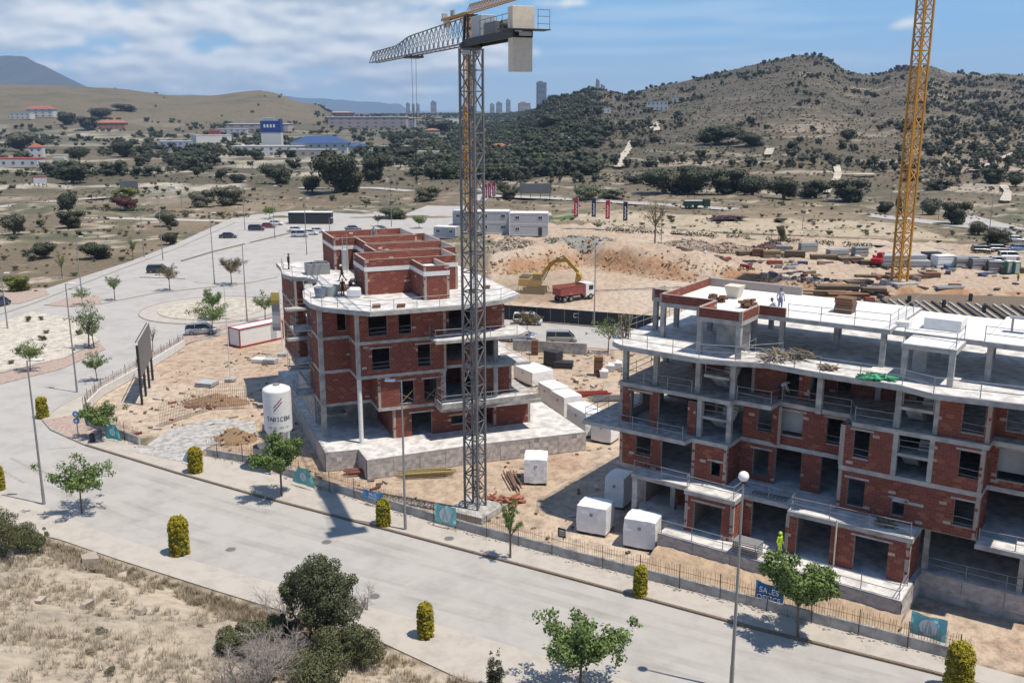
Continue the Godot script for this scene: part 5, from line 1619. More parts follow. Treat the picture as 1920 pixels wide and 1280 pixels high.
func flag_banner(label: String, pos: Vector3, col: Color, h := 6.0) -> void:
	var T := thing("flag_banner", label, "flag", pos, 0.0, "tall banner flags beside the far road")
	var pl := MB.new()
	pl.tube(Vector3.ZERO, Vector3(0, h, 0), 0.06, 0.04, 6)
	part(T, "pole", pl, M.paintwhite)
	var cl := MB.new()
	cl.col = col
	for i in 8:
		var y0 := h * 0.38 + i * h * 0.075
		var y1 := y0 + h * 0.075
		cl.q(Vector3(-1.15, y0, 0.06 * sin(i)), Vector3(-0.05, y0, 0), Vector3(-0.05, y1, 0), Vector3(-1.15, y1, 0.06 * sin(i + 1)))
	part(T, "cloth", cl, M.cloth)
	var mk := MB.new()
	mk.col = Color(0.62, 0.62, 0.64)
	for i in 7: mk.box(Vector3(-0.6 + (0.06 if i % 2 else -0.04), h * 0.46 + i * h * 0.058, 0.1), Vector3(0.34, h * 0.038, 0.02))
	part(T, "printed_mark", mk, M.cloth)

func rubble_heap(label: String, pos: Vector3, r: Vector3, n: int, c: Color, big := 0.7) -> void:
	var mb := MB.new()
	mb.col = c * 0.9
	var rings := [0.0, 0.25, 0.5, 0.75, 1.0]
	var gx := func(k: float, t: float) -> Vector3:
		var x := cos(t) * k * r.x
		var z := sin(t) * k * r.z
		return Vector3(x, gh(pos.x + x, pos.z + z) - pos.y + r.y * 0.85 * pow(1.0 - k, 1.2) - (0.4 if k > 0.99 else 0.0), z)
	for i in 4:
		for j in 16: mb.q(gx.call(rings[i + 1], TAU * (j + 1) / 16.0), gx.call(rings[i + 1], TAU * j / 16.0), gx.call(rings[i], TAU * j / 16.0), gx.call(rings[i], TAU * (j + 1) / 16.0))
	for i in n:
		var t := rng.randf() * TAU
		var k := sqrt(rng.randf())
		var s := rng.randf_range(0.15, 1.0) * rng.randf_range(0.3, 1.0) * big
		mb.col = c * rng.randf_range(0.6, 1.45)
		if rng.randf() < 0.12: mb.col = Color(0.45, 0.43, 0.40)
		if rng.randf() < 0.05: mb.col = Color(0.25, 0.09, 0.05)
		mb.box(gx.call(k * 0.98, t) + Vector3.UP * rng.randf_range(-0.05, 0.2), Vector3(s * 1.5, s * 0.6, s), Basis.from_euler(Vector3(rng.randf_range(-0.7, 0.7), rng.randf() * TAU, rng.randf_range(-0.7, 0.7))))
	solo("rubble_heap", label, "rubble", mb, M.rough, pos)

func rods(mb: MB, a: Vector3, b: Vector3, n: int, spread: float, t: float) -> void:
	for i in n:
		var o := Vector3(rng.randf_range(-1, 1), rng.randf_range(0, 1) * 0.8, rng.randf_range(-1, 1)) * spread
		mb.beam(a + o, b + o * rng.randf_range(0.6, 1.2) + Vector3(0, rng.randf_range(0, 0.05), 0), t)

func make_site() -> void:
	var fa := Fr.new(Vector2(-14.25, -85.6), -21.0)
	var fb := Fr.new(Vector2(8.3, -70.9), 35.0)
	wrapped("white wrapped load nearest the street, marked, on the right of the pair", Vector3(9.94,0,-67.79), 24, Vector3(2.5, 2.35, 2.1))
	wrapped("white wrapped load left of the pair by the starter bars", Vector3(6.55,0,-70.39), 24, Vector3(2.45, 2.3, 2.1))
	wrapped("white wrapped load standing against the concrete frame's corner column", Vector3(8.95,0,-75.59), 28, Vector3(1.7, 2.7, 2.2))
	wrapped("white wrapped load standing alone right of the grey crane", Vector3(2.15,0,-81.02), 4, Vector3(2.05, 2.35, 2.6))
	wrapped("white wrapped load in shade behind the frame's left balcony", Vector3(9.3,0,-91.67), 30, Vector3(2.2, 2.2, 2.0))
	wrapped("white wrapped load nearest in the row along the podium edge", Vector3(7.53,0,-94.49), 65, Vector3(4.0, 2.6, 2.2))
	wrapped("white wrapped load in the middle of the podium edge row", Vector3(5.92,0,-100.26), 65, Vector3(3.0, 2.4, 2.2))
	wrapped("white wrapped load farthest in the podium edge row", Vector3(4.62,0,-104), 65, Vector3(3.4, 2.3, 2.2))
	wrapped("pale wrapped load beside the brick shell's right terrace", Vector3(2.6,0,-113.27), 60, Vector3(4.5, 1.8, 3.0))
	make_silo()
	# red and white container
	var p0 := Vector3(-37.89,0,-130.47)
	var p1 := Vector3(-33.23,0,-136.33)
	var dd := p1 - p0
	var T := thing("site_container", "white site container with red edge frame behind the boundary wall", "container", p0, -atan2(dd.z, dd.x))
	var l := dd.length()
	pbox(T, "shell", Vector3(l * 0.5, 1.35, -1.2), Vector3(l, 2.5, 2.4), M.paintwhite, 0.03)
	var rf := MB.new()
	for z in [0.02, -2.42]:
		for y in [0.12, 2.6]: rf.box(Vector3(l * 0.5, y, z), Vector3(l + 0.1, 0.16, 0.12))
		for x in [0.0, l]: rf.box(Vector3(x, 1.35, z), Vector3(0.16, 2.6, 0.14))
	for x in [0.0, l]:
		for y in [0.12, 2.6]: rf.box(Vector3(x, y, -1.2), Vector3(0.12, 0.16, 2.4))
	part(T, "edge_frame", rf, M.paintred)
	pbox(T, "door", Vector3(l * 0.78, 1.25, 0.01), Vector3(0.95, 2.1, 0.06), M.paintgrey, 0.01)
	# black billboard seen edge-on
	p0 = Vector3(-41.6,0,-103.8)
	p1 = Vector3(-44.1,0,-113.99)
	T = thing("billboard", "tall dark steel billboard frame standing beside the boundary wall", "billboard")
	for i in 4:
		var p := p0.lerp(p1, i / 3.0)
		pbox(T, "post", p + Vector3.UP * 3.4, Vector3(0.22, 6.8, 0.22), M.darksteel)
	var pn := MB.new()
	var nrm := (p1 - p0).cross(Vector3.UP).normalized() * 0.16
	for k in 4:
		var y := 3.0 + k * 1.05
		pn.hexa([p0 + nrm * 1.0 + Vector3.UP * y, p0 + nrm * 0.7 + Vector3.UP * y, p1 + nrm * 0.7 + Vector3.UP * y, p1 + nrm + Vector3.UP * y, p0 + nrm + Vector3.UP * (y + 1.03), p0 + nrm * 0.7 + Vector3.UP * (y + 1.03), p1 + nrm * 0.7 + Vector3.UP * (y + 1.03), p1 + nrm + Vector3.UP * (y + 1.03)])
	part(T, "panel", pn, M.steel)
	var cr := MB.new()
	for k in 5: cr.beam(p0 - nrm * 0.8 + Vector3.UP * (3.0 + k * 1.04), p1 - nrm * 0.8 + Vector3.UP * (3.0 + k * 1.04), 0.08)
	part(T, "cross_rail", cr, M.darksteel)
	# cabins
	cabin("two storey white cabin stack nearest the lawn, with a dark doorway", Vector3(4.26,2,-240.21), 3, 9.4, 5.0, 2)
	cabin("two storey white cabin stack directly behind the grey crane mast", Vector3(-4.34,1.99,-244.66), 3, 7.4, 5.0, 2, false)
	cabin("two storey white cabin stack at the left end of the cabin row", Vector3(-11.77,1.09,-253.12), 3, 7.0, 5.0, 2, false)
	cabin("single storey cabin in front of the cabin row beside the car park", Vector3(-16.74,0.4,-247.5), 20, 6.0, 3.0, 1, false)
	var sh := pbox(thing("grey_shed_roof", "long low grey metal roof behind the white cabins", "shed", Vector3(0,1.16,-269.61)), "roof", Vector3(0, 3.0, 0), Vector3(22, 0.5, 7), M.paintgrey, 0.1)
	pbox(sh.get_parent(), "wall", Vector3(0, 1.4, 0), Vector3(21.5, 2.8, 6.6), M.paintgrey)
	for i in 3: pbox(sh.get_parent(), "roof_seam", Vector3(-7.0 + i * 7.0, 3.28, 0), Vector3(0.2, 0.08, 7), M.darksteel)
	# black hoarding along the yard
	T = thing("black_hoarding", "long black corrugated hoarding between the yard and the back street", "hoarding")
	p0 = Vector3(-2.55,0,-150.06)
	p1 = Vector3(23.11,0,-140.51)
	for i in 12:
		var a := p0.lerp(p1, i / 12.0)
		var b := p0.lerp(p1, (i + 0.985) / 12.0)
		var bs := Basis((b - a).normalized(), Vector3.UP, (b - a).normalized().cross(Vector3.UP))
		var mb := MB.new()
		mb.col = Color(0.02, 0.024, 0.035)
		for k in 7: mb.chamf((a + b) * 0.5 + Vector3.UP * (0.17 + k * 0.33), Vector3(a.distance_to(b), 0.335, 0.08), 0.02, bs)
		part(T, "panel", mb, M.plain)
	var fs := MB.new()
	var c := p0.lerp(p1, 0.49) + Vector3(0, 1.5, 0.1)
	for e in [[0, 0.3, 1.0, 0.05], [0, -0.3, 1.0, 0.05], [0.5, 0, 0.05, 0.62], [-0.5, 0, 0.05, 0.62]]: fs.box(c + Vector3(e[0], e[1], 0), Vector3(e[2], e[3], 0.03))
	part(T, "sign_frame", fs, M.paintwhite)
	# low walls behind the shells
	p0 = Vector3(0.15,0,-129.24)
	p1 = Vector3(10.13,0,-126.83)
	pbox(thing("low_wall", "low grey concrete wall in front of the parked vans", "wall"), "wall_panel", (p0 + p1) * 0.5 + Vector3.UP * 0.75, Vector3(p0.distance_to(p1), 1.5, 0.25), M.concrete, 0.02, Basis((p1 - p0).normalized(), Vector3.UP, (p1 - p0).normalized().cross(Vector3.UP)))
	stacked("pallet_stack", "stack of black crates with a pale top behind the brick shell", "crates", Vector3(5.34,0,-121.17), 40, Vector3(2.0, 1.9, 1.5), 2, M.darksteel)
	stacked("pallet_stack", "low black crate right of the taller crate stack", "crates", Vector3(6.67,0,-120.09), 10, Vector3(2.4, 0.8, 1.5), 1, M.darksteel)
	stacked("brick_pallet", "tall brown stack of bricks standing alone on the sand", "bricks", Vector3(10.79,0,-116.21), 5, Vector3(1.1, 2.4, 1.0), 10, M.rust)
	stacked("brick_pallet", "brick stack with a pale cap against the low concrete wall", "bricks", Vector3(3.11,0,-126.83), 5, Vector3(0.9, 2.0, 0.9), 9, M.rust)
	for e in [[Vector3(12.46,0,-118.25), "white bulk bag between the brick stack and the frame"], [Vector3(11.39,0,-115.46), "smaller white bulk bag in front of another bag"], [Vector3(13.55,0,-119.56), "white bulk bag nearest the frame's corner"]]:
		var mb := MB.new()
		mb.col = Color(0.66, 0.66, 0.68)
		mb.hexa([Vector3(-0.46, 0, 0.42), Vector3(0.44, 0, 0.46), Vector3(0.46, 0, -0.42), Vector3(-0.43, 0, -0.45), Vector3(-0.56, 0.8, 0.5), Vector3(0.52, 0.76, 0.55), Vector3(0.55, 0.84, -0.5), Vector3(-0.5, 0.78, -0.54)])
		mb.hexa([Vector3(-0.52, 0.76, 0.48), Vector3(0.5, 0.74, 0.5), Vector3(0.5, 0.78, -0.48), Vector3(-0.48, 0.75, -0.5), Vector3(-0.2, 1.05, 0.22), Vector3(0.26, 1.1, 0.18), Vector3(0.2, 1.02, -0.24), Vector3(-0.24, 1.08, -0.2)])
		solo("bulk_bag", e[1], "bag", mb, M.cloth, e[0], 0.0, "white bulk bags by the frame")
	for e in [[Vector3(9.14,0,-107.14), "loose red pipes and boards lying beside the frame", Color(0.3, 0.05, 0.04)], [Vector3(11.25,0,-105.45), "grey steel props piled against the frame's left side", Color(0.24, 0.24, 0.24)], [Vector3(0,0,-80.26), "two long boards lying on the sand right of the crane mast", Color(0.2, 0.12, 0.09)], [Vector3(-7.7,0,-81.8), "bundle of yellowish planks at the foot of the podium wall", Color(0.36, 0.28, 0.12)], [Vector3(-12.6,0,-82.46), "reddish planks beside the podium's near corner", Color(0.28, 0.12, 0.09)], [Vector3(17.82,0,-65.97), "dark bundle of steel props leaning on the podium edge", Color(0.05, 0.045, 0.045)]]:
		var mb := MB.new()
		mb.col = e[2]
		var ax := Vector3(2.2, 0, -0.3)
		if String(e[1]).begins_with("two"): ax = Vector3(0.35, 0, 1.7)
		if String(e[1]).begins_with("dark bundle"): ax = Vector3(0.2, 1.1, -0.3)
		rods(mb, -ax, ax, 14, 0.5, 0.09)
		solo("timber_pile" if e[2].r > e[2].b else "prop_pile", e[1], "boards", mb, M.rough, e[0] + Vector3.UP * 0.1)
	# yard: materials stored behind the sand
	var yard := [[50.49,-206.13,4,0.9,2,0],[52.63,-204.57,2.5,1.6,1.5,2],[55.07,-203.02,3.6,1.5,1.6,1],[60.09,-212.69,3,1.2,2,3],[59.93,-203.02,4.2,1.4,2,0],[65.65,-212.69,3.8,1.8,2,3],[65.19,-199.98,5.5,1,2,0],[69.49,-204.57,4.4,1.5,2,3],[70.15,-198.5,5,0.7,2.5,0],[74.27,-204.57,3,2,2,3],[72.53,-193.46,3.5,0.8,2,0],[78.24,-192.06,9,2.2,3,4],[81.11,-190.69,4,1.3,2.5,4],[85.03,-194.16,3.5,2.4,2,5],[85.71,-190.01,4,2.4,2.4,6],[88.04,-190.01,3.6,1.8,2,6],[89.76,-188.66,4.5,2.2,2.4,3],[91.87,-187.33,4.4,2.2,2.4,3],[93.33,-186.02,3,1,2,0],[94.26,-184.73,4,2,2.2,3],[95.87,-182.82,4,1.1,2.2,0],[67.49,-177.32,7,0.5,1.4,0],[72.98,-176.14,8,0.7,1.6,2],[62.5,-171.57,5,0.5,2,0],[57.89,-169.12,7.5,0.6,2.4,0],[54.98,-168.67,8,0.9,2.4,1],[59.01,-166.56,7,0.7,2.4,2],[63.82,-167.14,4,0.6,2,0],[49.33,-168.71,8,1,2.6,1],[45.96,-171.82,6,1,2,0],[51.64,-163.77,9,0.8,2.2,1],[77.91,-177.32,3,1,2,2],[76.46,-166.16,5,0.4,1.5,3]]
	var ym := [M.oldwood, M.wood, M.rust, M.galv, M.paintgrey, M.darksteel, M.wrap]
	var yn := ["low stack of weathered formwork boards", "stack of yellow formwork boards", "rusty stack of steel shuttering", "stack of grey steel props and frames", "stack of grey concrete blocks", "dark metal bin", "white wrapped stack"]
	var yc := ["boards", "boards", "shuttering", "props", "blocks", "bin", "pallet load"]
	for i in yard.size():
		var e: Array = yard[i]
		var near := "" if e[1] < -178.0 else " nearer the concrete frame"
		stacked(["formwork_stack", "formwork_stack", "shuttering_stack", "prop_stack", "block_stack", "metal_bin", "wrapped_stack"][e[5]], "%s in the yard%s" % [yn[e[5]], near], yc[e[5]], Vector3(e[0], gh(e[0], e[1]), e[1]), rng.randf_range(-14, 20), Vector3(e[2], e[3], e[4]), maxi(2, int(e[3] / 0.22)), ym[e[5]], "%s in the yard%s" % [yn[e[5]], near], 0.05)
	for e in [Vector3(94.74,2,-182.19), Vector3(95.85,2,-181.57)]:
		var side := "left" if e.x < 100.0 else "right"
		var mb := MB.new()
		mb.col = Color(0.02, 0.16, 0.09)
		mb.chamf(Vector3(0, 1.15, 0), Vector3(1.15, 2.3, 1.15), 0.12)
		var o := thing("portable_toilet", "%s one of the two green portable toilet cabins by the cars" % side, "toilet", e, 0.1, "green toilet cabins")
		part(o, "cabin", mb, M.plain)
		pbox(o, "roof", Vector3(0, 2.35, 0), Vector3(1.1, 0.18, 1.1), M.paintwhite, 0.07)
		pbox(o, "door", Vector3(0, 1.1, 0.58), Vector3(0.75, 1.9, 0.05), M.paintgrey, 0.02)
	rubble_heap("pale heap of broken concrete in front of the white cabins", Vector3(-0.94,2.53,-212.3), Vector3(6.5, 3.4, 4.0), 420, Color(0.38, 0.31, 0.24))
	rubble_heap("long grey and tan rubble heap at the top of the earth bank", Vector3(39.59,2.04,-215.82), Vector3(11, 2.6, 5), 520, Color(0.34, 0.27, 0.21))
	rubble_heap("tan rubble heap left of the yard stacks", Vector3(47.31,2,-212.67), Vector3(9, 2.2, 4), 380, Color(0.33, 0.25, 0.19))
	rubble_heap("greenish grey rubble on the crest of the earth mound", Vector3(15.2,4.06,-210.59), Vector3(8, 1.4, 3.5), 240, Color(0.30, 0.29, 0.25))
	rubble_heap("dark heap of twisted steel beside the tan rubble heap", Vector3(58.87,1.99,-217.05), Vector3(5, 2.0, 3), 200, Color(0.13, 0.08, 0.07))
	# joists laid out behind the frame, waiting for their slab
	T = thing("joist_deck", "deck of diagonal joists being laid behind the concrete frame on the right", "deck")
	slab(T, "formwork_deck", [Vector2(58.46,-152.76),Vector2(65.86,-158.39),Vector2(84.84,-155.53),Vector2(91.62,-145.01),Vector2(77.95,-122.33),Vector2(56,-133.62)], 2.3, 2.5, M.oldwood)
	var jt := [Vector2(59.43,-152.63),Vector2(90.18,-144.02)]
	var jb := [Vector2(57.27,-133.07),Vector2(83.76,-120.62)]
	for i in 26:
		var ja: Vector2 = jt[0].lerp(jt[1], i / 25.0)
		var je: Vector2 = jb[0].lerp(jb[1], i / 25.0)
		var mb := MB.new()
		mb.beam(Vector3(ja.x, 2.66, ja.y), Vector3(je.x, 2.66, je.y), 0.3, 0.26)
		part(T, "joist", mb, M.concrete if i % 3 else M.darksteel)
		if i % 2 == 0: pbox(T, "prop", Vector3(je.x, 1.2, je.y), Vector3(0.12, 2.3, 0.12), M.darksteel)
	for e in [Vector2(62.9,-149.95),Vector2(66.89,-146.51),Vector2(71.14,-142.41),Vector2(75.55,-137.78),Vector2(73.44,-151.73)]:
		pbox(T, "column_stub", Vector3(e.x, 3.1, e.y), Vector3(0.45, 1.2, 0.45), M.darksteel)
	# loose boards, tins and offcuts between the stacks
	var lit := MB.new()
	for i in 700:
		var q := Vector2(rng.randf_range(36.0, 92.0), rng.randf_range(-212.0, -152.0))
		if fine.get_noise_2d(q.x * 0.8, q.y * 0.8) < rng.randf_range(-0.2, 0.3): continue
		lit.col = [Color(0.30, 0.22, 0.14), Color(0.14, 0.10, 0.08), Color(0.35, 0.35, 0.35), Color(0.10, 0.10, 0.12), Color(0.55, 0.53, 0.5), Color(0.24, 0.06, 0.04), Color(0.06, 0.12, 0.25)][[0, 0, 1, 1, 2, 2, 3, 3, 4, 5, 6][rng.randi() % 11]] * rng.randf_range(0.6, 1.2)
		var sz := rng.randf_range(0.2, 0.9)
		lit.box(Vector3(q.x, gh(q.x, q.y) + sz * 0.25, q.y), Vector3(sz * rng.randf_range(0.6, 4.0), sz * rng.randf_range(0.3, 1.1), sz), Basis(Vector3.UP, rng.randf() * TAU))
	solo("yard_clutter", "loose boards, tins and offcuts strewn between the yard stacks", "clutter", lit, M.rough, Vector3.ZERO, 0.0, "", "stuff")
	var cld := MB.new()
	for i in 700:
		var q := Vector2(rng.randf_range(-6.0, 60.0), 0.0)
		q.y = tabv(BANK, q.x) - absf(rng.randfn(2.5, 3.5))
		cld.col = Color(0.40, 0.27, 0.17) * rng.randf_range(0.7, 1.25)
		var sz := rng.randf_range(0.1, 0.42)
		cld.box(Vector3(q.x, gh(q.x, q.y) + sz * 0.1, q.y), Vector3(sz * 1.3, sz * 0.8, sz), Basis.from_euler(Vector3(rng.randf(), rng.randf() * TAU, rng.randf())))
	solo("earth_clods", "brown clods of earth lying along the cut bank", "earth", cld, M.rough, Vector3.ZERO, 0.0, "", "stuff")
	# banners on the wall fence
	banner_between("teal_banner", "teal banner with a pale sail emblem at the right end of the wall", Vector3(24.72,0,-53.96), Vector3(26.41,0,-52.75), 0.75, 2.25, Color(0.20, 0.50, 0.54), 0)
	banner_between("teal_banner", "teal banner with a pale emblem just left of the crane foot", Vector3(-5.94,0,-71.19), Vector3(-4.23,0,-70.19), 0.5, 2.05, Color(0.22, 0.54, 0.54), 0)
	banner_between("teal_banner", "crumpled teal banner right of the silo tree", Vector3(-19.16,0,-79.88), Vector3(-16.8,0,-78.16), 0.4, 2.0, Color(0.18, 0.44, 0.46), 2)
	banner_between("teal_banner", "crumpled teal banner at the wall corner by the ramp", Vector3(-40.56,0,-91.83), Vector3(-38.58,0,-90.87), 0.3, 1.9, Color(0.08, 0.36, 0.38), 2)
	banner_between("sales_banner", "blue banner with white sales office lettering behind the street tree", Vector3(16.27,0,-58.42), Vector3(17.83,0,-57.37), 0.5, 2.0, Color(0.02, 0.16, 0.38), 1)
	banner_between("sales_banner", "small blue and white banner folded over the wall left of the crane", Vector3(-12.27,0,-75.59), Vector3(-10.47,0,-74.47), 0.6, 1.5, Color(0.10, 0.26, 0.48), 1)
	banner_between("sales_banner", "crumpled blue and white banner beside the clipped shrub near the ramp", Vector3(-30.61,0,-85.19), Vector3(-28.53,0,-83.8), 0.3, 1.4, Color(0.30, 0.46, 0.62), 2)
	var sg := thing("notice_board", "small dark notice board with white lines hung on the wall", "sign", Vector3(3.75,0,-67.42), 0.0)
	pbox(sg, "board", Vector3(0, 1.15, 0.1), Vector3(0.65, 0.75, 0.05), M.darksteel, 0.01, dirs(32))
	for i in 3: pbox(sg, "printed_line", Vector3(0, 0.98 + i * 0.17, 0.13), Vector3(0.45, 0.1, 0.05), M.paintwhite, 0.0, dirs(32))
	for e in [[Vector3(17.5,1.97,-255.2), Color(0.42, 0.02, 0.06), "red banner flag leftmost of the four by the lawn"], [Vector3(22.3,1.78,-256.81), Color(0.03, 0.04, 0.09), "dark blue banner flag second from the lawn"], [Vector3(25.5,1.8,-251.84), Color(0.42, 0.03, 0.05), "red banner flag third from the lawn"], [Vector3(29.54,1.84,-247.01), Color(0.03, 0.03, 0.05), "dark banner flag farthest from the lawn"], [Vector3(-8.47,0,-334.46), Color(0.36, 0.03, 0.08), "red banner flag leftmost behind the cabins"], [Vector3(-7.26,0,-338.33), Color(0.3, 0.05, 0.12), "purple red banner flag in the middle behind the cabins"], [Vector3(-5.84,0,-342.29), Color(0.28, 0.03, 0.08), "dark red banner flag rightmost behind the cabins"]]:
		flag_banner(e[2], e[0], e[1], 8.0)
	var lw := MB.new()
	lw.col = Color(0.06, 0.13, 0.03)
	lw.prism([Vector2(9.32,-291.02),Vector2(21.12,-306.35),Vector2(16.86,-282.51),Vector2(8.86,-266.88)], 0.1, 0.5)
	var lo := solo("lawn", "", "", lw, M.rough)
	lo.set_meta("kind", "structure")
	for e in [[Vector3(8.79,0,-363.54), 12.0, 6.0, "large grey billboard seen from behind near the banner flags"], [Vector3(-148.6,0,-377.57), 7.0, 6.0, "blue grey billboard frame behind the yellow green bush"], [Vector3(-203.74,0,-420.75), 5.5, 5.0, "white billboard with red print on the left field"]]:
		var o := thing("hoarding_board", e[3], "billboard", e[0], 0.05)
		for i in 4: pbox(o, "post", Vector3((i - 1.5) * e[1] * 0.3, e[2] * 0.5, -0.2), Vector3(0.2, e[2], 0.2), M.darksteel)
		var mm: Material = M.paintwhite if e[1] == 5.5 else M.steel
		for i in 3: pbox(o, "panel", Vector3((i - 1) * e[1] / 3.0, e[2] * 0.68, 0), Vector3(e[1] / 3.0 - 0.04, e[2] * 0.62, 0.12), mm, 0.02)
		if e[1] == 5.5: pbox(o, "printed_band", Vector3(0, e[2] * 0.93, 0.08), Vector3(e[1] * 0.98, 0.5, 0.05), M.paintred)
	var bc := thing("black_container", "long black flat container at the back of the car park", "container", Vector3(-59.13,0,-283.9), -0.02)
	pbox(bc, "shell", Vector3(0, 1.7, 0), Vector3(12.6, 3.3, 3.0), M.darksteel, 0.05)
	pbox(bc, "roof_edge", Vector3(0, 3.4, 0), Vector3(12.8, 0.16, 3.2), M.paintwhite, 0.02)
	# traffic sign and bin at the corner
	var ts := thing("traffic_sign", "post with two round blue traffic signs at the street corner", "sign", Vector3(-43.51,0,-91.83))
	pbox(ts, "post", Vector3(0, 1.45, 0), Vector3(0.08, 2.9, 0.08), M.galv)
	for y in [2.0, 2.7]:
		var mb := MB.new()
		mb.tube(Vector3(0, y, 0.05), Vector3(0, y, 0.08), 0.33, 0.33, 18)
		var o := part(ts, "sign_disc", mb, M.blueplastic)
		var ar := MB.new()
		ar.tri(Vector3(-0.14, y - 0.05, 0.09), Vector3(0.14, y - 0.05, 0.09), Vector3(0, y + 0.2, 0.09))
		ar.box(Vector3(0, y - 0.12, 0.09), Vector3(0.08, 0.16, 0.005))
		part(o, "arrow", ar, M.paintwhite)
	var bn := MB.new()
	bn.lathe(Vector3.ZERO, [Vector2(0.2, 0), Vector2(0.24, 0.1), Vector2(0.26, 0.85), Vector2(0.22, 0.95), Vector2(0.2, 0.9), Vector2(0, 0.9)], 14)
	solo("litter_bin", "black cylindrical litter bin on the corner pavement", "bin", bn, M.darksteel, Vector3(-41.71,0,-90.87))
	for e in [[Vector3(-14.19,0,-68.16), "oval drain cover on the road below the crane shadow"], [Vector3(-21.16,0,-66.87), "drain cover on the near lane left of the large bush"], [Vector3(-9.34,0,-59.66), "drain cover on the near lane right of the large bush"], [Vector3(-4.84,0,-68.54), "square cover in the far pavement left of the crane"]]:
		var mb := MB.new()
		mb.tube(Vector3(0, -0.02, 0), Vector3(0, 0.012, 0), 0.36, 0.34, 18)
		var o := thing("manhole_cover", e[1], "manhole", e[0] + Vector3.UP * (0.12 if String(e[1]).begins_with("square") else 0.006))
		part(o, "lid", mb, M.steel)
		var rg := MB.new()
		rg.lathe(Vector3.ZERO, [Vector2(0.45, 0.0), Vector2(0.44, 0.014), Vector2(0.37, 0.014), Vector2(0.365, 0.0)], 18)
		part(o, "ring", rg, M.kerbpale)
	# crumbs of brick, board ends and stones lying about the site
	var deb := MB.new()
	var sp := PackedVector2Array(SITE)
	for i in 2600:
		var q := Vector2(rng.randf_range(-46.0, 30.0), rng.randf_range(-128.0, -52.0))
		if not Geometry2D.is_point_in_polygon(q, sp): continue
		var ra := q - fa.O
		var rb2 := q - fb.O
		var ua := ra.dot(fa.U)
		var va := ra.dot(fa.W)
		var ub := rb2.dot(fb.U)
		var vb := rb2.dot(fb.W)
		if ua > -3.8 and ua < 21.4 and va > -4.9 and va < 30.0: continue
		if ub > -1.2 and ub < 30.0 and vb > -3.2 and vb < 16.0: continue
		if vb < -5.6 and ub > -14.0: continue
		if fine.get_noise_2d(q.x * 1.2, q.y * 1.2) < rng.randf_range(-0.3, 0.25): continue
		deb.col = [Color(0.26, 0.09, 0.06), Color(0.45, 0.36, 0.28), Color(0.3, 0.22, 0.14), Color(0.5, 0.48, 0.45), Color(0.16, 0.13, 0.11)][[0, 0, 1, 1, 1, 2, 2, 3, 3, 4][rng.randi() % 10]] * rng.randf_range(0.7, 1.15)
		var sz := rng.randf_range(0.06, 0.26)
		deb.box(Vector3(q.x, sz * 0.25, q.y), Vector3(sz * rng.randf_range(0.8, 4.5), sz * 0.6, sz), Basis.from_euler(Vector3(rng.randf_range(-0.2, 0.2), rng.randf() * TAU, rng.randf_range(-0.2, 0.2))))
	solo("site_debris", "crumbs of brick, board ends and stones lying about the sand of the site", "debris", deb, M.rough, Vector3.ZERO, 0.0, "", "stuff")
	var net := MB.new()
	for i in 60:
		net.col = Color(0.30, 0.11, 0.07) * rng.randf_range(0.6, 1.3)
		var q := Vector3(rng.randf_range(-2.2, 2.6), rng.randf_range(0.02, 0.2), rng.randf_range(-0.8, 0.8))
		net.box(q, Vector3(rng.randf_range(0.3, 1.0), 0.03, rng.randf_range(0.15, 0.4)), Basis.from_euler(Vector3(rng.randf_range(-0.5, 0.5), rng.randf() * TAU, rng.randf_range(-0.5, 0.5))))
	solo("orange_netting", "crumpled orange safety netting on the sand beside the crane foot", "netting", net, M.cloth, Vector3(-1.58,0,-76.28))
	# ramp and rebar cage by the silo
	T = thing("ramp_slab", "white concrete ramp slab opening onto the pavement", "ramp")
	slab(T, "ramp_deck", [Vector2(-36.14,-87.8),Vector2(-35.39,-94.83),Vector2(-31.66,-98.39),Vector2(-27.21,-97.3),Vector2(-25.83,-92.82),Vector2(-29.44,-90.09),Vector2(-30.96,-85.19)], -0.06, 0.14, M.concrete)
	T = thing("rebar_cage", "tall brown rebar mats standing around the ramp pit", "rebar")
	for e in [[Vector3(-36.75,0,-95.88), Vector3(-33.26,0,-101.8), 2.4], [Vector3(-33.26,0,-101.8), Vector3(-29,0,-102.39), 3.0]]:
		var mb := MB.new()
		var a: Vector3 = e[0]
		var b: Vector3 = e[1]
		var n := int(a.distance_to(b) / 0.2)
		for i in n:
			var p := a.lerp(b, float(i) / n)
			mb.beam(p, p + Vector3.UP * (e[2] + rng.randf_range(-0.2, 0.3)), 0.025)
		for k in 7: mb.beam(a + Vector3.UP * e[2] * k / 7.0, b + Vector3.UP * e[2] * k / 7.0, 0.02)
		part(T, "rebar_mat", mb, M.rust, "stuff")
	rubble_heap("brown earth heap inside the ramp pit", Vector3(-27.83,0,-91.83), Vector3(2.6, 1.6, 2.0), 60, Color(0.30, 0.20, 0.12), 0.3)
	rubble_heap("low earth bank behind the rebar mats", Vector3(-33.45,0,-104.41), Vector3(4.5, 1.3, 2.0), 60, Color(0.30, 0.2, 0.13), 0.3)
	var mx := thing("mortar_hopper", "grey steel mortar hopper beside the silo", "hopper", Vector3(-23.08,0,-84.63), 0.2)
	var hm := MB.new()
	hm.lathe(Vector3.ZERO, [Vector2(0.7, 0.1), Vector2(0.9, 0.6), Vector2(0.95, 1.9), Vector2(0.85, 1.9), Vector2(0.8, 0.7), Vector2(0, 0.6)], 14)
	part(mx, "drum", hm, M.galv)
	pbox(mx, "frame", Vector3(0, 0.08, 0), Vector3(2.0, 0.16, 2.0), M.steel, 0.02)
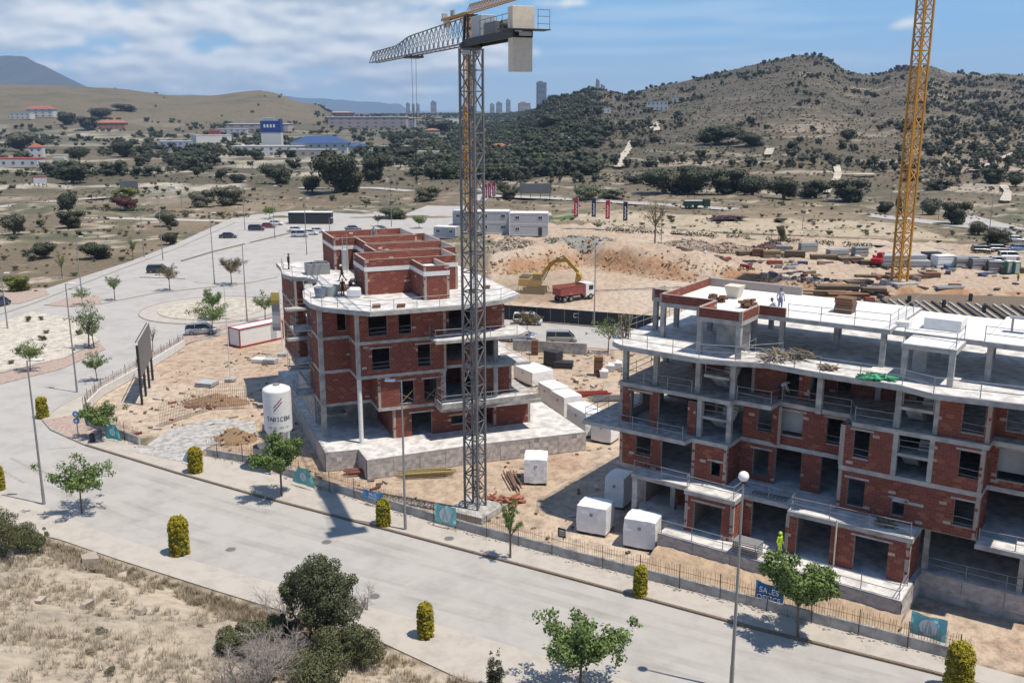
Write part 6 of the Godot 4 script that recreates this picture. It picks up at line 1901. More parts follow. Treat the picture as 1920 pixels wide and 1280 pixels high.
	stacked("board_stack", "stack of blue grey panels on the sand behind the ramp", "panels", Vector3(-36.7,0,-111.62), 15, Vector3(2.2, 0.5, 1.8), 4, M.paintgrey)
	stacked("board_stack", "white panels lying near the red edged container", "panels", Vector3(-33.2,0,-122.81), 10, Vector3(1.8, 0.5, 1.4), 3, M.paintwhite)
	stacked("board_stack", "grey panels beside white ones near the container", "panels", Vector3(-31.66,0,-122.26), 10, Vector3(1.6, 0.6, 1.4), 3, M.paintgrey)
	for e in [[Vector3(-34.41,0,-113.51), 12.0, "thin white pole standing on the sand behind the ramp"], [Vector3(-30.97,0,-126.24), 9.0, "thin white flagpole by the container with a yellow and grey flag"]]:
		var o := thing("flagpole", e[2], "pole", e[0])
		pbox(o, "foot", Vector3(0, 0.2, 0), Vector3(1.2, 0.4, 1.2), M.concrete, 0.05)
		var mb := MB.new()
		mb.tube(Vector3(0, 0.3, 0), Vector3(0, e[1], 0), 0.07, 0.05, 8)
		part(o, "pole", mb, M.paintwhite)
		if e[1] == 9.0:
			var fl := MB.new()
			for k in 10:
				fl.col = Color(0.33, 0.27, 0.07) if k > 6 else Color(0.28, 0.29, 0.32)
				var y := 3.4 + k * 0.52
				fl.q(Vector3(-1.15, y, 0.12 * sin(k)), Vector3(-0.08, y, 0), Vector3(-0.08, y + 0.52, 0), Vector3(-1.15, y + 0.52, 0.12 * sin(k + 1)))
			part(o, "flag", fl, M.cloth)

# things standing on the roofs and decks
func make_roof_things() -> void:
	var fa := Fr.new(Vector2(-14.25, -85.6), -21.0)
	var fb := Fr.new(Vector2(8.3, -70.9), 35.0)
	var ya := 14.712
	for e in [[-0.9, 6.8, 0.85, "grey mortar tub on the brick shell's roof edge"], [-2.0, 6.2, 0.6, "smaller blue grey tub beside the mortar tub on the roof"]]:
		var mb := MB.new()
		mb.col = Color(0.34, 0.37, 0.36) if e[2] > 0.7 else Color(0.16, 0.2, 0.25)
		mb.lathe(Vector3.ZERO, [Vector2(e[2] * 0.75, 0), Vector2(e[2], 1.0), Vector2(e[2] * 0.92, 1.0), Vector2(e[2] * 0.85, 0.75), Vector2(0, 0.75)], 16)
		solo("mortar_tub", e[3], "tub", mb, M.plain, fa.at(e[0], ya, e[1]))
	var bag := MB.new()
	bag.col = Color(0.64, 0.64, 0.64)
	bag.chamf(Vector3(0, 0.45, 0), Vector3(1.2, 0.9, 1.1), 0.16)
	solo("bulk_bag", "white bulk bag on the roof beside the brick room's corner", "bag", bag, M.cloth, fa.at(1.1, ya, 5.4))
	var lad := thing("ladder", "pale ladder leaning on the rear brick room of the roof", "ladder", fa.at(3.4, ya, 20.6))
	for s in [-0.25, 0.25]:
		var mb := MB.new()
		mb.beam(Vector3(s, 0, 0.9), Vector3(s, 4.0, 0), 0.06)
		part(lad, "stile", mb, M.galv)
	for i in 12:
		var mb := MB.new()
		var y := 0.3 + i * 0.3
		mb.beam(Vector3(-0.25, y, 0.9 - y * 0.225), Vector3(0.25, y, 0.9 - y * 0.225), 0.04)
		part(lad, "rung", mb, M.galv)
	stacked("board_stack", "low stack of red tiles and boards beside the workers on the roof", "boards", fa.at(0.9, ya, 9.6), -21, Vector3(2.6, 0.35, 2.0), 3, M.rust)
	var bx := thing("steel_skip", "open grey steel frame box on the left wing of the roof", "skip", fa.at(0.2, ya, 20.5), deg_to_rad(21))
	for e in [[0, 0.6, 0.9, 2.4, 1.2, 0.08], [0, 0.6, -0.9, 2.4, 1.2, 0.08], [-1.2, 0.6, 0, 0.08, 1.2, 1.8], [1.2, 0.6, 0, 0.08, 1.2, 1.8], [0, 0.05, 0, 2.4, 0.1, 1.8]]: pbox(bx, "side_panel", Vector3(e[0], e[1], e[2]), Vector3(e[3], e[4], e[5]), M.galv, 0.01)
	for e in [[4.0, -1.2], [1.9, -0.6], [12.5, 3.5], [14.4, 5.0]]:
		stacked("brick_pack", "small pack of bricks on the brick shell's roof slab", "bricks", fa.at(e[0], ya, e[1]), -21, Vector3(0.7, 0.35, 0.4), 2, M.rust, "small brick packs on the roof slab")
	# frame roof
	stacked("brick_pallet", "pink wrapped brick pallet on the white roof deck", "bricks", fb.at(13.9, 17.52, 8.8), 35, Vector3(1.3, 1.15, 1.2), 6, M.rust)
	for e in [[4.6, 7.2, "taller pile of red bricks on the parapet roof deck"], [7.3, 6.4, "low pile of red bricks near the deck's stair box"]]:
		var T := thing("brick_pile", e[2], "bricks", fb.at(e[0], 17.52, e[1]))
		for i in 16: pbox(T, "brick", Vector3(rng.randf_range(-0.6, 0.6), 0.1 + (i / 6) * 0.2, rng.randf_range(-0.4, 0.4)), Vector3(0.45, 0.19, 0.25), M.rust, 0.01, Basis(Vector3.UP, rng.randf() * 0.6))
	var tb := MB.new()
	tb.hexa([Vector3(-0.4, 0, 0.4), Vector3(0.4, 0, 0.4), Vector3(0.4, 0, -0.4), Vector3(-0.4, 0, -0.4), Vector3(-0.65, 1.0, 0.65), Vector3(0.65, 1.0, 0.65), Vector3(0.65, 1.0, -0.65), Vector3(-0.65, 1.0, -0.65)])
	solo("mortar_tub", "square tan mortar tub behind the brick pile on the parapet deck", "tub", tb, M.tan, fb.at(4.9, 17.52, 9.6), deg_to_rad(-35))
	for e in [[10.9, 2.6, 14.72, 1.6, "pile of grey timber offcuts at the open terrace edge"], [12.4, 4.0, 14.72, 1.6, "pile of broken boards under the roof deck on the terrace"], [-1.2, 2.6, 14.72, 1.0, "bundle of sticks leaning at the terrace's left corner"], [14.9, 2.2, 14.72, 0.8, "small dark heap of scraps on the terrace"], [20.0, 0.8, 5.02, 0.9, "dark heap of offcuts on the lower terrace"]]:
		var mb := MB.new()
		for i in 26:
			mb.col = Color(0.30, 0.24, 0.17) * rng.randf_range(0.4, 1.3)
			var c: Vector3 = Vector3(rng.randf_range(-0.5, 0.5), rng.randf_range(0.06, 0.4), rng.randf_range(-0.35, 0.35)) * e[3]
			var d: Vector3 = Vector3(rng.randf_range(-1, 1), rng.randf_range(-0.08, 0.12), rng.randf_range(-1, 1)).normalized() * e[3] * 0.55
			if e[0] < 0: d = Vector3(rng.randf_range(-0.3, 0.3), 1.0, rng.randf_range(-0.3, 0.3)).normalized() * 0.9; c.y += 0.7
			mb.beam(c - d, c + d, 0.09, 0.05)
		solo("timber_pile", e[4], "boards", mb, M.rough, fb.at(e[0], e[2], e[1]))
	var gn := MB.new()
	for i in 30:
		gn.col = Color(0.05, 0.24, 0.13) * rng.randf_range(0.5, 1.4)
		var c := Vector3(rng.randf_range(-1.0, 1.0), rng.randf_range(0.03, 0.22), rng.randf_range(-0.5, 0.5))
		gn.box(c, Vector3(0.7, 0.06, 0.4), Basis.from_euler(Vector3(rng.randf_range(-0.4, 0.4), rng.randf() * TAU, rng.randf_range(-0.4, 0.4))))
	solo("net_heap", "crumpled green net lying on the terrace", "net", gn, M.cloth, fb.at(18.3, 14.72, 1.7))
	var gt := thing("panel_bundle", "stack of grey mesh panels on the lower terrace edge", "panels", fb.at(11.8, 5.02, 1.1), deg_to_rad(-35))
	for i in 9: pbox(gt, "bar", Vector3(-1.2 + i * 0.3, 0.12, 0), Vector3(0.06, 0.1, 0.9), M.galv)
	for s in [-0.42, 0.42]: pbox(gt, "rail", Vector3(0, 0.06, s), Vector3(2.7, 0.06, 0.06), M.galv)
	var cg := thing("mesh_crate", "grey wire mesh crate on the podium walkway", "crate", fb.at(11.6, 1.82, -2.2), deg_to_rad(-35))
	for k in 5:
		for s in [-1.0, 1.0]:
			pbox(cg, "side_bar", Vector3(0, 0.1 + k * 0.18, s * 0.55), Vector3(1.8, 0.08, 0.05), M.galv)
			pbox(cg, "end_bar", Vector3(s * 0.9, 0.1 + k * 0.18, 0), Vector3(0.05, 0.08, 1.1), M.galv)
	pbox(cg, "lid", Vector3(0, 0.95, 0), Vector3(1.85, 0.06, 1.15), M.galv)
	var tr := thing("trestle", "blue grey steel trestle standing on the white roof deck", "trestle", fb.at(25.6, 17.54, 8.6), deg_to_rad(-35))
	for x in [-0.5, 0.5]:
		for z in [-0.3, 0.3]: pbox(tr, "leg", Vector3(x, 0.5, z), Vector3(0.07, 1.0, 0.07), M.galv)
	pbox(tr, "top", Vector3(0, 1.02, 0), Vector3(1.3, 0.1, 0.8), M.galv, 0.02)


# ---------------------------------------------------------------- people
func person_mesh(bones: Array) -> MB: # bones: [a, b, radius a, radius b, colour]
	var cell := 0.032
	var lo := Vector3(9, 9, 9)
	var hi := -lo
	for b in bones:
		for e in [b[0], b[1]]:
			lo = lo.min(e - Vector3.ONE * 0.26); hi = hi.max(e + Vector3.ONE * 0.26)
	var n := Vector3i(((hi - lo) / cell).ceil())
	var sx := n.y * n.z
	var f := PackedFloat32Array()
	f.resize(n.x * n.y * n.z)
	f.fill(1.0)
	var own := PackedInt32Array()
	own.resize(f.size())
	var best := PackedFloat32Array()
	best.resize(f.size())
	best.fill(9.0)
	for k in bones.size():
		var b: Array = bones[k]
		var A: Vector3 = b[0]
		var d: Vector3 = b[1] - A
		var dd := maxf(d.length_squared(), 1e-6)
		var m := Vector3.ONE * (maxf(b[2], b[3]) + 0.09)
		var i0 := Vector3i(((A.min(b[1]) - m - lo) / cell).floor()).clamp(Vector3i.ZERO, n - Vector3i.ONE)
		var i1 := Vector3i(((A.max(b[1]) + m - lo) / cell).ceil()).clamp(Vector3i.ZERO, n - Vector3i.ONE)
		for x in range(i0.x, i1.x + 1):
			for y in range(i0.y, i1.y + 1):
				for z in range(i0.z, i1.z + 1):
					var p := lo + Vector3(x, y, z) * cell - A
					var t := clampf(p.dot(d) / dd, 0.0, 1.0)
					var v := (p - d * t).length() - lerpf(b[2], b[3], t)
					var q := x * sx + y * n.z + z
					if v < best[q]:
						best[q] = v; own[q] = k
					var w := clampf(0.5 + 0.5 * (f[q] - v) / 0.045, 0.0, 1.0)
					f[q] = lerpf(f[q], v, w) - 0.045 * w * (1.0 - w)
	var mb := MB.new()
	var id := {}
	var offs := [0, sx, n.z, sx + n.z, 1, sx + 1, n.z + 1, sx + n.z + 1]
	for x in n.x - 1:
		for y in n.y - 1:
			for z in n.z - 1:
				var q := x * sx + y * n.z + z
				var neg := 0
				for o in offs:
					if f[q + o] < 0.0: neg += 1
				if neg == 0 or neg == 8: continue
				var acc := Vector3.ZERO
				var cnt := 0
				for c in 8:
					for ax in [1, 2, 4]:
						if c & ax: continue
						var a: float = f[q + offs[c]]
						var b2: float = f[q + offs[c | ax]]
						if (a < 0.0) != (b2 < 0.0):
							var t := a / (a - b2)
							var p := Vector3(c & 1, (c >> 1) & 1, (c >> 2) & 1)
							p[[0, 0, 1, 0, 2][ax]] += t
							acc += p; cnt += 1
				id[q] = mb.V.size()
				mb.V.append(lo + (Vector3(x, y, z) + acc / cnt) * cell)
				mb.N.append(Vector3(f[q + sx] - f[q], f[q + n.z] - f[q], f[q + 1] - f[q]).normalized())
				mb.K.append(bones[own[q]][4])
	for q in id:
		for e in [[sx, n.z, 1], [n.z, 1, sx], [1, sx, n.z]]:
			var a := f[q]
			var b: float = f[q + e[0]]
			if (a < 0.0) == (b < 0.0): continue
			if not (id.has(q - e[1]) and id.has(q - e[2]) and id.has(q - e[1] - e[2])): continue
			var v := [id[q], id[q - e[1]], id[q - e[1] - e[2]], id[q - e[2]]]
			if a < 0.0: mb.I.append_array([v[0], v[2], v[1], v[0], v[3], v[2]])
			else: mb.I.append_array([v[0], v[1], v[2], v[0], v[2], v[3]])
	return mb

func person(label: String, pos: Vector3, yaw: float, pose: String, shirt: Color, legs: Color, hat: Color) -> void:
	var skin := Color(0.30, 0.17, 0.11)
	var boot := Color(0.03, 0.028, 0.025)
	var hip := Vector3(0, 0.92, 0)
	var chest := Vector3(0, 1.32, 0.02)
	var head := Vector3(0, 1.62, 0.04)
	var kn := [Vector3(-0.10, 0.49, 0.03), Vector3(0.10, 0.49, 0.03)]
	var an := [Vector3(-0.11, 0.08, -0.01), Vector3(0.11, 0.08, -0.01)]
	var el := [Vector3(-0.27, 1.10, 0.0), Vector3(0.27, 1.10, 0.0)]
	var hd := [Vector3(-0.27, 0.86, 0.10), Vector3(0.27, 0.86, 0.10)]
	if pose == "walk":
		kn = [Vector3(-0.09, 0.50, 0.20), Vector3(0.09, 0.47, -0.10)]; an = [Vector3(-0.09, 0.09, 0.34), Vector3(0.09, 0.13, -0.42)]
		hd = [Vector3(-0.25, 0.88, -0.14), Vector3(0.25, 0.90, 0.25)]; chest = Vector3(0, 1.31, 0.08); head = Vector3(0, 1.60, 0.14)
	if pose == "bend":
		chest = Vector3(0, 1.18, 0.34); head = Vector3(0, 1.32, 0.58); hip = Vector3(0, 0.88, -0.04)
		el = [Vector3(-0.26, 0.92, 0.46), Vector3(0.26, 0.92, 0.46)]; hd = [Vector3(-0.18, 0.68, 0.58), Vector3(0.18, 0.70, 0.60)]
	if pose == "crouch":
		hip = Vector3(0, 0.42, -0.12); chest = Vector3(0, 0.78, 0.14); head = Vector3(0, 1.02, 0.32)
		kn = [Vector3(-0.20, 0.50, 0.28), Vector3(0.20, 0.42, 0.26)]; an = [Vector3(-0.17, 0.08, 0.08), Vector3(0.17, 0.08, -0.02)]
		el = [Vector3(-0.26, 0.58, 0.42), Vector3(0.26, 0.58, 0.42)]; hd = [Vector3(-0.16, 0.30, 0.62), Vector3(0.18, 0.32, 0.60)]
	var up := (chest - hip).normalized()
	var b := []
	b.append([hip, hip + up * 0.16, 0.135, 0.13, legs]); b.append([hip + up * 0.16, chest, 0.13, 0.155, shirt])
	b.append([chest + Vector3(-0.13, 0.07, 0), chest + Vector3(0.13, 0.07, 0), 0.085, 0.085, shirt])
	b.append([chest + up * 0.1, head - Vector3(0, 0.05, 0), 0.06, 0.055, skin])
	b.append([head - Vector3(0, 0.05, -0.01), head + Vector3(0, 0.06, 0), 0.078, 0.095, skin]); b.append([head + Vector3(0, -0.02, 0.08), head + Vector3(0, -0.04, 0.10), 0.018, 0.02, skin])
	for i in 2:
		var s := -1.0 if i == 0 else 1.0
		var sh := chest + Vector3(s * 0.19, 0.07, 0)
		b.append([sh, el[i], 0.062, 0.048, shirt]); b.append([el[i], hd[i], 0.045, 0.035, shirt if pose != "crouch" else skin])
		var hn: Vector3 = (hd[i] - el[i]).normalized()
		b.append([hd[i], hd[i] + hn * 0.08, 0.038, 0.034, skin]); b.append([hd[i] + hn * 0.08, hd[i] + hn * 0.15 + Vector3(0, 0, 0.03), 0.028, 0.02, skin])
		var hp := hip + Vector3(s * 0.09, -0.02, 0)
		b.append([hp, kn[i], 0.095, 0.068, legs]); b.append([kn[i], an[i], 0.066, 0.05, legs])
		b.append([an[i] + Vector3(0, -0.02, -0.04), an[i] + Vector3(0, -0.03, 0.15), 0.05, 0.042, boot])
	var P := thing("person", label, "person", pos, yaw)
	part(P, "body", person_mesh(b), M.cloth)
	var hm := MB.new()
	hm.col = hat
	hm.lathe(head + Vector3(0, 0.05, 0.0), [Vector2(0.15, 0.0), Vector2(0.125, 0.015), Vector2(0.118, 0.06), Vector2(0.085, 0.11), Vector2(0.0, 0.13)], 14)
	part(P, "helmet", hm, M.plain)

func make_people() -> void:
	var fa := Fr.new(Vector2(-14.25, -85.6), -21.0)
	var fb := Fr.new(Vector2(8.3, -70.9), 35.0)
	var dark := Color(0.025, 0.025, 0.03)
	var wh := Color(0.65, 0.65, 0.65)
	person("worker in dark clothes and white helmet walking past the ladder on the roof", fa.at(1.8, 14.712, 14.6), -1.2, "walk", dark, dark, wh)
	person("worker in dark clothes standing beside the white bag on the roof", fa.at(0.1, 14.712, 5.9), 0.4, "stand", dark, Color(0.03, 0.03, 0.05), wh)
	person("worker with white helmet bending over the tile stack on the roof", fa.at(1.4, 14.712, 8.6), 0.9, "bend", Color(0.12, 0.05, 0.05), Color(0.05, 0.07, 0.13), wh)
	person("second worker bent beside the tile stack behind the white bag", fa.at(1.9, 14.712, 7.6), -0.8, "bend", Color(0.06, 0.06, 0.08), Color(0.08, 0.1, 0.16), Color(0.2, 0.2, 0.22))
	person("worker in dark clothes at the far left tip of the roof", fa.at(-2.3, 14.712, 24.6), 2.0, "stand", dark, dark, dark)
	person("worker in grey standing on the rearmost brick room", fa.at(7.6, 17.45, 24.6), 0.2, "stand", Color(0.25, 0.27, 0.28), Color(0.16, 0.18, 0.2), Color(0.3, 0.3, 0.3))
	person("worker in white shirt and blue cap standing on the white roof deck", fb.at(9.8, 17.52, 6.4), 2.6, "stand", Color(0.5, 0.48, 0.52), Color(0.17, 0.19, 0.3), Color(0.04, 0.06, 0.16))
	person("worker in white shirt crouching at the roof deck's brick parapet", fb.at(9.9, 17.52, 5.2), -2.2, "crouch", Color(0.55, 0.55, 0.6), Color(0.4, 0.42, 0.5), Color(0.04, 0.06, 0.16))
	person("worker in pale shirt in the dark open storey of the frame", fb.at(11.0, 11.5, 4.1), 1.2, "bend", Color(0.45, 0.46, 0.5), dark, dark)
	person("worker in a yellow green vest under the frame's ground floor opening", fb.at(13.5, 1.82, -1.2), 0.6, "stand", Color(0.42, 0.62, 0.03), Color(0.42, 0.58, 0.05), Color(0.4, 0.55, 0.05))
	person("worker in a yellow vest in the yard near the green cabins", Vector3(91.82,2,-172.69), 0.0, "stand", Color(0.45, 0.5, 0.03), Color(0.05, 0.08, 0.05), Color(0.5, 0.5, 0.1))

# ---------------------------------------------------------------- street lamps
func lamp_mesh(h: float, heads: int, ball := false) -> Node3D:
	var T := Node3D.new()
	var p := MB.new()
	p.tube(Vector3(0, 0, 0), Vector3(0, h * 0.12, 0), 0.13, 0.12, 10); p.tube(Vector3(0, h * 0.12, 0), Vector3(0, h, 0), 0.105, 0.055, 10)
	part(T, "pole", p, M.galv)
	if ball:
		var b := MB.new()
		var pr := []
		for i in 11: pr.append(Vector2(sin(PI * i / 10.0) * 0.29, h + 0.3 - cos(PI * i / 10.0) * 0.29))
		b.lathe(Vector3.ZERO, pr, 18)
		part(T, "globe", b, M.lampglass)
		var k := MB.new()
		k.tube(Vector3(0, h - 0.12, 0), Vector3(0, h + 0.06, 0), 0.07, 0.16, 10)
		part(T, "collar", k, M.darksteel)
		return T
	for i in heads:
		var s := 1.0 if i == 0 else -1.0
		var a := MB.new()
		a.beam(Vector3(0, h - 0.05, 0), Vector3(s * 0.5, h + 0.03, 0), 0.06)
		part(T, "arm", a, M.galv)
		var hd := MB.new()
		hd.chamf(Vector3(s * 0.85, h + 0.05, 0), Vector3(0.8, 0.14, 0.34), 0.045)
		var o := part(T, "lamp_head", hd, M.paintwhite)
		pbox(o, "lens", Vector3(s * 0.9, h - 0.025, 0), Vector3(0.5, 0.02, 0.24), M.lampglass)
	return T

func make_lamps() -> void:
	var l := [[-39.26,-75.48,12.42,1,"nearest the dry slope at lower left"],[-51.06,-108.67,12.87,1,"at the corner below the white verge"],[-8.37,-70.19,12.21,1,"on the pavement left of the crane foot"],[-41.52,-147.66,12.24,1,"beside the roundabout island"],[-56.88,-181.82,16,1,"in the car park behind the brown tree"],[-77.58,-212.52,13.52,2,"with two heads at the car park's left kerb"],[-47.13,-219.89,12.88,2,"with two heads beside the pale grey van"],[-61.58,-249.56,13.56,1,"by the row of dark cars"],[-74,-266.88,14.01,1,"beyond the dark blue saloon"],[-49.62,-262.04,2.61,1,"short one left of the black container's end"],[-79.17,-174.49,9.92,1,"by the red paving on the left"],[-83.23,-216.56,11.75,1,"on the field kerb beside a cabinet"],[-76.14,-141.96,8.62,1,"at the left picture edge"],[-34.46,-275.79,13.41,2,"with two heads left of the crane mast"],[-40.88,-312.94,10.23,1,"behind the double lamp left of the mast"],[12.58,-144.19,12.87,1,"in front of the black hoarding"],[-33.32,-340.3,7.41,1,"on the road curve left of the mast"],[35.58,-229,7.21,1,"by the thin tall tree"],[127.82,-326.97,7.84,1,"on the far road left of the yellow mast"],[129.81,-293.96,11.55,1,"behind the yellow mast on the far road"],[129.41,-304.75,11.13,2,"with two heads behind the yellow mast"],[127.56,-257.27,11.3,1,"on the far right road"],[58.1,-415.9,8.09,1,"on the far road before the pines"],[78.62,-392.7,7.65,1,"on the far road past the green lorry"],[-132.32,-326.97,5.36,1,"by the dark red bush"],[-115.41,-338.33,4.8,1,"in the field right of the white car"],[-105.28,-334.46,5.47,1,"in the field left of the olive trees"],[-99.03,-338.33,5.53,1,"in the field by the olive trees"],[-149.42,-326.97,9.26,1,"by the dark round bush on the left road"],[41.26,-466.3,4.52,1,"on the far road behind the flags"],[57.37,-212.69,3.55,1,"in the yard by the stacks"],[81.22,-269.37,5.19,1,"on the sandy bank behind the yard"]]
	for e in l:
		var pos := Vector3(e[0], gh(e[0], e[1]), e[1])
		var h: float = clampf(e[2], 4.0, 13.5)
		place(lamp_mesh(h, e[3]), "street_lamp", "tall grey street lamp %s" % e[4], "street lamp", pos, rng.randf_range(-0.2, 0.2) + (PI if e[0] > -20 and e[0] < 0 else 0.0), "street lamps")
	place(lamp_mesh(12.6, 1, true), "globe_lamp", "tall lamp post with a white globe in front of the concrete frame", "street lamp", Vector3(12.49,0,-48.84), 0.0)

# ---------------------------------------------------------------- far buildings
func far_house(nm: String, label: String, pos: Vector3, yaw: float, s: Vector3, wall: Color, roof: Color, hip := 0.0, wins := 0, group := "") -> Node3D:
	var T := thing(nm, label, "building", pos - Vector3.UP * 0.3, yaw, group)
	var w := MB.new()
	w.col = wall
	w.box(Vector3(0, s.y * 0.5, 0), s)
	part(T, "wall", w, M.rough)
	var r := MB.new()
	r.col = roof
	if hip > 0.0:
		var x := s.x * 0.53
		var z := s.z * 0.55
		var c := [Vector3(-x, s.y, z), Vector3(x, s.y, z), Vector3(x, s.y, -z), Vector3(-x, s.y, -z)]
		var a := Vector3(-maxf(x - z, 0.05), s.y + hip, 0)
		var b := Vector3(maxf(x - z, 0.05), s.y + hip, 0)
		r.q(c[0], c[1], b, a); r.tri(c[1], c[2], b); r.q(c[2], c[3], a, b); r.tri(c[3], c[0], a)
	else: r.box(Vector3(0, s.y + 0.25, 0), Vector3(s.x * 1.02, 0.5, s.z * 1.02))
	part(T, "roof", r, M.rough)
	var rows := maxi(1, int(s.y / 3.4))
	for k in wins:
		for j in mini(rows, 3):
			var x := (float(k) + 0.5) / wins * s.x - s.x * 0.5
			var y := (j + 0.55) * s.y / mini(rows, 3)
			pbox(T, "window", Vector3(x, y, s.z * 0.5 + 0.04), Vector3(s.x / wins * 0.3, minf(1.4, s.y * 0.28), 0.16), M.dimglass)
	return T

func tower(label: String, px: Vector3, w: float, d: float, h: float, c: Color) -> Node3D:
	var T := thing("tower_block", label, "tower", px - Vector3.UP * 6.0, 0.15, "skyline towers on the horizon")
	var n := maxi(4, int(h / 9.0))
	for i in n: # alternate floor bands
		var mb := MB.new()
		mb.col = c * (1.0 if i % 2 else 0.8)
		mb.box(Vector3(0, (i + 0.5) * (h + 6.0) / n, 0), Vector3(w * (1.0 if i % 2 else 0.97), (h + 6.0) / n, d * (1.0 if i % 2 else 0.97)))
		part(T, "storey_band", mb, M.rough)
	var cr := MB.new()
	cr.col = c * 0.8
	cr.box(Vector3(-w * 0.1, h + 8.0, 0), Vector3(w * 0.4, 4.0, d * 0.5))
	part(T, "roof_plant", cr, M.rough)
	return T

func make_far_buildings() -> void:
	var white := Color(0.62, 0.62, 0.60)
	var cream := Color(0.50, 0.43, 0.34)
	# white plant with blue topped tower
	var T := far_house("sign_tower", "square white tower with a blue lettered top beside the white store", Vector3(-186.51,0.12,-766.16), 0.1, Vector3(15, 17, 13), white, Color(0.25, 0.26, 0.4))
	var bt := MB.new()
	bt.col = Color(0.02, 0.06, 0.24)
	bt.box(Vector3(0, 21.0, 0), Vector3(15.4, 8.5, 13.4))
	part(T, "blue_cladding", bt, M.rough)
	pbox(T, "roof_cap", Vector3(-2.0, 26.6, 0), Vector3(8, 2.6, 8), M.paintgrey, 0.1)
	for i in 4: pbox(T, "painted_letter", Vector3(-4.6 + i * 2.4, 21.5, 6.8), Vector3(1.3, 2.4, 0.2), M.paintwhite)
	far_house("white_store", "long low white store building below the blue topped tower", Vector3(-182.7,0.08,-738.68), 0.03, Vector3(52, 7, 16), white, Color(0.5, 0.5, 0.5), 0.0, 8)
	far_house("white_store", "white store hall with blue hipped roofs right of the tower", Vector3(-146.89,0.18,-755), 0.05, Vector3(42, 9, 20), white, Color(0.04, 0.09, 0.22), 5.0, 7)
	far_house("white_store", "lower white hall with a blue roof at the right end of the store", Vector3(-124.39,0.24,-763.1), 0.05, Vector3(26, 6, 14), white, Color(0.05, 0.10, 0.22), 3.0, 4)
	far_house("white_store", "grey walled annex in front of the store", Vector3(-145.69,0.1,-720.31), 0.05, Vector3(34, 5, 10), Color(0.36, 0.34, 0.32), Color(0.45, 0.45, 0.45), 0.0, 5)
	far_house("warehouse", "large pale warehouse with a long white roof on the horizon plain", Vector3(-224.41,6.97,-1550.33), 0.02, Vector3(120, 17, 50), Color(0.42, 0.36, 0.35), Color(0.62, 0.63, 0.64), 0.0, 9)
	far_house("warehouse", "yellow ended hall left of the long white roofed warehouse", Vector3(-279.96,7.7,-1610.14), 0.02, Vector3(44, 16, 40), Color(0.42, 0.32, 0.06), Color(0.5, 0.45, 0.4), 0.0, 4)
	far_house("warehouse", "grey blue hall right of the long warehouse", Vector3(-178.28,8.05,-1587.3), 0.02, Vector3(46, 14, 40), Color(0.36, 0.4, 0.45), Color(0.4, 0.44, 0.5), 0.0, 4)
	far_house("warehouse", "pale long hall left of the blue topped tower", Vector3(-336.48,6.53,-1318.9), 0.05, Vector3(80, 10, 40), Color(0.44, 0.39, 0.37), Color(0.6, 0.58, 0.57), 0.0, 6)
	far_house("warehouse", "low pinkish building cluster beyond the halls", Vector3(-395.38,14.3,-2292.23), 0.1, Vector3(60, 16, 40), Color(0.45, 0.28, 0.22), Color(0.42, 0.25, 0.2), 3.0, 5)
	far_house("warehouse", "blue and white showroom beside the long pale lane", Vector3(-293,0,-856.77), 0.15, Vector3(26, 7, 14), Color(0.42, 0.46, 0.6), Color(0.5, 0.52, 0.56), 0.0, 5)
	far_house("petrol_station", "filling station canopy with a red edge on the left border", Vector3(-299.73,0,-587.55), 0.0, Vector3(34, 5, 10), white, Color(0.42, 0.06, 0.06), 0.0, 6)
	far_house("villa", "white house with a red roof behind the filling station", Vector3(-337.58,0,-697.35), 0.2, Vector3(9, 8, 8), white, Color(0.36, 0.11, 0.06), 2.5, 2)
	far_house("villa", "small white kiosk right of the filling station", Vector3(-273.9,0,-593.4), 0.0, Vector3(7, 5, 5), white, Color(0.6, 0.6, 0.6), 0.0, 2)
	far_house("villa", "pink villa with a red roof below the ochre hills", Vector3(-550.06,8.59,-1361.19), 0.1, Vector3(36, 9, 16), Color(0.40, 0.22, 0.18), Color(0.36, 0.15, 0.11), 4.0, 5)
	far_house("villa", "white villas with red roofs among the left trees", Vector3(-718.8,24.29,-1512.85), 0.1, Vector3(40, 12, 18), white, Color(0.34, 0.12, 0.09), 5.0, 4)
	far_house("villa", "white house left of the red roofed villas", Vector3(-734.62,21.31,-1484.77), 0.0, Vector3(30, 9, 16), white, Color(0.6, 0.58, 0.55), 0.0, 4)
	far_house("villa", "red shop front by the far left lane", Vector3(-378.26,1.95,-1248.28), 0.1, Vector3(18, 7, 10), Color(0.45, 0.1, 0.1), Color(0.4, 0.12, 0.12), 0.0, 3)
	far_house("villa", "grey white shop right of the red shop front", Vector3(-361.05,3.36,-1273.8), 0.1, Vector3(38, 7, 12), Color(0.5, 0.48, 0.55), Color(0.5, 0.5, 0.52), 0.0, 5)
	far_house("villa", "orange roofed house half hidden in the dark trees", Vector3(-10.18,0.35,-780.49), 0.1, Vector3(14, 5, 9), Color(0.2, 0.12, 0.08), Color(0.36, 0.17, 0.09), 2.5, 3)
	far_house("villa", "white stepped villa high on the wooded slope", Vector3(139.57,33.63,-954.11), -0.1, Vector3(20, 8, 12), white, Color(0.6, 0.6, 0.58), 0.0, 5)
	far_house("villa", "small white villa above the stepped one", Vector3(167.13,41.06,-1004.18), -0.1, Vector3(10, 5, 8), white, Color(0.5, 0.48, 0.45), 0.0, 2)
	far_house("villa", "low white villas between dark trees below the twin tower", Vector3(81.7,30.65,-948.74), 0.1, Vector3(24, 5, 12), white, Color(0.55, 0.55, 0.53), 0.0, 5)
	far_house("villa", "white farmhouse among the terraces", Vector3(37.69,10.89,-681.71), 0.1, Vector3(5, 4, 4), white, Color(0.5, 0.45, 0.4), 1.0, 1)
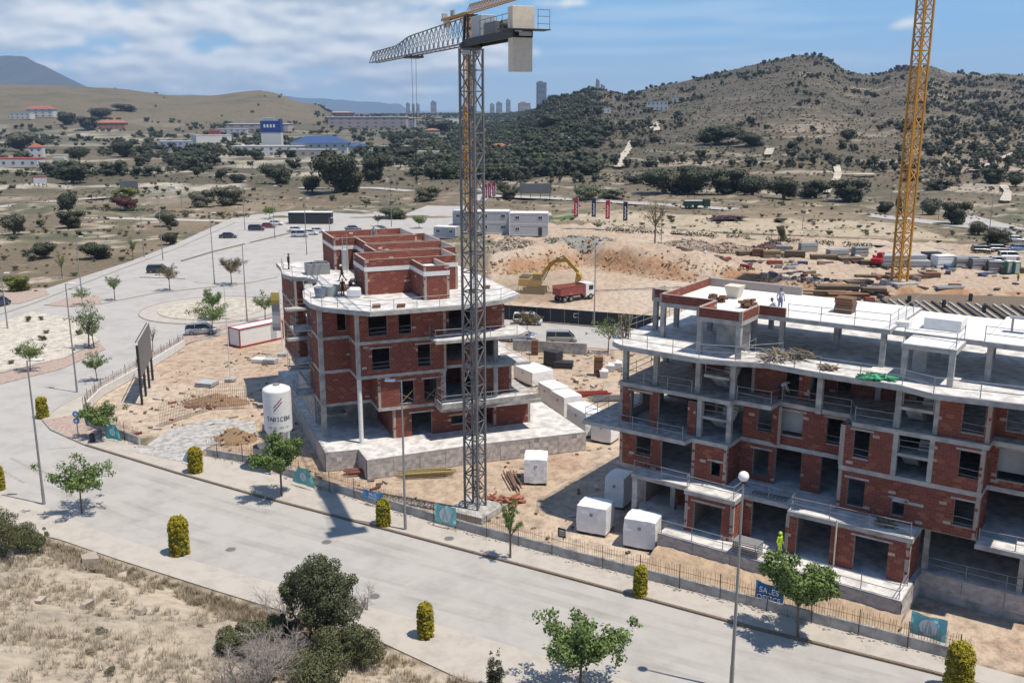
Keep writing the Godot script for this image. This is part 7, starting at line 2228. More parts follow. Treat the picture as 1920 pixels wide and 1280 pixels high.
	far_house("villa", "white sheds on the far road right of the store", Vector3(-93.56,0.39,-790.1), 0.0, Vector3(22, 5, 10), Color(0.5, 0.49, 0.46), Color(0.56, 0.55, 0.53), 0.0, 4)
	far_house("villa", "low white wall buildings along the store road", Vector3(-71.99,0.2,-735.77), 0.0, Vector3(34, 3, 8), Color(0.48, 0.46, 0.42), Color(0.56, 0.55, 0.53), 0.0, 4)
	var k := rng.randi()
	for i in 46: # scattered small houses of the plain
		var x := lerpf(-760.0, -90.0, rng.randf())
		var z := -lerpf(1000.0, 2300.0, rng.randf())
		if x / -z < -0.33 or x / -z > -0.02 or (x / -z < -0.13 and z < -1300.0): continue
		var s := Vector3(rng.randf_range(12, 40), rng.randf_range(5, 9), rng.randf_range(10, 18))
		far_house("plain_house", "small %s building on the plain before the distant hills" % ["white flat roofed", "cream red roofed", "grey"][i % 3], Vector3(x, gh(x, z), z), rng.randf() * 0.6, s, [white, cream, Color(0.4, 0.38, 0.36)][i % 3], [Color(0.5, 0.5, 0.5), Color(0.36, 0.16, 0.1), Color(0.45, 0.42, 0.4)][i % 3], 2.0 if i % 3 == 1 else 0.0, 0, "small buildings of the plain")
	# skyline towers, about three and a half kilometres away
	var d := 3500.0
	var c := Color(0.34, 0.36, 0.40)
	for e in [[765, 7, 60, "short pale tower, leftmost on the skyline"], [775, 5, 57, "small tower second from the left of the skyline"], [784, 5, 57, "small tower beside the crane hook rope"], [813, 10, 66, "pale square tower left of the crane mast"], [923, 7, 58, "low block just right of the crane mast"], [936, 10, 63, "grey block pair right of the crane mast"], [953, 7, 72, "slim tower between two low blocks on the skyline"], [983, 22, 62, "wide pinkish low block on the skyline"]]:
		var x: float = (e[0] - 960) * 0.000538 * d
		tower(e[3], Vector3(x, 15.0, -d), e[1] * 1.94, 18.0, e[2] - 15.0, c if e[1] < 20 else Color(0.42, 0.36, 0.35))
	var x := (1015 - 960) * 0.000538 * d
	var tall := tower("tallest grey skyscraper on the skyline", Vector3(x, 20.0, -d), 32.0, 26.0, 112.0, Color(0.20, 0.22, 0.26))
	var tp := MB.new()
	tp.col = Color(0.22, 0.24, 0.28)
	tp.box(Vector3(-9, 117, 0), Vector3(10, 6, 18))
	part(tall, "crown", tp, M.rough)
	x = (1125 - 960) * 0.000538 * 2600.0
	var tw := thing("twin_tower", "pointed twin skyscraper rising behind the small hill", "tower", Vector3(x, 40, -2600))
	for s in [-1.0, 1.0]:
		var mb := MB.new()
		mb.col = Color(0.28, 0.27, 0.28)
		var a := [Vector3(s * 9.0 - 8, 0, 9), Vector3(s * 9.0 + 8, 0, 9), Vector3(s * 9.0 + 8, 0, -9), Vector3(s * 9.0 - 8, 0, -9)]
		var hh := 76.0 if s < 0 else 62.0
		mb.hexa(a + [Vector3(s * 6.0 - 5, hh, 6), Vector3(s * 7.0 + 4, hh * 0.92, 6), Vector3(s * 7.0 + 4, hh * 0.92, -6), Vector3(s * 6.0 - 5, hh, -6)])
		part(tw, "leaf_tower", mb, M.rough)


# ---------------------------------------------------------------- vegetation
func leafball(mb: MB, lumps: Array, n: int, size: float, ca: Color, cb: Color, shell := 0.55) -> void:
	var tot := 0.0
	for l in lumps: tot += l[1] * l[1]
	for l in lumps:
		var k := int(n * l[1] * l[1] / tot) + 1
		var c: Vector3 = l[0]
		var r: float = l[1]
		var sq: float = l[2] if l.size() > 2 else 0.85
		for i in k:
			var d := Vector3(rng.randfn(), rng.randfn(), rng.randfn()).normalized()
			var p := c + d * Vector3(1, sq, 1) * r * lerpf(shell, 1.06, sqrt(rng.randf()))
			var nn := (d + Vector3(rng.randfn(), rng.randfn(), rng.randfn()) * 0.5).normalized()
			var t := nn.cross(Vector3(rng.randfn(), rng.randfn(), rng.randfn())).normalized()
			var b := nn.cross(t)
			var s := size * rng.randf_range(0.6, 1.25)
			mb.col = ca.lerp(cb, rng.randf())
			mb.fn(p - t * s, p - b * s * 0.55, p + t * s, p + b * s * 0.55, (nn + d * 0.3).normalized())

func limb(mb: MB, a: Vector3, b: Vector3, r0: float, r1: float, n := 6) -> void:
	mb.tube(a, b, r0, r1, n, false)

# street tree: straight trunk, forked limbs, leaf sprays along the twigs
func street_tree(label: String, pos: Vector3, h: float, w: float, dens: float, ca: Color, cb: Color, sd: int, spiky := 0.5, nm := "street_tree") -> Node3D:
	rng.seed = sd
	var T := thing(nm, label, "tree", pos, rng.randf() * TAU)
	var tr := MB.new()
	var th := h * 0.40
	var lean := Vector3(rng.randf_range(-0.03, 0.03), 0, rng.randf_range(-0.03, 0.03)) * h
	tr.tube(Vector3.ZERO, Vector3(0, th, 0) + lean, h * 0.017, h * 0.012, 8, false)
	var tips := []
	var nb := 8
	for i in nb:
		var a := TAU * i / nb + rng.randf_range(-0.3, 0.3)
		var up := rng.randf_range(0.25, 1.0)
		var ln := (0.35 + rng.randf() * 0.35)
		var st := Vector3(0, th * rng.randf_range(0.85, 1.05), 0) + lean
		var en := st + Vector3(cos(a) * w * 0.5 * (1.15 - up * 0.75), (h - th) * (0.15 + up * 0.72), sin(a) * w * 0.5 * (1.15 - up * 0.75))
		var md := st.lerp(en, 0.5) + Vector3(0, h * 0.03, 0)
		limb(tr, st, md, h * 0.009, h * 0.006); limb(tr, md, en, h * 0.006, h * 0.0025)
		tips.append([st.lerp(md, 0.7), w * 0.10]); tips.append([md, w * 0.13]); tips.append([en, w * 0.10]); tips.append([md.lerp(en, 0.5), w * 0.12])
		for k in 3:
			var q := md.lerp(en, rng.randf()) + Vector3(rng.randfn(), rng.randfn() * 0.6, rng.randfn()) * w * 0.10 * (1.0 + spiky * 0.5)
			limb(tr, md.lerp(en, 0.4), q, h * 0.003, h * 0.0015, 4)
			tips.append([q, w * 0.085])
	part(T, "trunk", tr, M.bark)
	var cr := MB.new()
	leafball(cr, tips, int(5600 * dens), clampf(w * 0.025, 0.05, 0.12), ca, cb, 0.1)
	part(T, "crown", cr, M.leaf)
	return T

func bush_mesh(sd: int, n: int, size: float, ca: Color, cb: Color, lumps: int, sq: float, trunk := 0.0) -> ArrayMesh:
	# unit bush: about one wide and one tall, standing on the origin
	rng.seed = sd
	var mb := MB.new()
	var ls := []
	for i in lumps:
		var a := TAU * i / lumps + rng.randf()
		var r := rng.randf_range(0.16, 0.27)
		var k := rng.randf_range(0.08, 0.30)
		ls.append([Vector3(cos(a) * k, trunk + r * 0.8 + rng.randf() * (0.95 - trunk - r * 1.7), sin(a) * k), r, sq])
	ls.append([Vector3(0, trunk + (1.0 - trunk) * 0.42, 0), 0.30, 0.95])
	leafball(mb, ls, n, size, ca, cb, 0.6)
	for l in ls:
		var pr := []
		for i in 6: pr.append(Vector2(sin(PI * i / 5.0), -cos(PI * i / 5.0)) * l[1] * 0.66)
		mb.col = ca.lerp(cb, 0.35)
		mb.lathe(l[0], pr, 8)
	if trunk > 0.0:
		mb.col = Color(0.10, 0.08, 0.06)
		mb.tube(Vector3(0, -0.05, 0), Vector3(0.02, trunk + 0.3, 0), 0.04, 0.03, 6, false)
	return mb.mesh()

func hedge(label: String, pos: Vector3, h: float, r: float, sd: int, taper := 0.0) -> void:
	rng.seed = sd
	var T := thing("clipped_shrub", label, "shrub", pos, rng.randf() * TAU, "yellow green shrubs clipped as columns")
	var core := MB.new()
	core.col = Color(0.12, 0.115, 0.015)  # solid filler core, darker than the leaf clumps around it
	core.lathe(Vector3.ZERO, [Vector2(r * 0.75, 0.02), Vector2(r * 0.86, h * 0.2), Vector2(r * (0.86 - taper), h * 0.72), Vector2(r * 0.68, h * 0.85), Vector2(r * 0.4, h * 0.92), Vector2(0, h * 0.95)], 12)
	part(T, "inner_core", core, M.leaf)
	var mb := MB.new()
	var clumps := int(150 * h)
	for i in clumps:
		var t := rng.randf()
		var a := rng.randf() * TAU
		var top := rng.randf() < 0.22
		var rr := r * (1.0 - taper * t) * (1.0 - 0.45 * smoothstep(0.78, 1.0, t)) * (0.93 + 0.09 * fine.get_noise_2d(a * 8.0, t * 40.0 + sd))
		var p := Vector3(cos(a) * rr, t * h * 0.97, sin(a) * rr)
		if top:
			var k := sqrt(rng.randf())
			p = Vector3(cos(a) * r * 0.8 * k, h * (0.97 - k * k * 0.12), sin(a) * r * 0.8 * k)
		var tone := rng.randf()
		var ca := Color(0.24, 0.215, 0.014).lerp(Color(0.46, 0.38, 0.025), tone)
		leafball(mb, [[p, r * 0.2]], 26, 0.06, ca * 0.75, ca * 1.1, 0.2)
	part(T, "foliage", mb, M.leaf)

func twigs(mb: MB, p: Vector3, d: Vector3, l: float, r: float, depth: int) -> void:
	var q := p + d * l
	mb.col = Color(0.36, 0.325, 0.30) * rng.randf_range(0.65, 1.25)
	mb.tube(p, q, r, r * 0.65, 4, false)
	if depth == 0: return
	for i in (3 if depth > 1 else 4):
		twigs(mb, p.lerp(q, rng.randf_range(0.5, 1.0)), (d + Vector3(rng.randfn(), rng.randfn() * 0.7, rng.randfn()) * 0.55).normalized(), l * rng.randf_range(0.5, 0.8), r * 0.55, depth - 1)

func sprays(n: int, c: Vector3, r: Vector3, s: float) -> Array: # loose tufts that break up a crown's outline
	var o := []
	for i in n: o.append([c + Vector3(rng.randfn(), rng.randfn(), rng.randfn()).normalized() * r * rng.randf_range(0.85, 1.15), s * rng.randf_range(0.6, 1.3)])
	return o

func ground_at(x: float, z: float) -> Vector3: return Vector3(x, gh(x, z), z)

func make_vegetation(road: PackedVector2Array) -> void:
	var g1 := Color(0.065, 0.115, 0.025)
	var g2 := Color(0.16, 0.225, 0.06)
	var st := [[-35.27,-73.6,4.9,4.89,1,"young street tree with long shoots beside the lower left road"],[-41.34,-92.16,3.64,4.51,2,"street tree over the wall corner by the black bin"],[-19.66,-76.97,6.03,5.1,3,"dense street tree in front of the silo"],[-0.12,-65.27,5.03,1.88,4,"narrow street tree right of the crane foot"],[17.87,-54.34,5.79,5.5,5,"dense street tree in front of the blue sales banner"],[3.87,-48.64,5.13,5.39,6,"wide open street tree at the bottom edge of the road"]]
	for e in st:
		var dn: float = [0, 0.55, 0.8, 1.25, 0.7, 1.9, 0.95][e[4]]
		street_tree(e[5], Vector3(e[0], 0.05, e[1]), e[2], e[3], dn, g1, g2, 100 + e[4], 0.9 if e[4] in [1, 6] else 0.4)
	var md := [[-62.91,-174.49,5.24,4.31,0.6,1,"brownish round tree by the black car"],[-53.29,-180.66,5.91,5.67,1,1,"round brown leaved tree beyond the roundabout"],[-47.15,-148.85,5.29,4.04,1,0,"round green tree on the roundabout island"],[-44.44,-139.09,5.3,6.63,0.8,0,"spreading green tree beside the silver car"],[-69.28,-165.22,4.98,3.35,0.6,0,"small green tree at the red paving's tip"],[-73.01,-160.93,3.22,3.63,0.4,0,"thin tree behind the lamp on the left"],[-58.6,-129.55,6.98,4.72,0.45,0,"tall thin tree on the pink pavement"],[-58.25,-130.47,4.7,3.86,0.4,0,"second thin tree on the pink pavement"],[-60.97,-117.73,4.16,3.78,0.7,0,"dark green tree on the white verge"],[-50.71,-113.51,3.89,2.87,0.9,0,"small round tree pair by the corner lamp"],[-49.19,-128.02,4.03,1.61,0.15,1,"nearly bare sapling by the wall"],[-38.59,-147.27,5.24,4.33,0.6,0,"sparse tree by the yellow and grey flag"],[2.21,-139.09,3.86,4.42,1,1,"round tree in front of the white van"],[13.08,-127.42,5.34,4.8,0.35,0,"sparse tree beside the frame's left corner"],[-88.78,-187.88,5.92,2.31,0.7,0,"narrow green tree on the field kerb"],[-84.22,-212.52,5.93,2.37,0.6,0,"thin tree by the cabinet on the field kerb"],[-38.61,-277.11,3.51,3.37,0.7,1,"small brown tree behind the brick roof rooms"],[-26.17,-271.9,3.6,6.02,0.8,0,"light green tree behind the brick roof rooms"],[33.23,-223.3,11.8,8.18,0.55,1,"tall sparse tree between the flags and the yard"],[-74.57,-296.97,4.07,4.92,0.8,0,"green tree behind the white parked car"]]
	for i in md.size():
		var e: Array = md[i]
		var ca := g1 if e[5] == 0 else Color(0.12, 0.085, 0.05)
		var cb := g2 if e[5] == 0 else Color(0.17, 0.14, 0.07)
		street_tree(e[6], ground_at(e[0], e[1]), e[2], e[3], e[4] * 0.55, ca, cb, 200 + i, 0.4, "small_tree")
	# clipped column shrubs
	var hg := [[-50.46,-98.94,2.33,1.26,"tapered yellow shrub at the street corner"],[-24.73,-66.15,2.99,1.39,"yellow clipped shrub on the near pavement by the dry slope"],[-28.78,-82.59,2.51,1.26,"yellow clipped shrub in front of the ramp wall"],[-10.21,-71.09,2.27,1.1,"yellow clipped shrub between the lamp post and the blue banner"],[-5.41,-54.46,2.35,1,"yellow clipped shrub on the near pavement right of the big bush"],[8.7,-59.73,2.25,0.91,"lumpy yellow clipped shrub below the white loads"],[25.28,-48.64,3.03,1.45,"large yellow clipped shrub at the lower right corner"],[-44.74,-78.64,2.26,1.11,"yellow clipped shrub cut by the left edge"]]
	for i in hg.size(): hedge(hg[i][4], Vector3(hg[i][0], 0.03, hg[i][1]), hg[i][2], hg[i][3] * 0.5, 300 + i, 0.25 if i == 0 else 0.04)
	# big bush with dead wood on the dry slope
	rng.seed = 501
	var b := Vector3(-11.86,0.65,-52.09)
	var T := thing("large_bush", "large dark green bush on the dry slope beside the near pavement", "bush", b)
	var tr := MB.new()
	for i in 7: tr.tube(Vector3(rng.randf_range(-0.6, 0.6), -0.3, rng.randf_range(-0.3, 0.3)), Vector3(rng.randf_range(-1.4, 1.6), rng.randf_range(1.6, 3.2), rng.randf_range(-0.8, 0.6)), 0.09, 0.04, 6, false)
	part(T, "trunk", tr, M.bark)
	var cr := MB.new()
	var da := Color(0.04, 0.052, 0.022)
	var db := Color(0.10, 0.112, 0.052)
	leafball(cr, [[Vector3(0.2, 3.7, 0), 1.15], [Vector3(0.9, 3.0, 0.1), 1.2], [Vector3(-0.6, 3.1, -0.2), 0.95], [Vector3(0.3, 4.6, 0), 0.75], [Vector3(1.5, 2.2, 0.2), 1.0], [Vector3(0.4, 2.2, 0.2), 1.1], [Vector3(1.5, 3.7, 0.0), 0.6], [Vector3(-1.2, 3.4, 0.0), 0.5], [Vector3(-0.3, 4.2, 0.1), 0.7], [Vector3(1.0, 4.1, 0.1), 0.6]] + sprays(40, Vector3(0.3, 3.1, 0.0), Vector3(1.7, 1.7, 1.1), 0.3), 27000, 0.064, da, db, 0.4)
	part(T, "crown", cr, M.leaf)
	T.scale = Vector3.ONE * 1.16
	for e in [[Vector3(-8.85,0.91,-49.68), "round green bush right below the large dark bush", 1.5, 2.3, 511], [Vector3(-14.17,0.97,-52.45), "grey green bush between the dead wood and the large dark bush", 1.3, 1.7, 516], [Vector3(-10.77,1.15,-49.84), "dark low bush under the large dark bush", 1.6, 2.0, 517], [Vector3(-15.71,2.04,-49.22), "olive green bush left of the grey dead wood", 1.15, 1.5, 512], [Vector3(-10.48,2.23,-45.54), "green bush at the bottom edge below the large bush", 1.8, 1.8, 513], [Vector3(-35.58,1.55,-62.36), "dark green bush at the left edge above the slope", 2.0, 3.6, 514], [Vector3(-34.89,0.9,-64.47), "dark green bush joining the left edge bush", 1.3, 2.2, 515]]:
		rng.seed = e[4]
		var o := thing("slope_bush", e[1], "bush", e[0])
		var mb := MB.new()
		var ls := []
		for i in 9: ls.append([Vector3(rng.randfn() * 0.4 * e[2], rng.randf_range(0.3, 0.8) * e[3], rng.randfn() * 0.3 * e[2]), e[2] * rng.randf_range(0.35, 0.55)])
		leafball(mb, ls + sprays(16, Vector3(0, e[3] * 0.5, 0), Vector3(e[2], e[3] * 0.5, e[2]) * 0.85, 0.22), 9500, 0.062, Color(0.05, 0.062, 0.022), Color(0.125, 0.13, 0.055), 0.45)
		part(o, "crown", mb, M.leaf)
		var s := MB.new()
		for i in 5: s.tube(Vector3(rng.randfn() * 0.2, -0.3, rng.randfn() * 0.2), Vector3(rng.randfn() * 0.5, e[3] * 0.6, rng.randfn() * 0.4), 0.04, 0.02, 5, false)
		part(o, "stem", s, M.bark)
	rng.seed = 502
	for e in [[Vector3(-13.05,1.97,-47.97), "tangle of grey dead branches left of the large dark bush", 26, 1.4], [Vector3(-13.63,2.9,-44.76), "lower tangle of grey dead branches at the bottom edge", 24, 1.2], [Vector3(-13.96,0.08,-54.91), "upright grey dead branches against the large dark bush", 16, 1.7], [Vector3(-10.07,0,-57.37), "thin bare twigs at the large bush's right side", 6, 1.0]]:
		var mb := MB.new()
		for i in e[2]: twigs(mb, Vector3(rng.randfn() * 0.5, -0.2, rng.randfn() * 0.4), Vector3(rng.randfn() * 0.55, 1.0, rng.randfn() * 0.4).normalized(), e[3] * rng.randf_range(0.6, 1.1), 0.05, 4)
		solo("dead_branches", e[1], "branches", mb, M.rough, e[0])
	rng.seed = 503
	var cy := thing("dark_conifer", "small dark conifer with two tips at the bottom edge", "tree", Vector3(-0.97,0,-48.84))
	var cm := MB.new()
	var cl := []
	for i in 22:
		var t := i / 22.0
		cl.append([Vector3((0.28 if i % 2 else -0.28) * (0.5 + t * 0.6) + rng.randfn() * 0.1, 0.2 + t * 2.5, rng.randfn() * 0.16), 0.42 * (1.08 - t)])
	leafball(cm, cl, 4200, 0.05, Color(0.03, 0.038, 0.018), Color(0.07, 0.078, 0.035), 0.2)
	part(cy, "foliage", cm, M.leaf)
	pbox(cy, "trunk", Vector3(0, 0.3, 0), Vector3(0.1, 0.8, 0.1), M.bark)
	# dry grass and stones of the slope
	rng.seed = 520
	var tuft := MB.new()
	for i in 26:
		var a := rng.randf() * TAU
		var o := Vector3(cos(a), 0, sin(a))
		var base := o * rng.randf() * 0.12
		var tip := base + o * rng.randf_range(0.05, 0.28) + Vector3.UP * rng.randf_range(0.12, 0.42)
		var s := o.cross(Vector3.UP) * 0.012
		tuft.col = Color(1, 1, 1) * rng.randf_range(0.7, 1.15)
		tuft.tri(base - s, base + s, tip)
	scatter_multi("dry_grass", "pale dry grass covering the slope below the near pavement", "grass", tuft.mesh(), 26000, func() -> Array:
		var s := rng.randf_range(0.15, 34.0) if rng.randf() < 0.8 else rng.randf_range(-0.15, 2.4)
		var t := rng.randf_range(-14.0, 62.0)
		if fine.get_noise_2d(t * 1.6, s * 1.6) < rng.randf_range(-0.45, 0.25): return []
		var x := -40.7 + 0.870 * t - 0.493 * s
		var z := -71.2 + 0.493 * t + 0.870 * s
		if z > -30: return []
		var k := rng.randf()
		var c := Color(0.50, 0.43, 0.335).lerp(Color(0.36, 0.31, 0.245), k)
		if s < 2.5 and rng.randf() < 0.6: c = Color(0.25, 0.195, 0.12)
		return [x, z, rng.randf_range(0.6, 1.5), c])
	var scrub := bush_mesh(530, 260, 0.06, Color(0.5, 0.5, 0.5), Color(1, 1, 1), 6, 0.8)
	for i in 170:
		var s := rng.randf_range(1.0, 30.0)
		var t := rng.randf_range(-8.0, 58.0)
		var x := -40.7 + 0.870 * t - 0.493 * s
		var z := -71.2 + 0.493 * t + 0.870 * s
		if z > -33: continue
		var o := inst(numbered("dry_shrub"), scrub, M["scrub%d" % (i % 3)])
		add_child(o)
		o.position = ground_at(x, z) - Vector3.UP * 0.08; o.rotation.y = rng.randf() * TAU
		var w := rng.randf_range(0.3, 1.0)
		o.scale = Vector3(w, w * rng.randf_range(0.4, 0.7), w)
		meta(o, "low grey brown dry shrub on the foreground slope", "shrub", "dry shrubs on the foreground slope")
	for i in 26:
		var s := rng.randf_range(0.6, 26.0)
		var t := rng.randf_range(-5.0, 50.0)
		var w := rng.randf_range(0.12, 0.4)
		if i == 0: s = 1.2; t = 12.4; w = 0.75
		if i == 1: s = 5.0; t = 8.0; w = 0.7
		var x := -40.7 + 0.870 * t - 0.493 * s
		var z := -71.2 + 0.493 * t + 0.870 * s
		if z > -33: continue
		var mb := MB.new()
		mb.col = Color(0.46, 0.40, 0.33) * rng.randf_range(0.8, 1.15)
		var pts := []
		for k in 8: pts.append(Vector3((-1 if k in [0, 3, 4, 7] else 1) * rng.randf_range(0.6, 1.0), (0.9 if k > 3 else -0.6) * rng.randf_range(0.5, 0.9), (1 if k in [0, 1, 4, 5] else -1) * rng.randf_range(0.5, 0.9)) * w)
		mb.hexa(pts)
		solo("stone", "pale angular stone on the foreground slope", "stone", mb, M.rough, ground_at(x, z) + Vector3.UP * w * 0.25, rng.randf() * TAU, "pale stones on the foreground slope")
	far_vegetation(road)

func scatter_multi(nm: String, label: String, cat: String, mesh: Mesh, n: int, f: Callable, m: Material = null) -> void:
	var xs := []
	for i in n:
		var e: Array = f.call()
		if e.size(): xs.append(e)
	var mm := MultiMesh.new()
	mm.transform_format = MultiMesh.TRANSFORM_3D
	mm.use_colors = true
	mm.mesh = mesh
	mm.instance_count = xs.size()
	for i in xs.size():
		var e: Array = xs[i]
		var s: float = e[2]
		var sy: float = e[4] if e.size() > 4 else 1.0
		mm.set_instance_transform(i, Transform3D(Basis(Vector3.UP, rng.randf() * TAU).scaled_local(Vector3(s, s * sy, s)), Vector3(e[0], gh(e[0], e[1]) - 0.06, e[1])))
		mm.set_instance_color(i, e[3])
	var o := MultiMeshInstance3D.new()
	o.multimesh = mm
	o.name = numbered(nm)
	o.material_override = m if m else M.leaf
	add_child(o)
	meta(o, label, cat, "", "stuff")

func far_vegetation(road: PackedVector2Array) -> void:
	var W := Color(1, 1, 1)
	var H := Color(0.55, 0.55, 0.55)
	var kinds := [bush_mesh(601, 3000, 0.036, H, W, 9, 0.85), bush_mesh(602, 3000, 0.036, H, W, 10, 0.75), bush_mesh(603, 3000, 0.036, H, W, 10, 0.85, 0.0), bush_mesh(604, 3000, 0.036, H, W, 8, 0.95, 0.0)]
	var small := [bush_mesh(611, 260, 0.065, H, W, 6, 0.85, 0.04), bush_mesh(612, 220, 0.065, H, W, 5, 0.8), bush_mesh(613, 280, 0.062, H, W, 7, 0.9, 0.05)]
	rng.seed = 600
	# trees and bushes one can tell apart: x, z, height, width, tone, words
	var put := [[-105.52,-215.74,4.34,6.73,0,"dark bush in the left field, nearer of two beside the kerb"],[-93.3,-214.12,4.31,7.87,0,"wide dark bush in the left field, right of its twin"],[-124.95,-273.19,5.41,8.46,0,"dark round bush in the middle of the left field"],[-133.02,-257.36,7.09,8.27,1,"grey olive tree at the left border of the field"],[-84.78,-238.19,3.7,5.29,0,"dark bush by the car park's left kerb"],[-99.27,-277.11,5.18,7.05,1,"grey green bush above the car park's left kerb"],[-90.73,-174.49,3.27,5.68,3,"bright green bush on the red paving at the left"],[-145.02,-316.34,7.94,7.67,0,"dark round tree beside the left lane"],[-130.52,-326.97,5,9.36,4,"dark red bush beside a lamp in the left field"],[-142.85,-359.08,5.86,11.84,3,"yellow green bush in front of the blue billboard"],[-206.02,-456.52,8.61,17.48,0,"large dark tree in the left field, nearest of its group"],[-294.41,-666.27,11.37,18.85,0,"dark round tree right of the filling station"],[-410.49,-821.65,18.74,29.45,1,"tall grey green tree above the filling station"],[-280.12,-705.57,14.64,17.65,0,"tall dark tree in the middle of the left fields"],[-576.72,-1342.46,20.48,33.37,0,"dark tree cluster below the ochre hill"],[-624.18,-1504.24,19.68,48.64,0,"broad dark trees left of the pink villa"],[-630.03,-1615.39,13.5,43.45,0,"flat dark tree on the ochre hill's foot"],[-636.74,-1412.93,21.5,30.5,0,"dark tree between the white villas and the pink villa"],[-223.52,-587.55,6.92,7.69,0,"small dark tree left of the white car"],[-160.76,-498.81,5.9,5.99,0,"small round tree in the field, left one"],[-141.73,-474.83,6.14,7.27,0,"small round tree in the field, right one"],[-106.75,-334.46,6.93,11.04,1,"grey olive tree left of the middle field"],[-99.21,-340.3,7.41,13.1,1,"grey olive tree pair in the middle field"],[-124.82,-442.84,5.98,9.69,0,"dark bush behind the olive trees"],[-106.64,-442.84,10.73,16.97,0,"tall dark tree left of the big tree group"],[-71.08,-392.7,19.84,21.54,0,"biggest dark tree in the middle of the fields"],[-65.43,-460.07,13.59,15.1,0,"dark tree right of the biggest one"],[-81.84,-398.01,8.61,10.91,2,"olive green tree at the foot of the biggest one"],[-65.47,-398.01,10.75,13.09,2,"olive green tree right of the biggest one's foot"],[-173.96,-665.97,8.89,14.5,0,"dark tree in front of the white store"],[-157.16,-696.23,6.69,11.36,0,"dark tree right of the white store's tower"],[-104.54,-896.31,16.62,24.31,0,"dark tall tree near the long warehouse"],[-36.05,-296.97,4.07,9.83,2,"grey green shrubs beside the road curve"],[-31.17,-359.08,6.05,11.05,2,"green shrubs on the inside of the road curve"],[-0.99,-359.08,5.08,7.89,0,"dark green tree behind the cabins"],[-3.23,-392.7,4.69,6.46,0,"small dark tree beside the flags behind the cabins"],[27.79,-361.3,6.87,13.89,5,"pale green reed clump behind the red flag"],[38.41,-368.1,4.4,12.13,5,"pale green reed clump right of the first"],[66.53,-293.96,1.62,10.71,6,"low purple flowering shrubs on the sandy field"],[61.86,-291.02,1.44,6.43,6,"smaller purple shrub on the sandy field"],[79.88,-288.13,1.59,4.77,0,"small dark shrub on the sandy field"],[66.15,-236.16,4.19,2.62,2,"thin green shrub at the hedge by the yard"],[129.57,-282.51,7.44,9.37,0,"dark tree right of the yellow mast"],[131.93,-304.75,7.17,8.4,1,"grey green tree just right of the yellow mast"],[123.75,-309.61,7.11,2.39,0,"dark narrow cypress behind the yellow mast"],[120.73,-312.94,4.8,6.9,0,"dark green tree left of the yellow mast"],[115.32,-228.17,4.43,7.6,0,"dark bush above the parked cars at the right"],[124.71,-257.27,4.55,7.13,1,"grey bush on the right road bank"],[60.2,-384.99,11.86,19.01,0,"left tree of the dark pine row below the terraces"],[71.82,-384.99,13.51,21.12,0,"second tree of the dark pine row"],[84.5,-384.99,11.45,19.01,0,"third tree of the dark pine row"],[93.26,-377.57,9.81,16.58,0,"fourth tree of the dark pine row"],[103.1,-368.1,9.38,16.17,0,"fifth tree of the dark pine row"],[115.23,-368.1,8.39,14.15,0,"sixth tree of the dark pine row"],[122.83,-354.74,9.24,15.6,0,"seventh tree of the dark pine row"],[54.34,-431.69,4.66,11.81,0,"low tree at the left end of the dark pine row"],[127.07,-608.78,13.52,33,0,"broad dark tree on the terraces"],[140.57,-582.3,9.26,18.95,0,"dark tree right of the broad terrace tree"],[102.48,-530.44,6.23,7.51,0,"round tree standing alone on the terraces"],[213.19,-624.58,9.58,12.18,0,"round tree alone on the upper slope"],[158.8,-557.22,5.92,7.86,0,"small round tree below the upper slope"],[174.6,-398.01,6.47,13.09,0,"dark tree on the slope right of the yellow mast"],[211.17,-428.71,8.09,11.73,0,"dark tree on the right slope"],[216.83,-418.97,6.34,8.26,0,"dark round tree near the right edge"],[234.08,-548.64,6.43,8.95,0,"dark pine on the slope beside the yellow mast"],[32.26,-853.29,13.45,27.65,0,"dark tree under the skyline towers"],[-97.56,-1288.55,16.98,41.81,0,"dark tree left of the grey mast"],[-143.61,-3334.14,33.13,71.81,0,"dark tree top beside the grey mast on the horizon"],[15.89,-732.42,11.65,19.87,0,"dark tree among the gardens right of the mast"],[63.12,-685.55,12.31,22.28,0,"dark tree among the gardens before the dirt track"],[-72.41,-665.27,8.88,18.1,0,"dark tree beside the store road"],[52.51,-746.94,9.84,16.16,0,"dark tree left of the gardens' track"]]
	var tones := [Color(0.052, 0.062, 0.030), Color(0.13, 0.128, 0.085), Color(0.095, 0.10, 0.045), Color(0.14, 0.16, 0.03), Color(0.10, 0.022, 0.03), Color(0.15, 0.17, 0.09), Color(0.085, 0.05, 0.07)]
	for i in tones.size():
		var m: StandardMaterial3D = M.leaf.duplicate()
		m.albedo_color = lin(tones[i].r, tones[i].g, tones[i].b)
		m.backlight_enabled = false
		M["veg%d" % i] = m
	var sb := MB.new()
	sb.tube(Vector3(0, -0.1, 0), Vector3(0.02, 0.4, 0), 0.05, 0.035, 7, false)
	var stub := sb.mesh()
	for i in put.size():
		var e: Array = put[i]
		var tall: bool = e[2] > 4.0
		var o := thing("field_tree" if tall else "field_bush", e[5], "tree" if tall else "bush", ground_at(e[0], e[1]) - Vector3.UP * 0.15, rng.randf() * TAU)
		o.add_child(inst("crown" if tall else "foliage", kinds[i % 4], M["veg%d" % e[4]]))
		o.add_child(inst("trunk" if tall else "stem", stub, M.bark))
		o.scale = Vector3(e[3], maxf(e[2], 0.8), e[3])
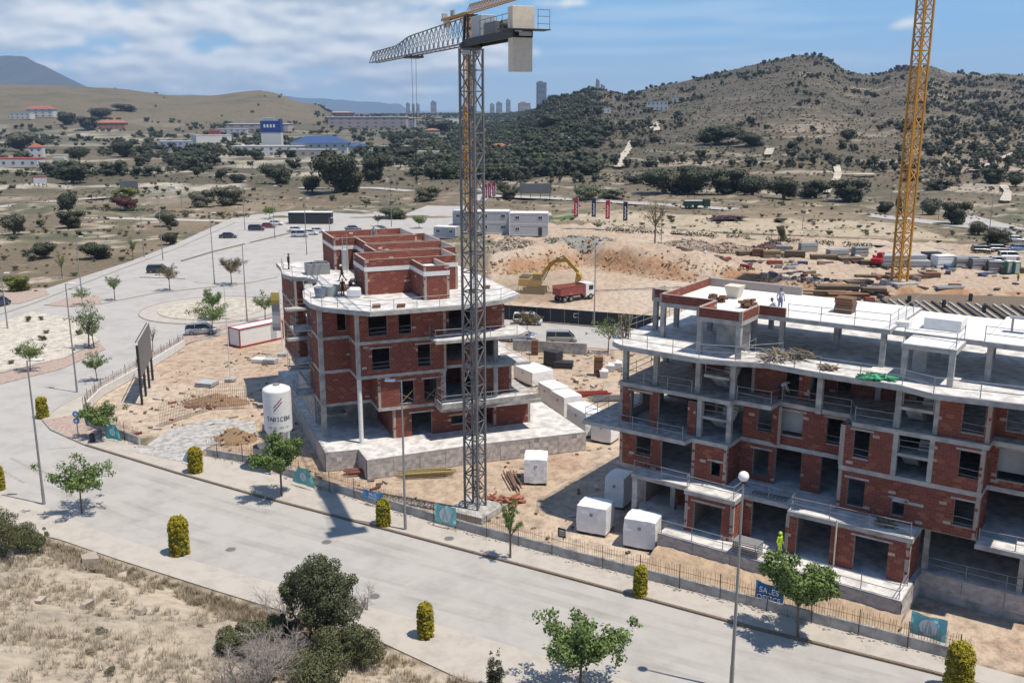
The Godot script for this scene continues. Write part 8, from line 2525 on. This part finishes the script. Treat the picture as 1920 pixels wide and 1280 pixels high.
	# hedge strips along the lanes
	for e in [[Vector3(-141.57,0,-323.35), Vector3(-129.48,0,-319.81), "left piece of the clipped hedge by the field lane"], [Vector3(-127.55,0,-319.81), Vector3(-115.04,0,-316.34), "clipped hedge piece right of the dark red bush"], [Vector3(-113.57,0,-314.63), Vector3(-100.36,0,-309.61), "clipped hedge piece left of the olive trees"], [Vector3(-94.6,0,-306.35), Vector3(-81.52,0,-301.59), "clipped hedge piece nearest the dark cars"], [Vector3(24.77,1.91,-248.61), Vector3(42.95,1.75,-242.25), "low hedge behind the earth mound"], [Vector3(44.06,1.77,-240.96), Vector3(60.01,1.45,-235.17), "low hedge behind the rubble heaps"], [Vector3(61.9,1.55,-232.44), Vector3(82,1.88,-216.96), "low hedge behind the yard stacks"]]:
		var T := thing("hedge", e[2], "hedge", e[0])
		var d: Vector3 = e[1] - e[0]
		var mb := MB.new()
		var ls := []
		var n := int(d.length() / 1.1)
		for k in n:
			if fine.get_noise_1d(k * 3.0 + e[0].x) < -0.22: continue
			ls.append([d * (float(k) / n) + Vector3(0, 0.6, 0), rng.randf_range(0.6, 0.85)])
		leafball(mb, ls, ls.size() * 46, 0.22, Color(0.035, 0.045, 0.018), Color(0.07, 0.082, 0.035), 0.5)
		part(T, "foliage", mb, M.leaf)
	# scattered field shrubs, each its own thing
	var cnt := 0
	while cnt < 190:
		var z := -lerpf(150.0, 560.0, pow(rng.randf(), 0.8))
		var x := lerpf(-0.56, 0.02, rng.randf()) * -z
		if Geometry2D.is_point_in_polygon(Vector2(x, z), road) or broad.get_noise_2d(x * 1.5, z * 1.5) < rng.randf_range(-0.35, 0.1): continue
		if x > -30 and z > -330: continue
		var o := inst(numbered("field_shrub"), small[cnt % 3], M["veg%d" % [0, 1, 2, 2, 0, 1][rng.randi() % 6]])
		add_child(o)
		var w := rng.randf_range(1.0, 3.4)
		o.position = ground_at(x, z) - Vector3.UP * 0.1; o.rotation.y = rng.randf() * TAU
		o.scale = Vector3(w, w * rng.randf_range(0.5, 0.9), w)
		meta(o, "low shrub scattered over the dry fields left of the crane", "shrub", "shrubs scattered over the dry fields")
		cnt += 1
	cnt = 0
	while cnt < 110:
		var z := -lerpf(255.0, 420.0, rng.randf())
		var x := lerpf(0.03, 0.56, rng.randf()) * -z
		if broad.get_noise_2d(x * 2.0, z * 2.0) < rng.randf_range(-0.3, 0.15): continue
		var o := inst(numbered("bank_shrub"), small[cnt % 3], M["veg%d" % [0, 2, 1, 2][rng.randi() % 4]])
		add_child(o)
		var w := rng.randf_range(0.8, 2.6)
		o.position = ground_at(x, z) - Vector3.UP * 0.1; o.rotation.y = rng.randf() * TAU
		o.scale = Vector3(w, w * rng.randf_range(0.4, 0.8), w)
		meta(o, "low shrub scattered over the sandy banks behind the yard", "shrub", "shrubs scattered over the sandy banks")
		cnt += 1
	for i in 34:
		var vx := rng.randf_range(-78.0, -48.0)
		var vz := rng.randf_range(-150.0, -112.0)
		if not Geometry2D.is_point_in_polygon(Vector2(vx, vz), PackedVector2Array(VERGE)): continue
		var o := inst(numbered("verge_shrub"), small[i % 3], M["veg%d" % [2, 1, 2, 3][rng.randi() % 4]])
		add_child(o)
		var w := rng.randf_range(0.4, 1.5)
		o.position = Vector3(vx, 0.12, vz); o.rotation.y = rng.randf() * TAU
		o.scale = Vector3(w, w * rng.randf_range(0.4, 0.8), w)
		meta(o, "small shrub growing on the white sandy verge at the left", "shrub", "small shrubs on the sandy verge")
	# far-off scrub and pine cover that reads as one mass
	var wood: StandardMaterial3D = M.leaf.duplicate()
	wood.backlight_enabled = false
	scatter_multi("hillside_pines", "dark pines thickly covering parts of the right hills", "pines", small[0], 15000, func() -> Array:
		var z := -lerpf(430.0, 1600.0, pow(rng.randf(), 0.75))
		var x := lerpf(-0.02, 0.70, rng.randf()) * -z
		var r := x / -z
		var n := broad.get_noise_2d(x * 0.7, z * 0.7) + 0.6 * fine.get_noise_2d(x * 0.16, z * 0.16)
		n += 0.62 * smoothstep(0.36, 0.47, r) * smoothstep(1150.0, 650.0, -z)
		n += 0.50 * smoothstep(0.13, 0.03, r)
		n -= 0.34 * smoothstep(0.13, 0.22, r) * smoothstep(0.42, 0.34, r) * smoothstep(480.0, 620.0, -z) * smoothstep(1250.0, 900.0, -z)
		if n < rng.randf_range(0.02, 0.34): return []
		var w := rng.randf_range(2.0, 4.6) if rng.randf() < 0.75 else rng.randf_range(4.5, 8.0)
		var c := Color(0.040, 0.050, 0.026).lerp(Color(0.080, 0.084, 0.046), rng.randf())
		if rng.randf() < 0.12: c = Color(0.10, 0.105, 0.075)
		return [x, z, w, c, rng.randf_range(0.6, 1.05)], wood)
	scatter_multi("hillside_scrub", "fine grey brown scrub between the pines of the right hills", "scrub", small[1], 30000, func() -> Array:
		var z := -lerpf(400.0, 1450.0, pow(rng.randf(), 0.85))
		var x := lerpf(0.0, 0.66, rng.randf()) * -z
		if fine.get_noise_2d(x * 0.2 + 30.0, z * 0.2) < rng.randf_range(-0.4, 0.25): return []
		var c := Color(0.062, 0.062, 0.038).lerp(Color(0.105, 0.092, 0.060), rng.randf())
		return [x, z, rng.randf_range(0.7, 2.6), c, rng.randf_range(0.35, 0.7)], wood)
	scatter_multi("plain_woods", "dark tree belts of the plain between the far buildings", "woods", small[2], 16000, func() -> Array:
		var z := -lerpf(470.0, 3800.0, pow(rng.randf(), 1.5))
		var x := lerpf(-0.60, 0.09, pow(rng.randf(), 0.8)) * -z
		var r := x / -z
		var n := broad.get_noise_2d(x * 0.5, z * 0.9) + fine.get_noise_2d(x * 0.07, z * 0.16) * 0.5 + 0.45 * smoothstep(-0.16, -0.03, r) - 0.2 * smoothstep(700.0, 470.0, -z)
		if n < rng.randf_range(0.06, 0.36): return []
		if r < -0.2 and z < -1500.0 and rng.randf() < 0.95: return []
		var w := rng.randf_range(2.5, 6.0) if rng.randf() < 0.6 else rng.randf_range(6.0, 11.0)
		var c := Color(0.038, 0.050, 0.027).lerp(Color(0.078, 0.088, 0.045), rng.randf())
		if rng.randf() < 0.06: c = Color(0.10, 0.15, 0.04)
		return [x, z, w, c, rng.randf_range(0.5, 0.95)], wood)
	scatter_multi("field_scrub", "small dry scrub dotted over the fields around the site", "scrub", small[1], 14000, func() -> Array:
		var z := -lerpf(140.0, 620.0, pow(rng.randf(), 0.7))
		var x := lerpf(-0.58, 0.58, rng.randf()) * -z
		if Geometry2D.is_point_in_polygon(Vector2(x, z), road) or Geometry2D.is_point_in_polygon(Vector2(x, z), PackedVector2Array(SITE)): return []
		if fine.get_noise_2d(x * 0.3, z * 0.3) < rng.randf_range(-0.3, 0.3): return []
		var c := Color(0.095, 0.088, 0.052).lerp(Color(0.155, 0.132, 0.085), rng.randf())
		if rng.randf() < 0.3: c = Color(0.075, 0.082, 0.04)
		return [x, z, rng.randf_range(0.35, 1.2) if rng.randf() < 0.85 else rng.randf_range(1.2, 2.4), c, rng.randf_range(0.35, 0.65)], wood)


func make_sky() -> ImageTexture:
	var w := 2048
	var h := 1024
	var data := PackedByteArray()
	data.resize(w * h * 3)
	var n := FastNoiseLite.new()
	n.seed = 77; n.noise_type = FastNoiseLite.TYPE_SIMPLEX_SMOOTH; n.frequency = 1.0; n.fractal_octaves = 6; n.fractal_gain = 0.52
	var n2 := FastNoiseLite.new()
	n2.seed = 12; n2.frequency = 1.0; n2.fractal_octaves = 3
	var below := Color(0.50, 0.47, 0.43)
	var zen := Color(0.26, 0.43, 0.66)
	var mid := Color(0.545, 0.73, 0.895)
	var hor := Color(0.72, 0.815, 0.89)
	for j in h:
		var el := (0.5 - (j + 0.5) / h) * PI
		var dg := rad_to_deg(el)
		var base := below
		if dg > 0.0: base = hor.lerp(mid, smoothstep(0.0, 5.0, dg)).lerp(zen, smoothstep(4.0, 34.0, dg))
		var sy := 4.2 * (1.0 - exp(-maxf(el, -0.02) * 5.0))
		for i in w:
			var c := base
			if dg > -0.3:
				var az := wrapf((i + 0.5) / w * TAU, -PI, PI)
				var p := Vector3(sin(az) * 6.4, sy, cos(az) * 6.4)
				var v := n.get_noise_3d(p.x * 0.8, p.y * 1.25, p.z * 0.8)
				var bigv := n2.get_noise_3d(p.x * 0.22, p.y * 0.5, p.z * 0.22)
				# a bank of cumulus to the left, breaking up towards the right
				var side := smoothstep(0.10, -0.16, az + bigv * 0.12) * smoothstep(-1.9, -0.7, az)
				var cover := lerpf(-0.30 + bigv * 0.35, 0.20 + bigv * 0.55, side)
				cover -= 0.30 * smoothstep(0.9, 0.2, dg) * (1.0 - 0.5 * side)
				var dens := smoothstep(0.0, 0.22, v + cover)
				var up := n.get_noise_3d(p.x * 0.8 + 0.03, (p.y + 0.10) * 1.25, p.z * 0.8)
				var lit := clampf(0.52 + (v - up) * 2.6 + bigv * 0.4 - 0.18 * smoothstep(3.0, 7.0, dg) * side, 0.0, 1.0)
				var cc := Color(0.68, 0.735, 0.805).lerp(Color(0.955, 0.955, 0.96), lit)
				c = c.lerp(cc, dens * 0.92 * smoothstep(-0.2, 0.8, dg))
				var wisp := n2.get_noise_3d(p.x * 0.5 + 9.0, p.y * 3.2, p.z * 0.5)
				c = c.lerp(Color(0.84, 0.89, 0.94), clampf(wisp * 0.9 - 0.05, 0.0, 0.3) * smoothstep(0.0, 1.0, dg))
			var o := (j * w + i) * 3
			data[o] = int(clampf(c.r, 0, 1) * 255.0); data[o + 1] = int(clampf(c.g, 0, 1) * 255.0); data[o + 2] = int(clampf(c.b, 0, 1) * 255.0)
	return ImageTexture.create_from_image(Image.create_from_data(w, h, false, Image.FORMAT_RGB8, data))

func make_camera_and_light() -> void:
	var cam := Camera3D.new()
	cam.name = "camera"
	add_child(cam)
	cam.position = Vector3(0, 32, 0)
	cam.rotation_degrees = Vector3(-13.4, 0, 0)
	cam.fov = 38.98
	cam.near = 0.5; cam.far = 40000.0
	cam.current = true
	var we := WorldEnvironment.new()
	we.name = "world_environment"
	var env := Environment.new()
	env.background_mode = Environment.BG_SKY
	var sm := PanoramaSkyMaterial.new()
	sm.panorama = make_sky()
	var sky := Sky.new()
	sky.sky_material = sm
	env.sky = sky
	env.tonemap_mode = Environment.TONE_MAPPER_LINEAR
	env.tonemap_exposure = 1.1
	env.sdfgi_enabled = true; env.ssao_enabled = true; env.ssil_enabled = true
	env.volumetric_fog_enabled = true; env.volumetric_fog_density = 0.0
	env.fog_enabled = true
	env.fog_density = 0.00007
	env.fog_light_color = Color(0.62, 0.74, 0.88)
	we.environment = env
	add_child(we)
	var sun := DirectionalLight3D.new()
	sun.name = "sun"
	add_child(sun)
	sun.look_at_from_position(Vector3.ZERO, Vector3(-0.37, -1.0, -0.16))
	sun.light_energy = 1.6
	sun.light_color = Color(1.0, 0.955, 0.89)
	sun.light_angular_distance = 0.53
	sun.shadow_enabled = true

func _ready() -> void:
	rng.seed = 4711
	fine.seed = 1; fine.frequency = 0.085; fine.fractal_octaves = 5; fine.fractal_gain = 0.55
	broad.seed = 8; broad.frequency = 0.014; broad.fractal_octaves = 4
	make_camera_and_light()
	make_materials()
	make_terrain()
	make_roads()
	make_street_wall()
	make_building_a()
	make_building_b()
	print("shells ", Time.get_ticks_msec())
	make_cranes()
	make_cars()
	make_machines()
	print("machines ", Time.get_ticks_msec())
	make_site()
	make_roof_things()
	make_people()
	make_lamps()
	make_far_buildings()
	print("things ", Time.get_ticks_msec())
	make_vegetation(PackedVector2Array(road_outline()))
	print("plants ", Time.get_ticks_msec())
